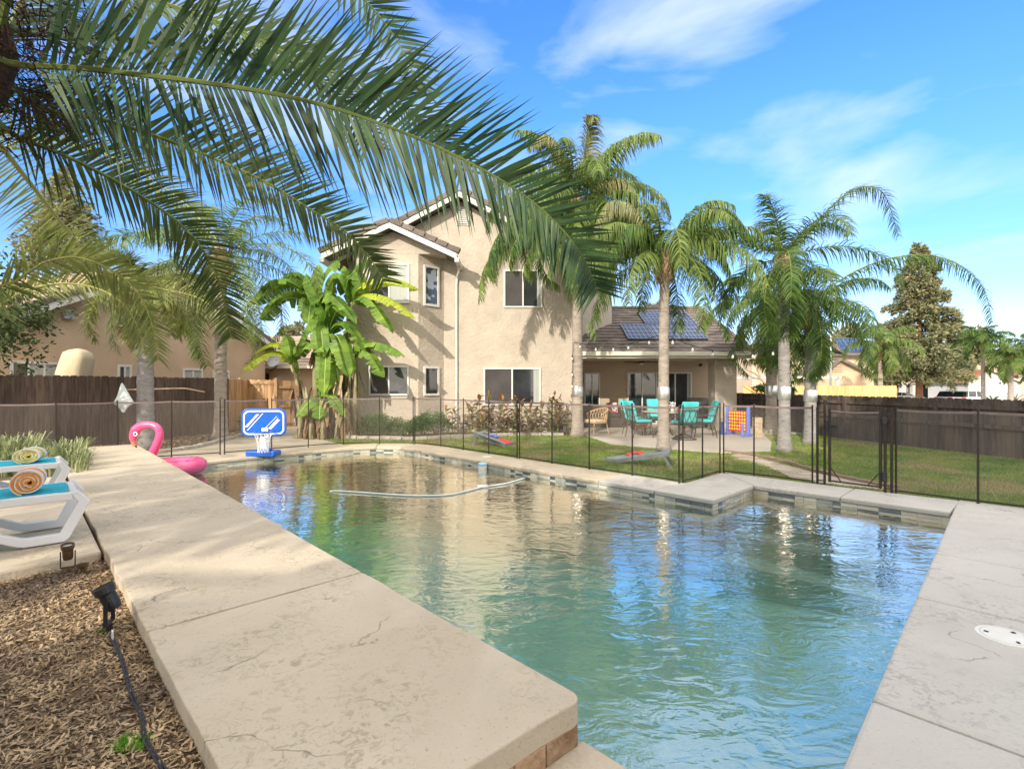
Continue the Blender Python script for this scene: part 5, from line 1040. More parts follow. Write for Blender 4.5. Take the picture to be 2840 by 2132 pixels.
# flamingo float
FL = thing('flamingo_float', 'pink inflatable flamingo ring floating in the far left pool corner', 'pool float', (-6.36, 9.66, -.17), world=True)
fc = Vector((-6.42, 9.62, .02)); mb = MB(); n1, n2 = 44, 16; R0, r0 = .39, .145
vs = []
for i in range(n1):
    a = 2*math.pi*i/n1
    for j in range(n2):
        b = 2*math.pi*j/n2; rr = r0*(1-.05*abs(math.sin(a*11))*(1 if math.cos(b) > -.2 else .2)); vs.append((fc.x+(R0+rr*math.cos(b))*math.cos(a), fc.y+(R0+rr*math.cos(b))*math.sin(a), fc.z+rr*math.sin(b)*.95))
mb.add(vs, [(i*n2+j, ((i+1) % n1)*n2+j, ((i+1) % n1)*n2+(j+1) % n2, i*n2+(j+1) % n2) for i in range(n1) for j in range(n2)]); mb.build('ring', PINK, FL, smooth=True)
mb = MB()
for k in range(5):
    a0 = -1.0+k*.42; pts = [(fc.x+(R0+.06*math.cos(t*3))*math.cos(a0+t*.28), fc.y+(R0+.09*math.sin(t*3.0+.5))*math.sin(a0+t*.28), fc.z+r0*.97) for t in np.linspace(0, 1, 9)]; mb.tube(pts, .004, 5)
mb.build('feather_print', PINKD, FL)
NY = 9.72; npx = [(414, 1275), (424, 1255), (436, 1230), (443, 1205), (438, 1187), (424, 1178.5), (404, 1178), (386, 1184), (375, 1194)]
mb = MB(); ptube(mb, [A(x, y, NY) for x, y in npx], 34, lambda u: .085-.022*min(1, u*1.6)+.028*max(0, (u-.72)/.28), 0, 14); mb.build('neck', PINK, FL, smooth=True)
mb = MB(); hp = [A(377, 1193, NY), A(371, 1203, NY), A(369, 1214, NY), A(371, 1222, NY)]; ptube(mb, hp, 10, lambda u: .088-.035*u, 0, 14); hd = mb.build('head', PINK, FL, smooth=True)
mb = MB(); ptube(mb, [A(370, 1219, NY), A(371, 1229, NY), A(376, 1237, NY)], 8, lambda u: .055-.035*u, 0, 12); bk = mb.build('beak', CORAL, FL, smooth=True)
mb = MB(); ptube(mb, [A(376, 1236.5, NY), A(380, 1241, NY)], 4, lambda u: .022-.016*u, 0, 8); mb.build('beak_tip', BLK, bk, smooth=True)
mb = MB(); e = A(376, 1203, NY-.088); mb.tube([e, e+Vector((0, -.008, 0))], .040, 18); mb.build('eye', WHITEP, hd)
mb = MB(); mb.tube([e+Vector((0, -.008, 0)), e+Vector((0, -.012, 0))], .022, 16); mb.build('pupil', BLK, hd)
# toy basketball hoop
HB = thing('toy_basketball_hoop', 'blue plastic poolside basketball hoop standing on the far coping', 'basketball hoop', (-5.48, 11.22, 0), world=True)
hx, hy_ = -5.50, 11.22; mb = MB(); yb = hy_-.02
def rrect(w, h, r, n=6, arch=0): return [(sx*(w/2-r)+r*math.cos(a)*1, sz*(h/2-r)+r*math.sin(a)+arch*(1-((sx*(w/2-r)+r*math.cos(a))/(w/2))**2)*(1 if sz > 0 else -.3)) for sx, sz, a0 in ((1, 1, 0), (-1, 1, 90), (-1, -1, 180), (1, -1, 270)) for a in [R(a0+90*i/n) for i in range(n+1)]]
th_ = R(12); bx = Vector((math.cos(th_), math.sin(th_), 0)); bn = Vector((math.sin(th_), -math.cos(th_), 0)); bc = Vector((hx, yb, .735))
mb.prof(rrect(.92, .60, .13, arch=.03), .05, bc, bx); bb = mb.build('backboard', BLUEP, HB, bevel=.012)
mb = MB(); o_ = rrect(.84, .52, .11, arch=.03); i_ = rrect(.775, .455, .085, arch=.025); c1 = bc+bn*.0285; k = len(o_)
mb.add([c1+bx*a+Z3*b for a, b in o_]+[c1+bx*a+Z3*b for a, b in i_], [(i, (i+1) % k, k+(i+1) % k, k+i) for i in range(k)]); mb.build('white_border', WHITEP, bb)
mb = MB()
for (x0, z0, x1, z1, w) in ((-.36, -.09, -.12, .19, .030), (-.335, -.165, -.02, .205, .012), (-.30, -.02, -.20, .10, .018), (.02, -.13, .27, .14, .008), (.12, -.15, .31, .06, .030), (.08, -.15, .30, .10, .010)):
    mb.add([c1+bx*(x0-w)+Z3*z0, c1+bx*(x0+w)+Z3*z0, c1+bx*(x1+w)+Z3*z1, c1+bx*(x1-w)+Z3*z1], [(0, 1, 2, 3)])
mb.build('white_stripe', WHITEP, bb)
mb = MB(); mb.prism([(hx-.09, yb-.02), (hx+.11, yb-.02), (hx+.10, yb+.12), (hx-.08, yb+.12)], .13, .46); mb.build('pole', WHITEP, HB, bevel=.02)
mb = MB(); mb.prism([(hx-.36, yb-.12), (hx+.30, yb-.18), (hx+.34, yb+.10), (hx+.15, yb+.22), (hx-.30, yb+.20)], .0, .12); mb.prism([(hx-.15, yb-.07), (hx+.15, yb-.07), (hx+.12, yb+.16), (hx-.12, yb+.16)], .12, .17); mb.build('base', BLUEP, HB, bevel=.03)
rc = bc+bn*.24+bx*.04+Z3*(-.19); mb = MB(); mb.tube([rc+Vector((.19*math.cos(a), .19*math.sin(a), 0)) for a in np.linspace(0, 2*math.pi, 25)], .014, 8, 0, False); q = bc+bx*.03-Z3*.15; mb.box(q+bn*.045, (.13, .06, .07), th_, 1); rm = mb.build('rim', [BLUEP, WHITEP], HB)
mb = MB()
for k in range(12):
    for s in (1, -1):
        pts = [rc+Vector((rr*math.cos(R(30*k)+s*tt*.26+.05*math.sin(k*2+tt*3)), rr*math.sin(R(30*k)+s*tt*.26), -z)) for tt, rr, z in ((0, .19, 0), (1, .155, .09), (2, .125, .18), (3, .11, .27), (4, .105, .36), (5, .11, .44))]; mb.tube(pts, .0055, 4)
mb.build('net', NET, rm)
mb = MB(); mb.lathe([(.0001, -.11)]+[(.11*math.sin(a), -.11*math.cos(a)) for a in np.linspace(.15, 3.0, 12)]+[(.0001, .11)], (hx-.13, yb+.24, .13), 20); bl = mb.build('toy_basketball', BLUEP, smooth=True); tag(bl, 'small blue ball with white panels tucked behind the hoop pole', 'ball')
mb = MB(); mb.lathe([(.111*math.sin(a), -.111*math.cos(a)) for a in np.linspace(1.0, 1.5, 5)], (hx-.13, yb+.24, .13), 20); mb.build('white_panel', WHITEP, bl, smooth=True)
# pool bits
mb = MB(); hz = -.135; hp = [G(905, 1392, -.6), G(912, 1366, -.2)]+[G(x, y, hz) for x, y in ((930, 1361), (1000, 1365), (1069, 1370), (1150, 1374), (1240, 1372), (1300, 1360), (1340, 1350), (1400, 1341), (1440, 1330), (1456, 1326))]
ptube(mb, hp, 60, .013, k=8); PC = mb.build('cleaner_hose', HOSE, smooth=True); tag(PC, 'white pool cleaner hose snaking across the water', 'hose')
mb = MB(); g = G(1338, 1350, hz); mb.tube([g+Vector((-.09, 0, 0)), g+Vector((.09, .02, 0))], .034, 10); mb.build('hose_float', HOSE, PC, smooth=True)
PV = thing('pool_cleaner', 'blue and white pool cleaner under water at the end of the hose', 'pool cleaner', (-4.0, 9.0, -1.0), world=True); mb = MB(); mb.lathe([(0, 0), (.16, 0), (.18, .05), (.13, .11), (.05, .14), (.0, .14)], (-3.95, 7.6, -1.5), 18); mb.build('body', mat('cleaner_blue', (.05, .4, .65), rough=.3), PV, smooth=True)
mb = MB(); mb.tube([(-3.95, 7.6, -1.36), (-3.9, 7.55, -1.2)], .04, 10); mb.build('hose_cuff', WHITEP, PV)
g = G(1338, 1303, -.15); FT = thing('chlorine_floater', 'round pale blue and white chlorine floater by the far coping', 'floater', (g.x, g.y, -.17), world=True)
mb = MB(); mb.lathe([(0, -.05), (.085, -.05), (.09, -.02), (.09, .05), (0, .05)], (g.x, g.y+.1, -.12), 22); mb.build('body', WHITEP, FT, bevel=.006)
mb = MB(); mb.lathe([(.07, .05), (.095, .055), (.095, .085), (.06, .10), (0, .10)], (g.x, g.y+.1, -.12), 22); mb.build('cap', mat('floater_blue', (.35, .62, .78), rough=.35), FT)
def lid(label, x, y, r, detail=True):
    t = thing('skimmer_lid', label, 'skimmer lid', (x, y, .0), group=None); mb = MB(); mb.lathe([(0, .0045), (r*.97, .0045), (r, .002), (r, -.001)], (0, 0, 0), 36); mb.build('lid', mat('lid_white', (.62, .62, .56), (.70, .70, .64), 6, .6), t)
    if detail:
        for a in (0, 2.1, 4.2): mb = MB(); mb.box((r*.62*math.cos(a+.4), r*.62*math.sin(a+.4), .0075), (.022, .016, .003), a); mb.build('finger_hole', BLK, t)
        mb = MB(); mb.lathe([(r*.80, .0048), (r*.83, .0062), (r*.86, .0048)], (0, 0, 0), 36); mb.build('rim_ring', mat('lid_ring', (.52, .52, .46), rough=.6), t)
    return t
lid('round white skimmer lid set in the right deck near the picture edge', 3.10, 3.17, .145)
lid('distant white skimmer lid glaring in the sun on the far coping', -.55, 11.05, .11, False)
# cornhole boards and bags
def cornhole(label, f0, f1, b0, b1, hb, mats, art=False):
    f0, f1, b0, b1 = [Vector(p) for p in (f0, f1, b0, b1)]; t = thing('cornhole_board', label, 'cornhole board', (*f0[:2], 0), world=True, group='cornhole boards on the lawn'); q = [(*f0, .06), (*f1, .06), (*b1, hb), (*b0, hb)]
    mb = MB(); tv = [Vector(p) for p in q]; mb.add(tv+[p-Z3*.085 for p in tv], [(0, 1, 2, 3), (4, 7, 6, 5), (0, 4, 5, 1), (1, 5, 6, 2), (2, 6, 7, 3), (3, 7, 4, 0)]); mb.build('board', mats, t, bevel=.004)
    ax = (f0-b0).normalized()
    for p, o in ((b0, b1), (b1, b0)):
        i = (o-p).normalized(); c = p+ax*.12+i*.05; e = p-ax*.03+i*.05; m2 = MB(); s_ = i*.016
        a = Vector((c.x, c.y, hb-.05)); b = Vector((e.x, e.y, -.03)); w = Vector((ax.x, ax.y, 0))*.028; s3 = Vector((s_.x, s_.y, 0))
        m2.add([a-w-s3, a+w-s3, a+w+s3, a-w+s3, b-w-s3, b+w-s3, b+w+s3, b-w+s3], [(0, 1, 2, 3), (4, 7, 6, 5), (0, 4, 5, 1), (1, 5, 6, 2), (2, 6, 7, 3), (3, 7, 4, 0)]); m2.build('leg', mats, t)
    n = (tv[1]-tv[0]).cross(tv[3]-tv[0]).normalized(); n = n if n.z > 0 else -n; mid = (tv[2]+tv[3])/2; fr = (tv[0]+tv[1])/2; hc = mid+(fr-mid)*.19; u = (fr-mid).normalized(); v_ = n.cross(u)
    mb = MB(); mb.add([hc+n*.003+u*.075*math.cos(a)+v_*.075*math.sin(a) for a in np.linspace(0, 6.28, 21)[:-1]], [tuple(range(20))]); mb.build('hole', BLK, t)
    if art: mb = MB(); w = (tv[1]-tv[0])*.34; mb.add([hc+u*.1+n*.002, fr-w+n*.002, fr+w+n*.002], [(0, 1, 2)]); mb.build('red_stripe', REDC, t)
    return tv, n
tvA, nA = cornhole('grey cornhole board with two red bean bags near the coping', (1.93, 10.55), (2.12, 10.28), (3.18, 10.1), (2.98, 9.56), .30, BGREY)
tvA, nA = tvA, nA
tvB, nB = cornhole('grey cornhole board with a red stripe and blue bean bags further back on the lawn', (.11, 13.4), (-.19, 12.88), (-1.02, 13.25), (-.72, 13.85), .32, BGREY, True)
def bag(label, p, rz, m, g_):
    mb = MB(); n = 9; vs = []; r_ = .085
    for i in range(n):
        for j in range(n):
            x, y = -1+2*i/(n-1), -1+2*j/(n-1); vs.append((p[0]+r_*(x*math.cos(rz)-y*math.sin(rz)), p[1]+r_*(x*math.sin(rz)+y*math.cos(rz)), p[2]+.028*(1-x**4)*(1-y**4)+.006*math.sin(5*x+3*y)))
    mb.add(vs, [(i*n+j, (i+1)*n+j, (i+1)*n+j+1, i*n+j+1) for i in range(n-1) for j in range(n-1)]); mb.add([(v[0], v[1], p[2]-.012) for v in vs], [(i*n+j, i*n+j+1, (i+1)*n+j+1, (i+1)*n+j) for i in range(n-1) for j in range(n-1)])
    return tag(mb.build('bean_bag', m, smooth=True), label, 'bean bag', g_)
def onb(tv, u, v, e=.014): p = lerp2(tv, u, v); return (p.x, p.y, p.z+e)
bag('left red bean bag on the near cornhole board', onb(tvA, .4, .36), .3, REDC, 'red bean bags'); bag('right red bean bag on the near cornhole board', onb(tvA, .55, .50, .022), .9, REDC, 'red bean bags'); bag('red bean bag between the other two on the near board', onb(tvA, .3, .46, .02), 1.4, REDC, 'red bean bags')
bag('left blue bean bag on the far cornhole board', onb(tvB, .3, .62), .5, BLUC, 'blue bean bags'); bag('right blue bean bag on the far cornhole board', onb(tvB, .5, .48, .02), 1.1, BLUC, 'blue bean bags'); bag('blue bean bag at the middle of the far cornhole board', onb(tvB, .7, .56, .02), .2, BLUC, 'blue bean bags')
for i, (px, py, lb) in enumerate(((285, 1612, 'small bright green weed tuft in the wood chips near the bottom edge'), (228, 1365, 'tiny green sprout beside the black garden spotlight'))):
    g = G(px*1.2839, py*1.2839, .24); r_ = (.06, .025)[i]; ob = blades('weed_tuft', [(g.x-r_, g.y-r_*.6), (g.x+r_, g.y-r_*.6), (g.x+r_, g.y+r_*.6), (g.x-r_, g.y+r_*.6)], (420, 60)[i], .24, 70+i, .03, .0022); ob.data.materials[0] = mat('weed_green', (.10, .30, .02), (.2, .45, .04), 9, .7, trans=.3); tag(ob, lb, 'weed')
# edging stones and bricks
def edging(name, label, pts, w, d, h, m, z, cat, group):
    P = catmull([Vector((*p, 0)) for p in pts], 200); acc = 0; last = P[0]; k = 0
    for i in range(1, 200):
        if (P[i]-last).length >= w:
            c = (P[i]+last)/2; a = math.atan2(P[i].y-last.y, P[i].x-last.x); mb = MB(); L_ = (P[i]-last).length*.95; rg = random.Random(k)
            mb.prism([(c.x+x*math.cos(a)-y*math.sin(a), c.y+x*math.sin(a)+y*math.cos(a)) for x, y in ((-L_/2, -d/2+rg.uniform(0, .02)), (L_/2, -d/2+rg.uniform(0, .02)), (L_/2, d/2), (-L_/2, d/2-rg.uniform(0, .02)))], z-.05, z+h+rg.uniform(-.008, .008))
            tag(mb.build(name, m, bevel=.012), label, cat, group); last = P[i]; k += 1
edging('edging_stone', 'grey edging stone in the border of the left fence bed', [(-8.3, 11.3), (-8.0, 12.2), (-7.95, 13.0), (-8.15, 14.2), (-8.3, 15.3), (-8.5, 16.5), (-8.8, 17.8)], .30, .16, .07, STONE, 0, 'stone', 'edging stones of the left bed')
edging('edging_stone', 'pale edging stone in the border of the bed along the house', [(-6.5, 15.9), (-6.0, 15.35), (-4.84, 14.95), (-3.9, 14.85), (-2.9, 14.65), (-1.84, 15.1), (-.38, 15.75), (.8, 15.85), (1.8, 15.85)], .34, .16, .07, STONE, 0, 'stone', 'edging stones of the house bed')
edging('edging_brick', 'brown brick in the curved edging beside the gravel path', [(5.05, 12.0), (5.42, 11.4), (5.6, 10.2), (5.62, 9.2), (5.75, 8.3), (6.0, 7.7)], .21, .09, .05, BRICK, -.02, 'brick', 'brick edging of the gravel path')
# ---------------------------------------------------------------- patio furniture
def chair(label, loc, rz, swivel=False, cat='patio chair'):
    t = thing('patio_chair', label, cat, loc, rz, group='turquoise cushioned chairs around the patio table')   # faces local +x
    mb = MB(); mb.b2((-.26, -.26, .41), (.27, .26, .44)); mb.build('seat_frame', METD, t, bevel=.01)
    for sy in (-.27, .27):
        if not swivel:
            for x0, x1 in ((.24, .30), (-.24, -.34)): mb = MB(); ptube(mb, [(x0, sy, .42), ((x0+x1)/2, sy, .24), (x1, sy, 0)], 8, .014, k=6); mb.build('leg', METD, t)
        mb = MB(); ptube(mb, [(-.26, sy, .66), (0, sy, .655), (.2, sy, .63), (.27, sy, .56), (.25, sy, .43)], 12, .014, k=6); mb.build('arm', METD, t)
    mb = MB(); ptube(mb, [(-.25, -.25, .43), (-.33, -.25, .75), (-.40, -.2, 1.0), (-.42, 0, 1.04), (-.40, .2, 1.0), (-.33, .25, .75), (-.25, .25, .43)], 30, .014, k=6)
    for y in (-.17, 0, .17):
        for s in (-1, 1): mb.tube([(-.27, y-s*.09, .47), (-.39, y+s*.09, .99)], .008, 5)
    for z, x in ((.50, -.265), (.92, -.38)): mb.tube([(x, -.24, z), (x, .24, z)], .01, 6)
    mb.build('back_lattice', METD, t)
    mb = MB(); mb.b2((-.22, -.25, .45), (.30, .25, .53)); c = mb.build('seat_cushion', TEALC, t, bevel=.035)
    M = Matrix.Translation(Vector((-.20, 0, .50))) @ Matrix.Rotation(R(-14), 4, 'Y'); mb = MB(); mb.box((0, 0, .16), (.08, .48, .30), 0, 0, M); mb.box((0, 0, .44), (.08, .47, .22), 0, 0, M); mb.box((-.035, 0, .57), (.10, .47, .08), 0, 0, M); mb.box((-.09, 0, .50), (.03, .46, .20), 0, 0, M); mb.build('back_cushion', TEALC, t, bevel=.03)
    if swivel:
        mb = MB(); mb.tube([(0, 0, .12), (0, 0, .42)], .04, 10)
        for k in range(4): a = k*math.pi/2+.4; ptube(mb, [(0, 0, .16), (.2*math.cos(a), .2*math.sin(a), .10), (.36*math.cos(a), .36*math.sin(a), .01)], 8, .018, k=6)
        mb.tube([(.34*math.cos(a), .34*math.sin(a), .012) for a in np.linspace(0, 6.3, 25)], .012, 6, 0, False); mb.build('swivel_base', METD, t)
    return t
tx, ty = 4.72, 15.55
chair('turquoise cushioned patio chair at the left side of the table, seen from its side', (3.86, 15.25, 0), R(12))
chair('second turquoise cushioned patio chair behind the left one, nearer the doors', (3.95, 16.25, 0), R(-25))
chair('turquoise swivel patio chair with its lattice back towards the pool', (4.98, 14.62, 0), R(100), True)
chair('turquoise cushioned patio chair at the right end of the table near the column', (5.78, 15.25, 0), R(170))
chair('turquoise cushioned patio chair at the far side of the table facing the pool', (4.75, 16.6, 0), R(-92))
T_ = thing('patio_table', 'round dark metal patio table with a pale top between the turquoise chairs', 'table', (tx, ty, 0))
mb = MB(); mb.lathe([(0, .72), (.72, .72), (.74, .735), (.72, .75), (0, .75)], (0, 0, 0), 32); mb.build('tabletop', mat('pale_tabletop', (.45, .38, .32), (.55, .48, .42), 8, .3, spec=.5), T_)
mb = MB(); mb.tube([(.73*math.cos(a), .73*math.sin(a), .725) for a in np.linspace(0, 6.2832, 33)], .018, 6, 0, False); mb.build('table_rim', METD, T_)
for k in range(4):
    a = k*math.pi/2+.7; mb = MB(); ptube(mb, [(.12*math.cos(a), .12*math.sin(a), .70), (.10*math.cos(a), .10*math.sin(a), .35), (.30*math.cos(a), .30*math.sin(a), .10), (.42*math.cos(a), .42*math.sin(a), 0)], 12, .02, k=6); mb.build('leg', METD, T_)
rg = random.Random(8); V_ = thing('flower_vase', 'white flowers in a small vase on the patio table', 'vase', (tx+.25, ty+.1, .75)); mb = MB(); mb.lathe([(0, 0), (.04, 0), (.055, .06), (.03, .13), (.035, .15)], (0, 0, 0), 14); mb.build('vase', WHITEP, V_, smooth=True)
mb = MB()
for i in range(40): a, b = rg.uniform(0, 6.28), rg.uniform(0, .10); mb.box((b*math.cos(a), b*math.sin(a), .20+rg.uniform(-.05, .09)), (.03, .03, .02), a)
mb.build('flower_head', WHITEP, V_)
mb = MB(); mb.lathe([(0, 0), (.06, 0), (.12, .05), (.125, .055), (.06, .012), (0, .01)], (0, 0, 0), 18); B_ = mb.build('fruit_bowl', mat('glass_bowl', (.5, .5, .45), rough=.2)); B_.location = (tx+.3, ty-.3, .75); tag(B_, 'shallow bowl of oranges on the patio table', 'bowl')
for i, (x, y, z) in enumerate(((0, 0, .06), (.06, .02, .06), (-.05, .04, .06), (.0, .05, .10))):
    mb = MB(); mb.lathe([(.0001, -.034)]+[(.034*math.sin(a), -.034*math.cos(a)) for a in np.linspace(.2, 2.9, 7)]+[(.0001, .034)], (tx+.3+x, ty-.3+y, .78+z*.6), 10); tag(mb.build('orange', mat('orange_fruit', (.8, .30, .02), rough=.5), smooth=True), 'orange in the bowl on the patio table', 'orange', 'oranges in the bowl')
# rattan armchair
W1 = thing('rattan_armchair', 'light rattan armchair with a pale cushion beside the corner palm', 'armchair', (2.62, 15.85, 0), R(-150)) # faces local +x
arcp = [(-.02+.34*math.cos(a), .34*math.sin(a)) for a in np.linspace(R(75), R(285), 15)]
mb = MB(); n = 15; topz = lambda i: .84-.20*abs((i-7)/7)**1.6
mb.tube([(x*1.12, y*1.08, topz(i)) for i, (x, y) in enumerate(arcp)], .018, 7); mb.tube([(x, y, .40) for x, y in arcp], .014, 6)
for i in range(n-1):
    for s in (0, 1): a, b = (arcp[i], arcp[i+1]) if s == 0 else (arcp[i+1], arcp[i]); mb.tube([(a[0], a[1], .41), (b[0]*1.12, b[1]*1.08, topz(i+1-s))], .008, 4); 
    m_ = arcp[i]; 
mb.build('woven_back', RATT, W1)
mb = MB(); mb.tube([(x, y, .40) for x, y in arcp]+[(.28, -.28, .40), (.30, .28, .40), arcp[0]+(.40,)], .016, 6); mb.lathe([(0, .385), (.30, .385), (.30, .40), (0, .40)], (0, 0, 0), 16); mb.build('seat', RATT, W1)
for x, y in ((.26, -.26), (.26, .26), (-.24, -.24), (-.24, .24)): mb = MB(); mb.tube([(x, y, .40), (x*1.25, y*1.2, 0)], [.017, .013], 7); mb.build('leg', RATT, W1)
mb = MB(); mb.b2((-.24, -.24, .405), (.26, .24, .48)); mb.build('cushion', mat('cream_pattern', (.70, .62, .50), (.55, .30, .18), 18, .9, contrast=(.55, .6)), W1, bevel=.03)
S_ = thing('outdoor_sofa', 'dark wicker sofa against the patio wall left of the sliding doors', 'sofa', (3.35, 18.9, 0))
mb = MB(); mb.b2((-.8, -.3, 0), (.8, .4, .38)); mb.build('base', WICK, S_, bevel=.02)
mb = MB(); mb.b2((-.8, .25, .38), (.8, .42, .80)); mb.build('backrest', WICK, S_, bevel=.02)
for x in (-.75, .75): mb = MB(); mb.b2((x-.07, -.3, .38), (x+.07, .25, .6)); mb.build('arm', WICK, S_, bevel=.02)
mb = MB(); mb.b2((-.66, -.28, .39), (.66, .22, .50)); mb.build('cushion', mat('dark_cushion', (.05, .05, .055), rough=.9), S_, bevel=.03)
mb = MB(); M = Matrix.Translation(Vector((3.75, 18.95, .70))) @ Matrix.Rotation(R(-20), 4, 'X'); mb.box((0, 0, 0), (.42, .11, .42), 0, 0, M); tag(mb.build('pillow', PILL, bevel=.045), 'white pillow with a red trellis pattern on the dark sofa', 'pillow')
mb = MB()
for i in range(4): mb.b2((4.25, 17.6, .02+i*.13), (4.75, 18.1, .13+i*.13))
tag(mb.build('wooden_crate', mat('dark_wood', (.13, .06, .035), (.22, .11, .06), 6, .7), bevel=.006), 'reddish brown slatted wooden crate beside the left patio chair', 'crate')
GR = thing('gas_grill', 'stainless gas grill standing between the patio wall and the column', 'grill', (6.85, 18.55, 0))
mb = MB(); mb.b2((-.34, -.27, .1), (.34, .27, .82)); mb.build('cabinet', BLK, GR, bevel=.01)
mb = MB(); n = 10; pr = [(-.26+.52*i/n, .84+.26*math.sin(math.pi*i/n)**.7) for i in range(n+1)]; mb.add([(x, y, z) for x in (-.36, .36) for y, z in pr], [tuple(range(n+1)), tuple(range(n+1, 2*n+2))[::-1]]+[(i, i+1, n+2+i, n+1+i) for i in range(n)]+[(0, n+1, 2*n+1, n)]); ld = mb.build('lid', STEEL, GR); mb = MB(); mb.tube([(-.28, -.31, .95), (.28, -.31, .95)], .014, 8); mb.build('handle', STEEL, ld)
mb = MB(); mb.b2((-.62, -.25, .80), (-.35, .25, .83)); mb.b2((.35, -.25, .80), (.62, .25, .83)); mb.build('side_shelf', STEEL, GR)
for x in (-.28, .28): mb = MB(); mb.tube([(x-.02, 0, .07), (x+.02, 0, .07)], .07, 14); mb.build('wheel', RUB, GR)
FN = thing('ceiling_fan', 'dark four blade ceiling fan with a light under the patio roof', 'ceiling fan', (4.72, 18.4, 2.56))
mb = MB(); mb.lathe([(0, 0), (.07, 0), (.06, -.05), (.02, -.06), (.02, -.12), (.0, -.12)], (0, 0, 0), 16); mb.build('mount', WHITEP, FN, smooth=True)
mb = MB(); mb.lathe([(0, -.10), (.10, -.11), (.12, -.16), (.10, -.21), (0, -.21)], (0, 0, 0), 20); mb.build('motor', METD, FN, smooth=True)
mb = MB(); mb.lathe([(0, -.21), (.09, -.21), (.07, -.245), (0, -.255)], (0, 0, 0), 20); mb.build('lamp', WHITEP, FN, smooth=True)
for k in range(4):
    a = R(8+90*k); M = Matrix.Rotation(a, 4, 'Z') @ Matrix.Translation(Vector((.12, 0, -.165))) @ Matrix.Rotation(R(12), 4, 'X'); mb = MB(); mb.add([M @ Vector(p) for p in ((0, -.03, 0), (.12, -.06, 0), (.52, -.07, 0), (.54, 0, 0), (.52, .07, 0), (.12, .06, 0), (0, .03, 0))]+[M @ Vector((p[0], p[1], .01)) for p in ((0, -.03, 0), (.12, -.06, 0), (.52, -.07, 0), (.54, 0, 0), (.52, .07, 0), (.12, .06, 0), (0, .03, 0))], [tuple(range(7)), tuple(range(7, 14))[::-1]]+[(i, (i+1) % 7, 7+(i+1) % 7, 7+i) for i in range(7)]); mb.build('blade', METD, FN)
# giant connect game and block tower
CF = thing('giant_connect_game', 'giant four in a row game with red panel and blue stand beside the column', 'lawn game', (7.05, 15.75, 0), R(-62))
mb = MB(); nx, nz = 7, 6; w, h = .62, .60
mb.b2((-w/2, -.04, .12), (w/2, .04, .76)); pn = mb.build('panel', REDP, CF, bevel=.01)
for ix in range(nx):
    for iz in range(nz): 
        pass
mb = MB()
for ix in range(nx):
    for iz in range(nz):
        c = Vector((-w/2+w*(ix+.5)/nx, 0, .15+h*(iz+.5)/nz))
        for s in (-1, 1): mb.add([c+Vector((.032*math.cos(a), s*.0425, .036*math.sin(a))) for a in np.linspace(0, 6.283, 13)[:-1]], [tuple(range(12))])
mb.build('yellow_slot', YELP, pn)
for sx in (-.37, .37):
    mb = MB(); mb.b2((sx-.035, -.05, .03), (sx+.035, .05, .88)); mb.b2((sx-.045, -.30, 0), (sx+.045, .30, .07)); mb.b2((sx-.03, -.30, .05), (sx+.03, -.23, .40)); mb.b2((sx-.03, .23, .05), (sx+.03, .30, .40)); mb.build('stand', PERI, CF, bevel=.012)
JT = thing('block_tower', 'stacked pine block tower game beside the blue and red game', 'lawn game', (7.32, 15.05, 0), R(20))
mb = MB(); rg = random.Random(4)
for k in range(12):
    for j in range(3):
        o = (j-1)*.062
        if k % 2: mb.box((o, rg.uniform(-.008, .008), .025+k*.05), (.058, .19, .046))
        else: mb.box((rg.uniform(-.008, .008), o, .025+k*.05), (.19, .058, .046))
mb.build('block_stack', JENGA, JT, bevel=.003)
# string lights
SL = thing('string_lights', 'string of clear bulbs hung between the palm trunks across the patio roof', 'string lights', (2.0, 15.6, 3), world=True)
a0 = A(1592, 948, 15.5); a1 = A(1838, 925, 12.3); a2 = A(2172, 962, 12.2); mb = MB(); bulbs = []
for p, q, sg, nbb in ((a0, a1, .42, 5), (a1, a2, .55, 6)):
    pts = [p.lerp(q, i/24)-Z3*sg*4*(i/24)*(1-i/24)*.5 for i in range(25)]; mb.tube(pts, .009, 5)
    for k in range(nbb): u = (k+.5)/nbb*24; bulbs.append(pts[int(u)])
mb.tube([A(1590, 950, 15.45), A(1588, 1000, 15.45), A(1586, 1070, 15.45)], .008, 5); bulbs += [A(1587, y, 15.44) for y in (985, 1030, 1062)]
mb.build('wire', BLK, SL)
for b in bulbs:
    mb = MB(); mb.lathe([(.0, 0), (.018, 0), (.018, -.06), (0, -.06)], b, 8); s_ = mb.build('socket', BLK, SL); mb = MB(); mb.lathe([(.014, -.06), (.03, -.10), (.032, -.125), (.02, -.15), (.0001, -.155)], b, 10); mb.build('bulb', BULB, s_, smooth=True)
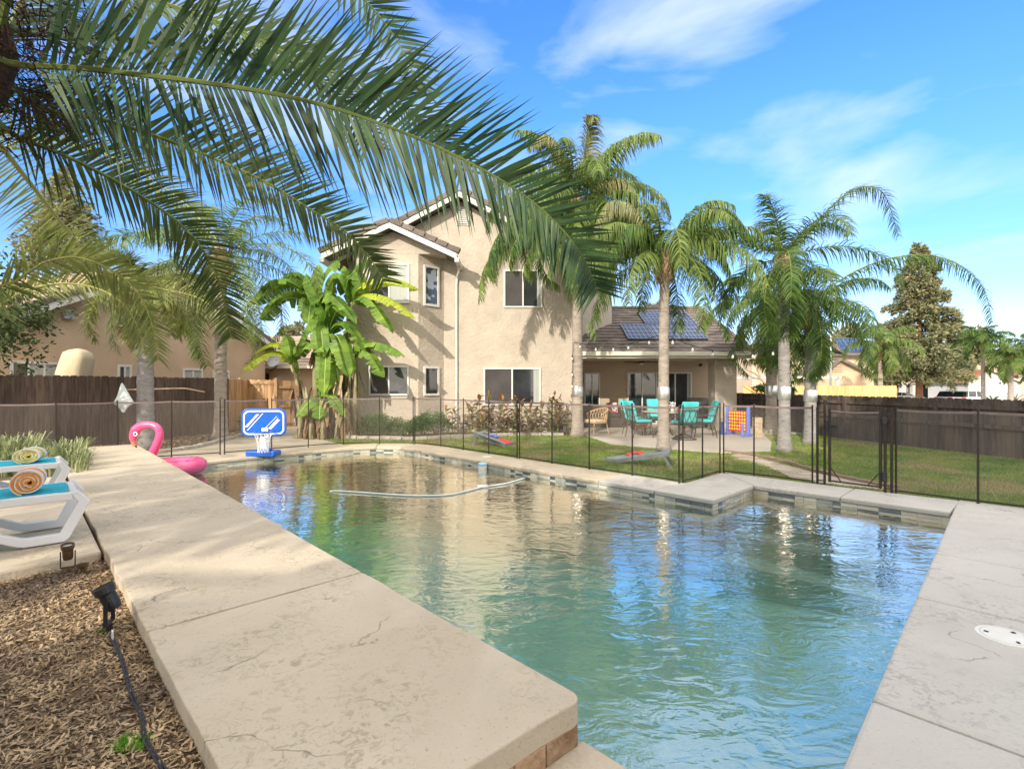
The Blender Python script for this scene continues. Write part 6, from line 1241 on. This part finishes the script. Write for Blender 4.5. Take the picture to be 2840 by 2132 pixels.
# left side things
mb = MB(); P = [A(348, 1081, 13.9), A(420, 1079, 14.3), A(500, 1077, 14.8), A(520, 1078, 14.9), A(568, 1087, 15.2)]; ptube(mb, P, 20, .022, k=7); tag(mb.build('wall_pole', mat('tan_pole', (.55, .40, .30), rough=.6)), 'long tan pool pole hung along the brown fence', 'pole')
mb = MB(); rg = random.Random(3); c = A(338, 1062, 12.2)
prof = [(0, .015), (.06, .04), (.18, .085), (.32, .14), (.44, .20), (.50, .20), (.56, .12), (.63, .07), (.71, .03)]; n = 18; vs = []
for z, r_ in prof:
    for j in range(n): a = 2*math.pi*j/n; f = 1+.22*math.sin(a*3+z*3)+.12*math.sin(a*5); vs.append((c.x+r_*f*math.cos(a)+.05*z, c.y+.35*r_*f*math.sin(a), c.z-z))
mb.add(vs, [(i*n+j, i*n+(j+1) % n, (i+1)*n+(j+1) % n, (i+1)*n+j) for i in range(len(prof)-1) for j in range(n)]); tag(mb.build('hanging_cloth', CLOTH, smooth=True), 'pale cloth hanging by the brown fence left of the grey palm', 'cloth')
CP = thing('covered_patio_umbrella', 'khaki fabric cover over a tall object behind the brown fence', 'cover', (-13.6, 14.6, 0), world=True); mb = MB(); cx_, cy_ = A(205, 1000, 14.6).x, 14.6; n = 20; vs = []
for z, r_ in ((0, .44), (1.2, .42), (1.9, .40), (2.3, .37), (2.5, .31), (2.58, .18), (2.62, .02)):
    for j in range(n): a = 2*math.pi*j/n; f = 1+.07*math.sin(a*4+z*2)+.04*math.sin(a*7); vs.append((cx_+r_*f*math.cos(a)+(.12 if z > 2 else 0), cy_+r_*f*math.sin(a), z))
mb.add(vs, [(i*n+j, i*n+(j+1) % n, (i+1)*n+(j+1) % n, (i+1)*n+j) for i in range(6) for j in range(n)]); mb.build('fabric_cover', COVER, CP, smooth=True)
BN = thing('wheeled_bin', 'grey wheeled rubbish bin in the side yard opening', 'bin', (-8.02, 19.4, 0)); mb = MB(); mb.add([(-.2, -.2, 0), (.2, -.2, 0), (.2, .2, 0), (-.2, .2, 0), (-.27, -.27, .98), (.27, -.27, .98), (.27, .27, .98), (-.27, .27, .98)], [(0, 1, 2, 3), (4, 7, 6, 5), (0, 4, 5, 1), (1, 5, 6, 2), (2, 6, 7, 3), (3, 7, 4, 0)]); mb.build('body', BINM, BN, bevel=.02)
mb = MB(); mb.b2((-.29, -.31, .98), (.29, .29, 1.04)); mb.b2((-.29, .24, .98), (.29, .34, 1.10)); mb.build('lid', BINM, BN, bevel=.02)
for x in (-.22, .22): mb = MB(); mb.tube([(x-.03, .18, .1), (x+.03, .18, .1)], .1, 14); mb.build('wheel', RUB, BN)
# ---------------------------------------------------------------- the neighbour on the left
NH = thing('neighbour_house', 'tan stucco house with a wide gable behind the brown fence on the left', 'house', (-14, 18, 0), world=True)
nd = Vector((.28, 1, 0)).normalized(); nw = Vector((-nd.y, nd.x, 0))
def npt(y, z, off=0, out=0): b = Vector((-13.5+.28*(y-15.25), y, z)); return b+nw*off-nw*out
ya, yp, yb_ = 13.6, 18.35, 23.1; ze, zp = 3.3, 5.75
pl = [(ya, -.05), (yb_, -.05), (yb_, ze), (yp, zp), (ya, ze)]
mb = MB(); mb.add([npt(y, z) for y, z in pl]+[npt(y, z, 14) for y, z in pl], [(0, 1, 2, 3, 4), (9, 8, 7, 6, 5), (0, 5, 6, 1), (1, 6, 7, 2), (4, 9, 5, 0)]); mb.build('wall', STUCT, NH)
mb = MB(); sl = (zp-ze)/(yp-ya); y0, y1 = ya-.5, yb_+.5
tiles(mb, npt(y0, ze-.5*sl+.1, 14), npt(y0, ze-.5*sl+.1, 0, .45), npt(yp, zp+.1, 0, .45), npt(yp, zp+.1, 14), 15, 30); tiles(mb, npt(y1, ze-.5*sl+.1, 14), npt(y1, ze-.5*sl+.1, 0, .45), npt(yp, zp+.1, 0, .45), npt(yp, zp+.1, 14), 14, 24); nr = mb.build('roof', TILEl, NH)
for (ys, zs, ye, ze_) in ((yp, zp+.1, y0, ze-.5*sl+.1), (yp, zp+.1, y1, ze-.5*sl+.1)):
    mb = MB(); mb.add([npt(ys, zs-.0, 0, .47), npt(ye, ze_, 0, .47), npt(ye, ze_-.2, 0, .47), npt(ys, zs-.2, 0, .47), npt(ys, zs, 0, .42), npt(ye, ze_, 0, .42), npt(ye, ze_-.2, 0, .42), npt(ys, zs-.2, 0, .42)], [(0, 1, 2, 3), (4, 7, 6, 5), (0, 4, 5, 1), (3, 2, 6, 7), (1, 5, 6, 2)]); mb.build('rake_board', TRIM, NH)
    mb = MB(); n = 14
    for i in range(n):
        a, b = npt(ys+(ye-ys)*i/n, zs+(ze_-zs)*i/n, 0, .5), npt(ys+(ye-ys)*(i+1.1)/n, zs+(ze_-zs)*(i+1.1)/n+.03, 0, .5); mb.add([a, b, b+Z3*.17, a+Z3*.15]+[p+nw*.25 for p in (a, b, b+Z3*.17, a+Z3*.15)], [(0, 1, 2, 3), (4, 7, 6, 5), (0, 4, 5, 1), (3, 2, 6, 7), (1, 5, 6, 2), (0, 3, 7, 4)])
    mb.build('rake_tile_row', TILEa, NH)
def nwin(x0, x1, yt, yb2, ks):
    t0 = (x0-1420)/FPX; t1 = (x1-1420)/FPX; f = lambda t: 17.77/(.28-t); ya_, yb3 = f(t0), f(t1); ym = (ya_+yb3)/2; zt = CAMH-(yt-1066)/FPX*ym; zb = zt-1.1
    window(NH, Mat3(npt(ym, (zt+zb)/2), nd), (yb3-ya_)*1.04, zt-zb, ks, fr=.07)
nwin(26, 168, 1003, 0, ('glass', 'curtain', 'curtain')); nwin(325, 364, 1012, 0, ('glass', 'curtain')); nwin(506, 561, 1022, 0, ('curtain', 'curtain')); nwin(590, 635, 1027, 0, ('glass', 'curtain'))
for x, y in ((185, 876), (330, 898)):
    t0 = (x-1420)/FPX; yy = 17.77/(.28-t0); z = CAMH-(y-1066)/FPX*yy; p = npt(yy, z); mb = MB(); mb.add([p+nd*a-nw*b+Z3*c for a, b, c in ((-.14, 0, -.1), (.14, 0, -.1), (.14, 0, .12), (-.14, 0, .12), (-.14, .16, -.1), (.14, .16, -.1))], [(3, 2, 5, 4), (0, 3, 4), (1, 5, 2), (0, 4, 5, 1)]); mb.build('wall_vent', mat('vent_grey', (.42, .42, .42), rough=.5), NH)
NW = thing('neighbour_wing', 'low tan wing with pale tile roof between the neighbour gable and the banana plants', 'house', (-11, 25, 0), world=True)
mb = MB(); mb.b2((-13.2, 24.0, -.05), (-7.2, 30, 2.55)); mb.build('wall', STUCT, NW)
mb = MB(); tiles(mb, (-13.4, 23.5, 2.45), (-7.6, 23.5, 2.45), (-9.2, 27, 4.15), (-13.4, 27, 4.15), 10, 18); mb.add([(-7.6, 23.5, 2.45), (-9.2, 27, 4.15), (-7.6, 30.5, 2.45)], [(0, 1, 2)]); mb.build('roof', TILEl, NW)
mb = MB(); mb.b2((-13.4, 23.40, 2.33), (-7.6, 23.5, 2.47)); mb.build('fascia', CREAM, NW)
mb = MB(); c = A(732, 1046, 24.0); mb.b2((c.x-.35, 23.97, c.z-.5), (c.x+.25, 24.0, c.z+.15)); wn = mb.build('window', GLASS, NW); mb = MB()
for i in range(7): mb.b2((c.x-.34+i*.095, 23.94, c.z-.5), (c.x-.325+i*.095, 23.96, c.z+.15))
mb.b2((c.x-.36, 23.94, c.z+.13), (c.x+.26, 23.97, c.z+.17)); mb.build('window_bars', METD, wn)
SD = thing('satellite_dish', 'white satellite dish on the eave of the low tan wing', 'satellite dish', (-11, 23.3, 2.4), world=True); c = A(768, 998, 23.2); M = Matrix.Translation(c) @ Matrix.Rotation(R(62), 4, 'X') @ Matrix.Rotation(R(-20), 4, 'Y'); mb = MB(); mb.lathe([(.0001, 0), (.15, .02), (.30, .07), (.42, .13), (.43, .12), (.30, .055), (.0001, -.015)], (0, 0, 0), 24); mb.v = [tuple(M @ Vector(v)) for v in mb.v]; mb.build('dish', mat('dish_grey', (.55, .57, .60), rough=.5), SD, smooth=True)
mb = MB(); mb.tube([c, c+Vector((-.1, .1, -.35)), c+Vector((-.45, .25, -.5))], .03, 8); mb.build('mast', METD, SD)
# ---------------------------------------------------------------- beyond the right fence
LMP = thing('street_lamp', 'tall galvanised street lamp pole with curved arm beyond the orange fence', 'street lamp', (20.2, 32, -.9), world=True)
mb = MB(); mb.tube([(20.2, 32, -.95), (20.2, 32, 6.4)], [.085, .05], 12); mb.build('pole', ALU, LMP, smooth=True)
mb = MB(); ptube(mb, [(20.2, 32, 6.0), (20.3, 32, 6.9), (20.6, 31.95, 7.6), (21.15, 31.9, 7.95)], 14, .035, k=8); mb.build('arm', ALU, LMP, smooth=True)
mb = MB(); mb.prof([(0, 0), (.1, -.06), (.42, -.02), (.5, .06), (.4, .10), (.1, .09)], .2, (21.1, 31.9, 7.92), (1, 0, 0)); lh = mb.build('lamp_head', mat('lamp_casing', (.6, .6, .6), rough=.5), LMP, bevel=.02); mb = MB(); mb.cyl((21.35, 31.9, 8.0), .05, .08, 8); mb.build('photocell', BLK, lh)
def ghouse(name, label, x0, x1, y0, y1, ze, zp, xp, wm, tm, z0=-.95, over=.4, rk=True, world=True):
    """gable house whose gable faces the camera"""
    t = thing(name, label, 'house', ((x0+x1)/2, y0, z0), world=True); pl = [(x0, z0), (x1, z0), (x1, ze), (xp, zp), (x0, ze)]
    mb = MB(); mb.add([(x, y0, z) for x, z in pl]+[(x, y1, z) for x, z in pl], [(0, 1, 2, 3, 4), (9, 8, 7, 6, 5), (0, 5, 6, 1), (1, 6, 7, 2), (4, 9, 5, 0)]); mb.build('wall', wm, t)
    mb = MB(); sL = (zp-ze)/max(.1, xp-x0); sR = (zp-ze)/max(.1, x1-xp); a = (x0-over, ze-over*sL); b = (x1+over, ze-over*sR); e = .1
    tiles(mb, (a[0], y0-over, a[1]+e), (a[0], y1, a[1]+e), (xp, y1, zp+e), (xp, y0-over, zp+e), 8, 10); tiles(mb, (b[0], y1, b[1]+e), (b[0], y0-over, b[1]+e), (xp, y0-over, zp+e), (xp, y1, zp+e), 8, 10); mb.build('roof', tm, t)
    if rk:
        for q in (a, b):
            mb = MB(); y = y0-over-.03; mb.add([(xp, y, zp+e), (q[0], y, q[1]+e), (q[0], y, q[1]-.12), (xp, y, zp-.12), (xp, y+.05, zp+e), (q[0], y+.05, q[1]+e), (q[0], y+.05, q[1]-.12), (xp, y+.05, zp-.12)], [(0, 1, 2, 3), (4, 7, 6, 5), (0, 4, 5, 1), (3, 2, 6, 7), (1, 5, 6, 2)]); mb.build('rake_board', rk if rk is not True else TRIM, t)
    return t
def AX(x, Y): return (x-1420)/FPX*Y
def AZ(y, Y): return CAMH-(y-1066)/FPX*Y
Y = 40
TH = thing('tan_house', 'tan house with solar panels behind the orange cedar fence and lamp pole', 'house', (24, 44, -.9), world=True)
mb = MB(); x0, x1 = AX(2086, 44), AX(2424, 44); mb.b2((x0, 44, -.95), (x1, 54, AZ(985, 44))); mb.build('wall', STUCF, TH)
mb = MB(); zt, zr = AZ(985, 43.4), AZ(935, 48); tiles(mb, (AX(2290, 43.4), 43.4, zt), (x1+.5, 43.4, zt), (x1-2.6, 49, zr), (AX(2290, 43.4), 49, zr), 10, 16, th=.06)
gx0, gx1 = AX(2150, 43.4), AX(2345, 43.4); mb.add([(gx0, 43.3, AZ(990, 43.3)), (AX(2250, 43.3), 43.3, AZ(925, 43.3)), (gx1, 43.3, AZ(985, 43.3)), (gx0, 54, AZ(990, 43.3)), (AX(2250, 43.3), 54, AZ(925, 43.3)), (gx1, 54, AZ(985, 43.3))], [(0, 1, 4, 3), (1, 2, 5, 4)]); mb.build('roof', TILEa, TH)
mb = MB(); mb.add([(gx0+.4, 43.9, AZ(990, 43.3)), (AX(2250, 43.3), 43.9, AZ(928, 43.3)), (gx1-.3, 43.9, AZ(985, 43.3))], [(0, 1, 2)]); mb.add([(gx0+.4, 44.2, AZ(992, 43.3)), (AX(2250, 43.3), 44.2, AZ(928, 43.3)), (gx1-.3, 44.2, AZ(987, 43.3))], [(0, 1, 2)]); mb.build('gable', STUCF, TH)
for i in range(3):
    for j in range(2):
        f = lambda x, v: Vector((AX(x, 43.4+5.6*v)*1.0, 43.4+5.6*v, zt+(zr-zt)*v+.12)); u0, u1 = 2312+i*23, 2312+(i+1)*23-1.5; v0, v1 = .10+j*.42, .10+(j+1)*.42-.03; sh = lambda x, v: x+(1-v)*28
        solar(TH, [f(sh(u0, v0), v0), f(sh(u1, v0), v0), f(sh(u1, v1), v1), f(sh(u0, v1), v1)], 2, 2)
LG = ghouse('tan_garage', 'low tan gable of the house right behind the lamp pole', AX(2268, 41), AX(2414, 41), 41, 44, AZ(1040, 41), AZ(996, 41), AX(2324, 41), STUCT, TILEa, rk=TILEa)
mb = MB()
for i in range(7): mb.b2((AX(2318, 41)-.3, 40.9, AZ(1030, 41)+i*.13), (AX(2318, 41)+.5, 40.97, AZ(1030, 41)+.08+i*.13))
mb.build('gable_vent', STUCF, LG)
PCV = thing('patio_cover', 'white flat patio cover attached to the tan house behind the orange fence', 'patio cover', (17, 38, -.9), world=True); mb = MB(); mb.b2((AX(2090, 37), 37, AZ(1050, 37)), (AX(2335, 37), 40.9, AZ(1043, 37))); mb.build('roof_panel', TRIM, PCV)
for x in (2095, 2200, 2325): mb = MB(); xx = AX(x, 37); mb.b2((xx-.08, 37.05, -.95), (xx+.08, 37.2, AZ(1050, 37))); mb.build('post', TRIM, PCV)
mb = MB(); xx = AX(2222, 44); mb.b2((xx, 43.96, AZ(1068, 44)), (xx+1.3, 43.995, AZ(1052, 44))); mb.build('window', GLASS, TH)
# beige house with the grey blue garage
Y = 84
BH = thing('beige_house', 'beige house with red tile roofs and a blue grey garage door across the street', 'house', (70, 86, -.95), world=True)
mb = MB(); mb.b2((AX(2472, Y), Y, -.95), (AX(2690, Y), Y+12, AZ(1058, Y))); mb.b2((AX(2470, Y), Y+3, -.95), (AX(2620, Y), Y+13, AZ(1010, Y+3))); mb.build('wall', STUCF, BH)
mb = MB(); tiles(mb, (AX(2468, Y), Y-.8, AZ(1058, Y)), (AX(2695, Y), Y-.8, AZ(1058, Y)), (AX(2690, Y), Y+5, AZ(1040, Y)), (AX(2500, Y), Y+5, AZ(1040, Y)), 7, 30, th=.08); tiles(mb, (AX(2465, Y+2), Y+2, AZ(1010, Y+2)), (AX(2640, Y+2), Y+2, AZ(1010, Y+2)), (AX(2600, Y+8), Y+8, AZ(975, Y+8)), (AX(2480, Y+8), Y+8, AZ(975, Y+8)), 7, 20, th=.08); mb.build('roof', TILEr, BH)
g0x, gpx, g1x = AX(2515, Y-2), AX(2550, Y-2), AX(2600, Y-2)
mb = MB(); mb.add([(g0x, Y-1.6, AZ(1062, Y)), (gpx, Y-1.6, AZ(1046, Y)), (g1x, Y-1.6, AZ(1062, Y)), (g0x, Y+5, AZ(1062, Y)), (gpx, Y+5, AZ(1046, Y)), (g1x, Y+5, AZ(1062, Y))], [(0, 1, 2), (0, 1, 4, 3), (1, 2, 5, 4)]); mb.build('porch_gable', STUCF, BH)
mb = MB(); mb.b2((AX(2537, Y), Y-.06, -.95), (AX(2598, Y), Y-.01, AZ(1068, Y)))
for i in range(4): mb.b2((AX(2537, Y), Y-.10, -.4+i*.5), (AX(2598, Y), Y-.06, -.37+i*.5))
mb.build('garage_door', GAR, BH)
for x in (2500, 2530, 2606, 2640):
    mb = MB(); xx = AX(x, Y-1); mb.b2((xx-.35, Y-1.6, -.95), (xx+.35, Y-.9, AZ(1066, Y-1))); mb.b2((xx-.5, Y-1.75, AZ(1066, Y-1)), (xx+.5, Y-.8, AZ(1062, Y-1))); mb.build('column', STUCW, BH)
mb = MB(); mb.b2((AX(2510, Y), Y-.06, AZ(1088, Y)), (AX(2524, Y), Y-.02, AZ(1067, Y))); wn = mb.build('window', GLASS, BH); mb = MB()
for x in (2509, 2517, 2525): mb.b2((AX(x, Y)-.08, Y-.12, AZ(1088, Y)), (AX(x, Y)+.08, Y-.06, AZ(1066, Y)))
mb.build('window_frame', TRIM, wn)
for i in range(4): u = 2615+i*13; f = lambda x, v: Vector((AX(x, Y), Y-.8+5.8*v, AZ(1058, Y)+(AZ(1040, Y)-AZ(1058, Y))*v+.2)); solar(BH, [f(u+6, .15), f(u+18, .15), f(u+12, .85), f(u, .85)], 2, 3)
P3 = ghouse('peach_house', 'peach house with stepped red tile gables at the far right', AX(2660, 80), AX(2800, 80), 82, 96, AZ(1018, 82), AZ(980, 82), AX(2712, 82), STUCF, TILEr)
ghouse('peach_house', 'front gable of the peach house below its taller gable', AX(2662, 79), AX(2745, 79), 79, 83, AZ(1028, 79), AZ(995, 79), AX(2708, 79), STUCF, TILEr)
ghouse('white_house', 'white stucco house front under a red tile roof behind the parked cars', AX(2686, 72), AX(2830, 72), 72, 79, AZ(1060, 72), AZ(1026, 72), AX(2742, 72), STUCW, TILEr)
f = lambda x, v: Vector((AX(x, 82), 82+3*v, AZ(1012, 82)+1.2*v)); solar(P3, [f(2770, 0), f(2795, 0), f(2788, 1), f(2768, 1)], 3, 3)
mb = MB(); Yp = 71.9; mb.add([(AX(2708, Yp)+5.6*u, Yp, z) for u, z in [(0, -.95), (1, -.95), (1, 1.5)]+[(.5+.5*math.cos(a), 1.5+.6*math.sin(a)) for a in np.linspace(0, 3.14, 12)][1:-1]+[(0, 1.5)]], [tuple(range(14))]); 
mb = MB(); mb.b2((AX(2715, Yp), Yp-.1, -.95), (AX(2770, Yp), Yp+.05, 1.5)); tag(mb.build('garage_door', mat('pale_garage', (.50, .58, .60), (.58, .64, .66), .6, .6, world=True)), 'pale blue garage door in the white stucco house', 'garage door')
ghouse('tile_roof_house', 'red tile roofed house at the extreme right edge beyond the agaves', AX(2825, 78), AX(3000, 78), 78, 92, AZ(1040, 78), AZ(1008, 78), AX(2900, 78), STUCF, TILEr)
# cars
def car(label, x, y, rz, suv=True):
    t = thing('parked_car', label, 'car', (x, y, -.9), rz, group='white cars parked across the street'); L_, W_c, H_ = 4.6, 1.85, (1.68 if suv else 1.45)
    sec = [(-2.3, .35, .72), (-2.2, .30, .98), (-1.7, .28, 1.02), (-.9, .28, 1.04), (0, .28, 1.02), (1.0, .28, 1.0), (1.9, .30, .92), (2.25, .35, .72)]
    mb = MB(); vs = []
    for x_, z0, z1 in sec:
        w = .92 if abs(x_) < 2.1 else .84
        for y_, z in ((-w, z0), (-w*1.0, (z0+z1)/2), (-w*.94, z1), (w*.94, z1), (w, (z0+z1)/2), (w, z0)): vs.append((x_, y_, z))
    k = len(sec); mb.add(vs, [(i*6+j, (i+1)*6+j, (i+1)*6+(j+1) % 6, i*6+(j+1) % 6) for i in range(k-1) for j in range(6)]+[tuple(range(6)), tuple(range((k-1)*6, k*6))[::-1]]); b = mb.build('body', CARW, t, bevel=.05)
    mb = MB(); rf = [(-2.05, 1.0), (-1.75, H_-.06), (-1.2, H_), (.1, H_-.02), (.9, 1.0)] if suv else [(-1.7, 1.0), (-1.1, H_-.05), (-.6, H_), (.2, H_-.02), (1.1, 1.0)]
    mb.add([(a, s*.82 if z < 1.1 else s*.66, z) for s in (-1, 1) for a, z in rf], [(0, 1, 2, 3, 4), (9, 8, 7, 6, 5), (0, 5, 6, 1), (1, 6, 7, 2), (2, 7, 8, 3), (3, 8, 9, 4)]); mb.build('cabin', CARG, t)
    mb = MB(); mb.add([(a, s*.67, z+.02) for s in (-1, 1) for a, z in rf[1:4]], [(0, 1, 4, 3), (1, 2, 5, 4)]); mb.add([(a, s*.67, z-.04) for s in (-1, 1) for a, z in rf[1:4]], [(0, 3, 4, 1), (1, 4, 5, 2)])
    for s in (-1, 1):
        for a in (rf[1][0]+.1, -.5, .2): mb.tube([(a-.1*(a < -1), s*.83, 1.0), (a+.1, s*.69, H_-.03)], .04, 5)
    mb.build('roof', CARW, t)
    for x_ in (-1.4, 1.45):
        for s in (-1, 1): mb = MB(); mb.tube([(x_, s*.74, .34), (x_, s*.95, .34)], .34, 18); w_ = mb.build('wheel', RUB, t); mb = MB(); mb.tube([(x_, s*.95, .34), (x_, s*.965, .34)], .21, 14); mb.build('rim', ALU, w_)
    for s in (-1, 1): mb = MB(); mb.b2((-2.33, s*.55, .78), (-2.1, s*.90, .95)); mb.build('tail_lamp', TAILR, t, bevel=.02)
    for s in (-1, 1): mb = MB(); mb.b2((2.1, s*.55, .66), (2.29, s*.86, .80)); mb.build('headlight', LENS, t, bevel=.02)
    return t
car('low white car parked left of the redwood trunk', AX(2503, 66), 66, R(-12), False)
car('left one of the two white estate cars right of the redwood trunk', AX(2648, 62), 62, R(20))
car('right one of the two white estate cars, in front of the white garage', AX(2697, 60), 60, R(12))
# sign
SG = thing('street_sign', 'small white street sign on a thin post beyond the black fence', 'sign', (AX(2771, 40), 40, -.9), world=True); sx_ = AX(2771, 40)
mb = MB(); mb.tube([(sx_, 40, -.95), (sx_, 40, AZ(1057, 40))], .03, 8); mb.build('post', ALU, SG)
mb = MB(); mb.b2((sx_-.14, 39.93, AZ(1072, 40)), (sx_+.14, 39.96, AZ(1056, 40))); sp = mb.build('sign_plate', mat('sign_white', (.75, .75, .75), rough=.5), SG, bevel=.005)
mb = MB(); c = Vector((sx_, 39.925, AZ(1062.5, 40))); mb.tube([c, c+Vector((0, -.004, 0))], .09, 16); mb.build('round_symbol', BLK, sp)
def agave(label, x, y, r, seed, m=OLIVE):
    mb = MB(); rg = random.Random(seed)
    for k in range(46): az = rg.uniform(0, 6.28); el = R(rg.uniform(5, 75)); frond(mb, arc((x, y, -.2), az, el, r*rg.uniform(.8, 1.1), .9, 4), .22, 12, .05, None, .2, .6, .2, .1, 1, (.03, .01), seed=k, npt=6)
    mb.tube([(x, y, -.95), (x, y, -.1)], .18, 8, 1); return tag(mb.build('cycad_palm', [m, BARK], fixn=False), label, 'cycad', 'low cycads across the street')
agave('low bushy cycad left of the street sign', AX(2753, 46), 46, 1.0, 3, QUEENG); agave('low bushy cycad at the right edge beyond the street sign', AX(2812, 47), 47, 1.2, 4, QUEENG)
# far palms
queen('queen_palm', 'bright green palm with a pale boot rising behind the orange cedar fence', 24.8, 34, 4.4, .16, 18, 2.6, 61, QUEEN, PTRUNK, z0=-.9, droop=2.0, ll=.7, nl=40, els=(-75, 80), w=.05, bootsize=1.6)
queen('queen_palm', 'tall slim street palm in front of the peach house at the far right', 42, 45, 5.6, .17, 16, 2.5, 62, QUEENG, PTRUNK, z0=-.9, droop=1.6, ll=.7, nl=36, els=(-25, 75), w=.06, bootsize=1.4)
queen('queen_palm', 'shorter street palm with full crown at the far right', 41.5, 42, 3.8, .2, 18, 2.3, 63, QUEEN, PTRUNK, z0=-.9, droop=1.6, ll=.7, nl=36, els=(-40, 75), w=.06, bootsize=1.2)
queen('queen_palm', 'palm crown cut by the right picture edge', 47.5, 46, 5.2, .17, 14, 2.5, 64, QUEENG, PTRUNK, z0=-.9, droop=1.8, ll=.7, nl=34, els=(-20, 75), w=.06)
queen('fan_palm', 'palm crown peeping over the solar panel roof', 11.9, 42, 7.6, .2, 14, 1.5, 65, QUEENP, PTRUNK, z0=-.5, droop=.6, ll=.5, nl=26, els=(-20, 80), w=.07, boots=False)
# bare tree behind the column
BT = thing('bare_tree', 'bare branched tree seen between the column and the palms', 'tree', (13.2, 24, -.3), world=True); mb = MB(); rg = random.Random(12); mb2 = MB()
def br(p, d, l, r, k):
    q = p+d*l; (mb if k == 0 else mb2).tube([p, p.lerp(q, .5)+Vector((rg.gauss(0, .05), rg.gauss(0, .05), rg.gauss(0, .05)))*l, q], [r, r*.8, r*.55], 6)
    if k < 4:
        for _ in range(3 if k < 3 else 2): d2 = (d+Vector((rg.gauss(0, .55), rg.gauss(0, .55), rg.gauss(.1, .4)))).normalized(); br(q, d2, l*rg.uniform(.6, .85), r*.5, k+1)
br(Vector((13.0, 24, -.4)), Vector((-.35, 0, 1)).normalized(), 1.5, .2, 0)
mb.build('trunk', mat('pale_bark', (.30, .22, .16), (.42, .32, .24), 6, .9), BT); mb2.build('branch', MC['pale_bark'], BT)
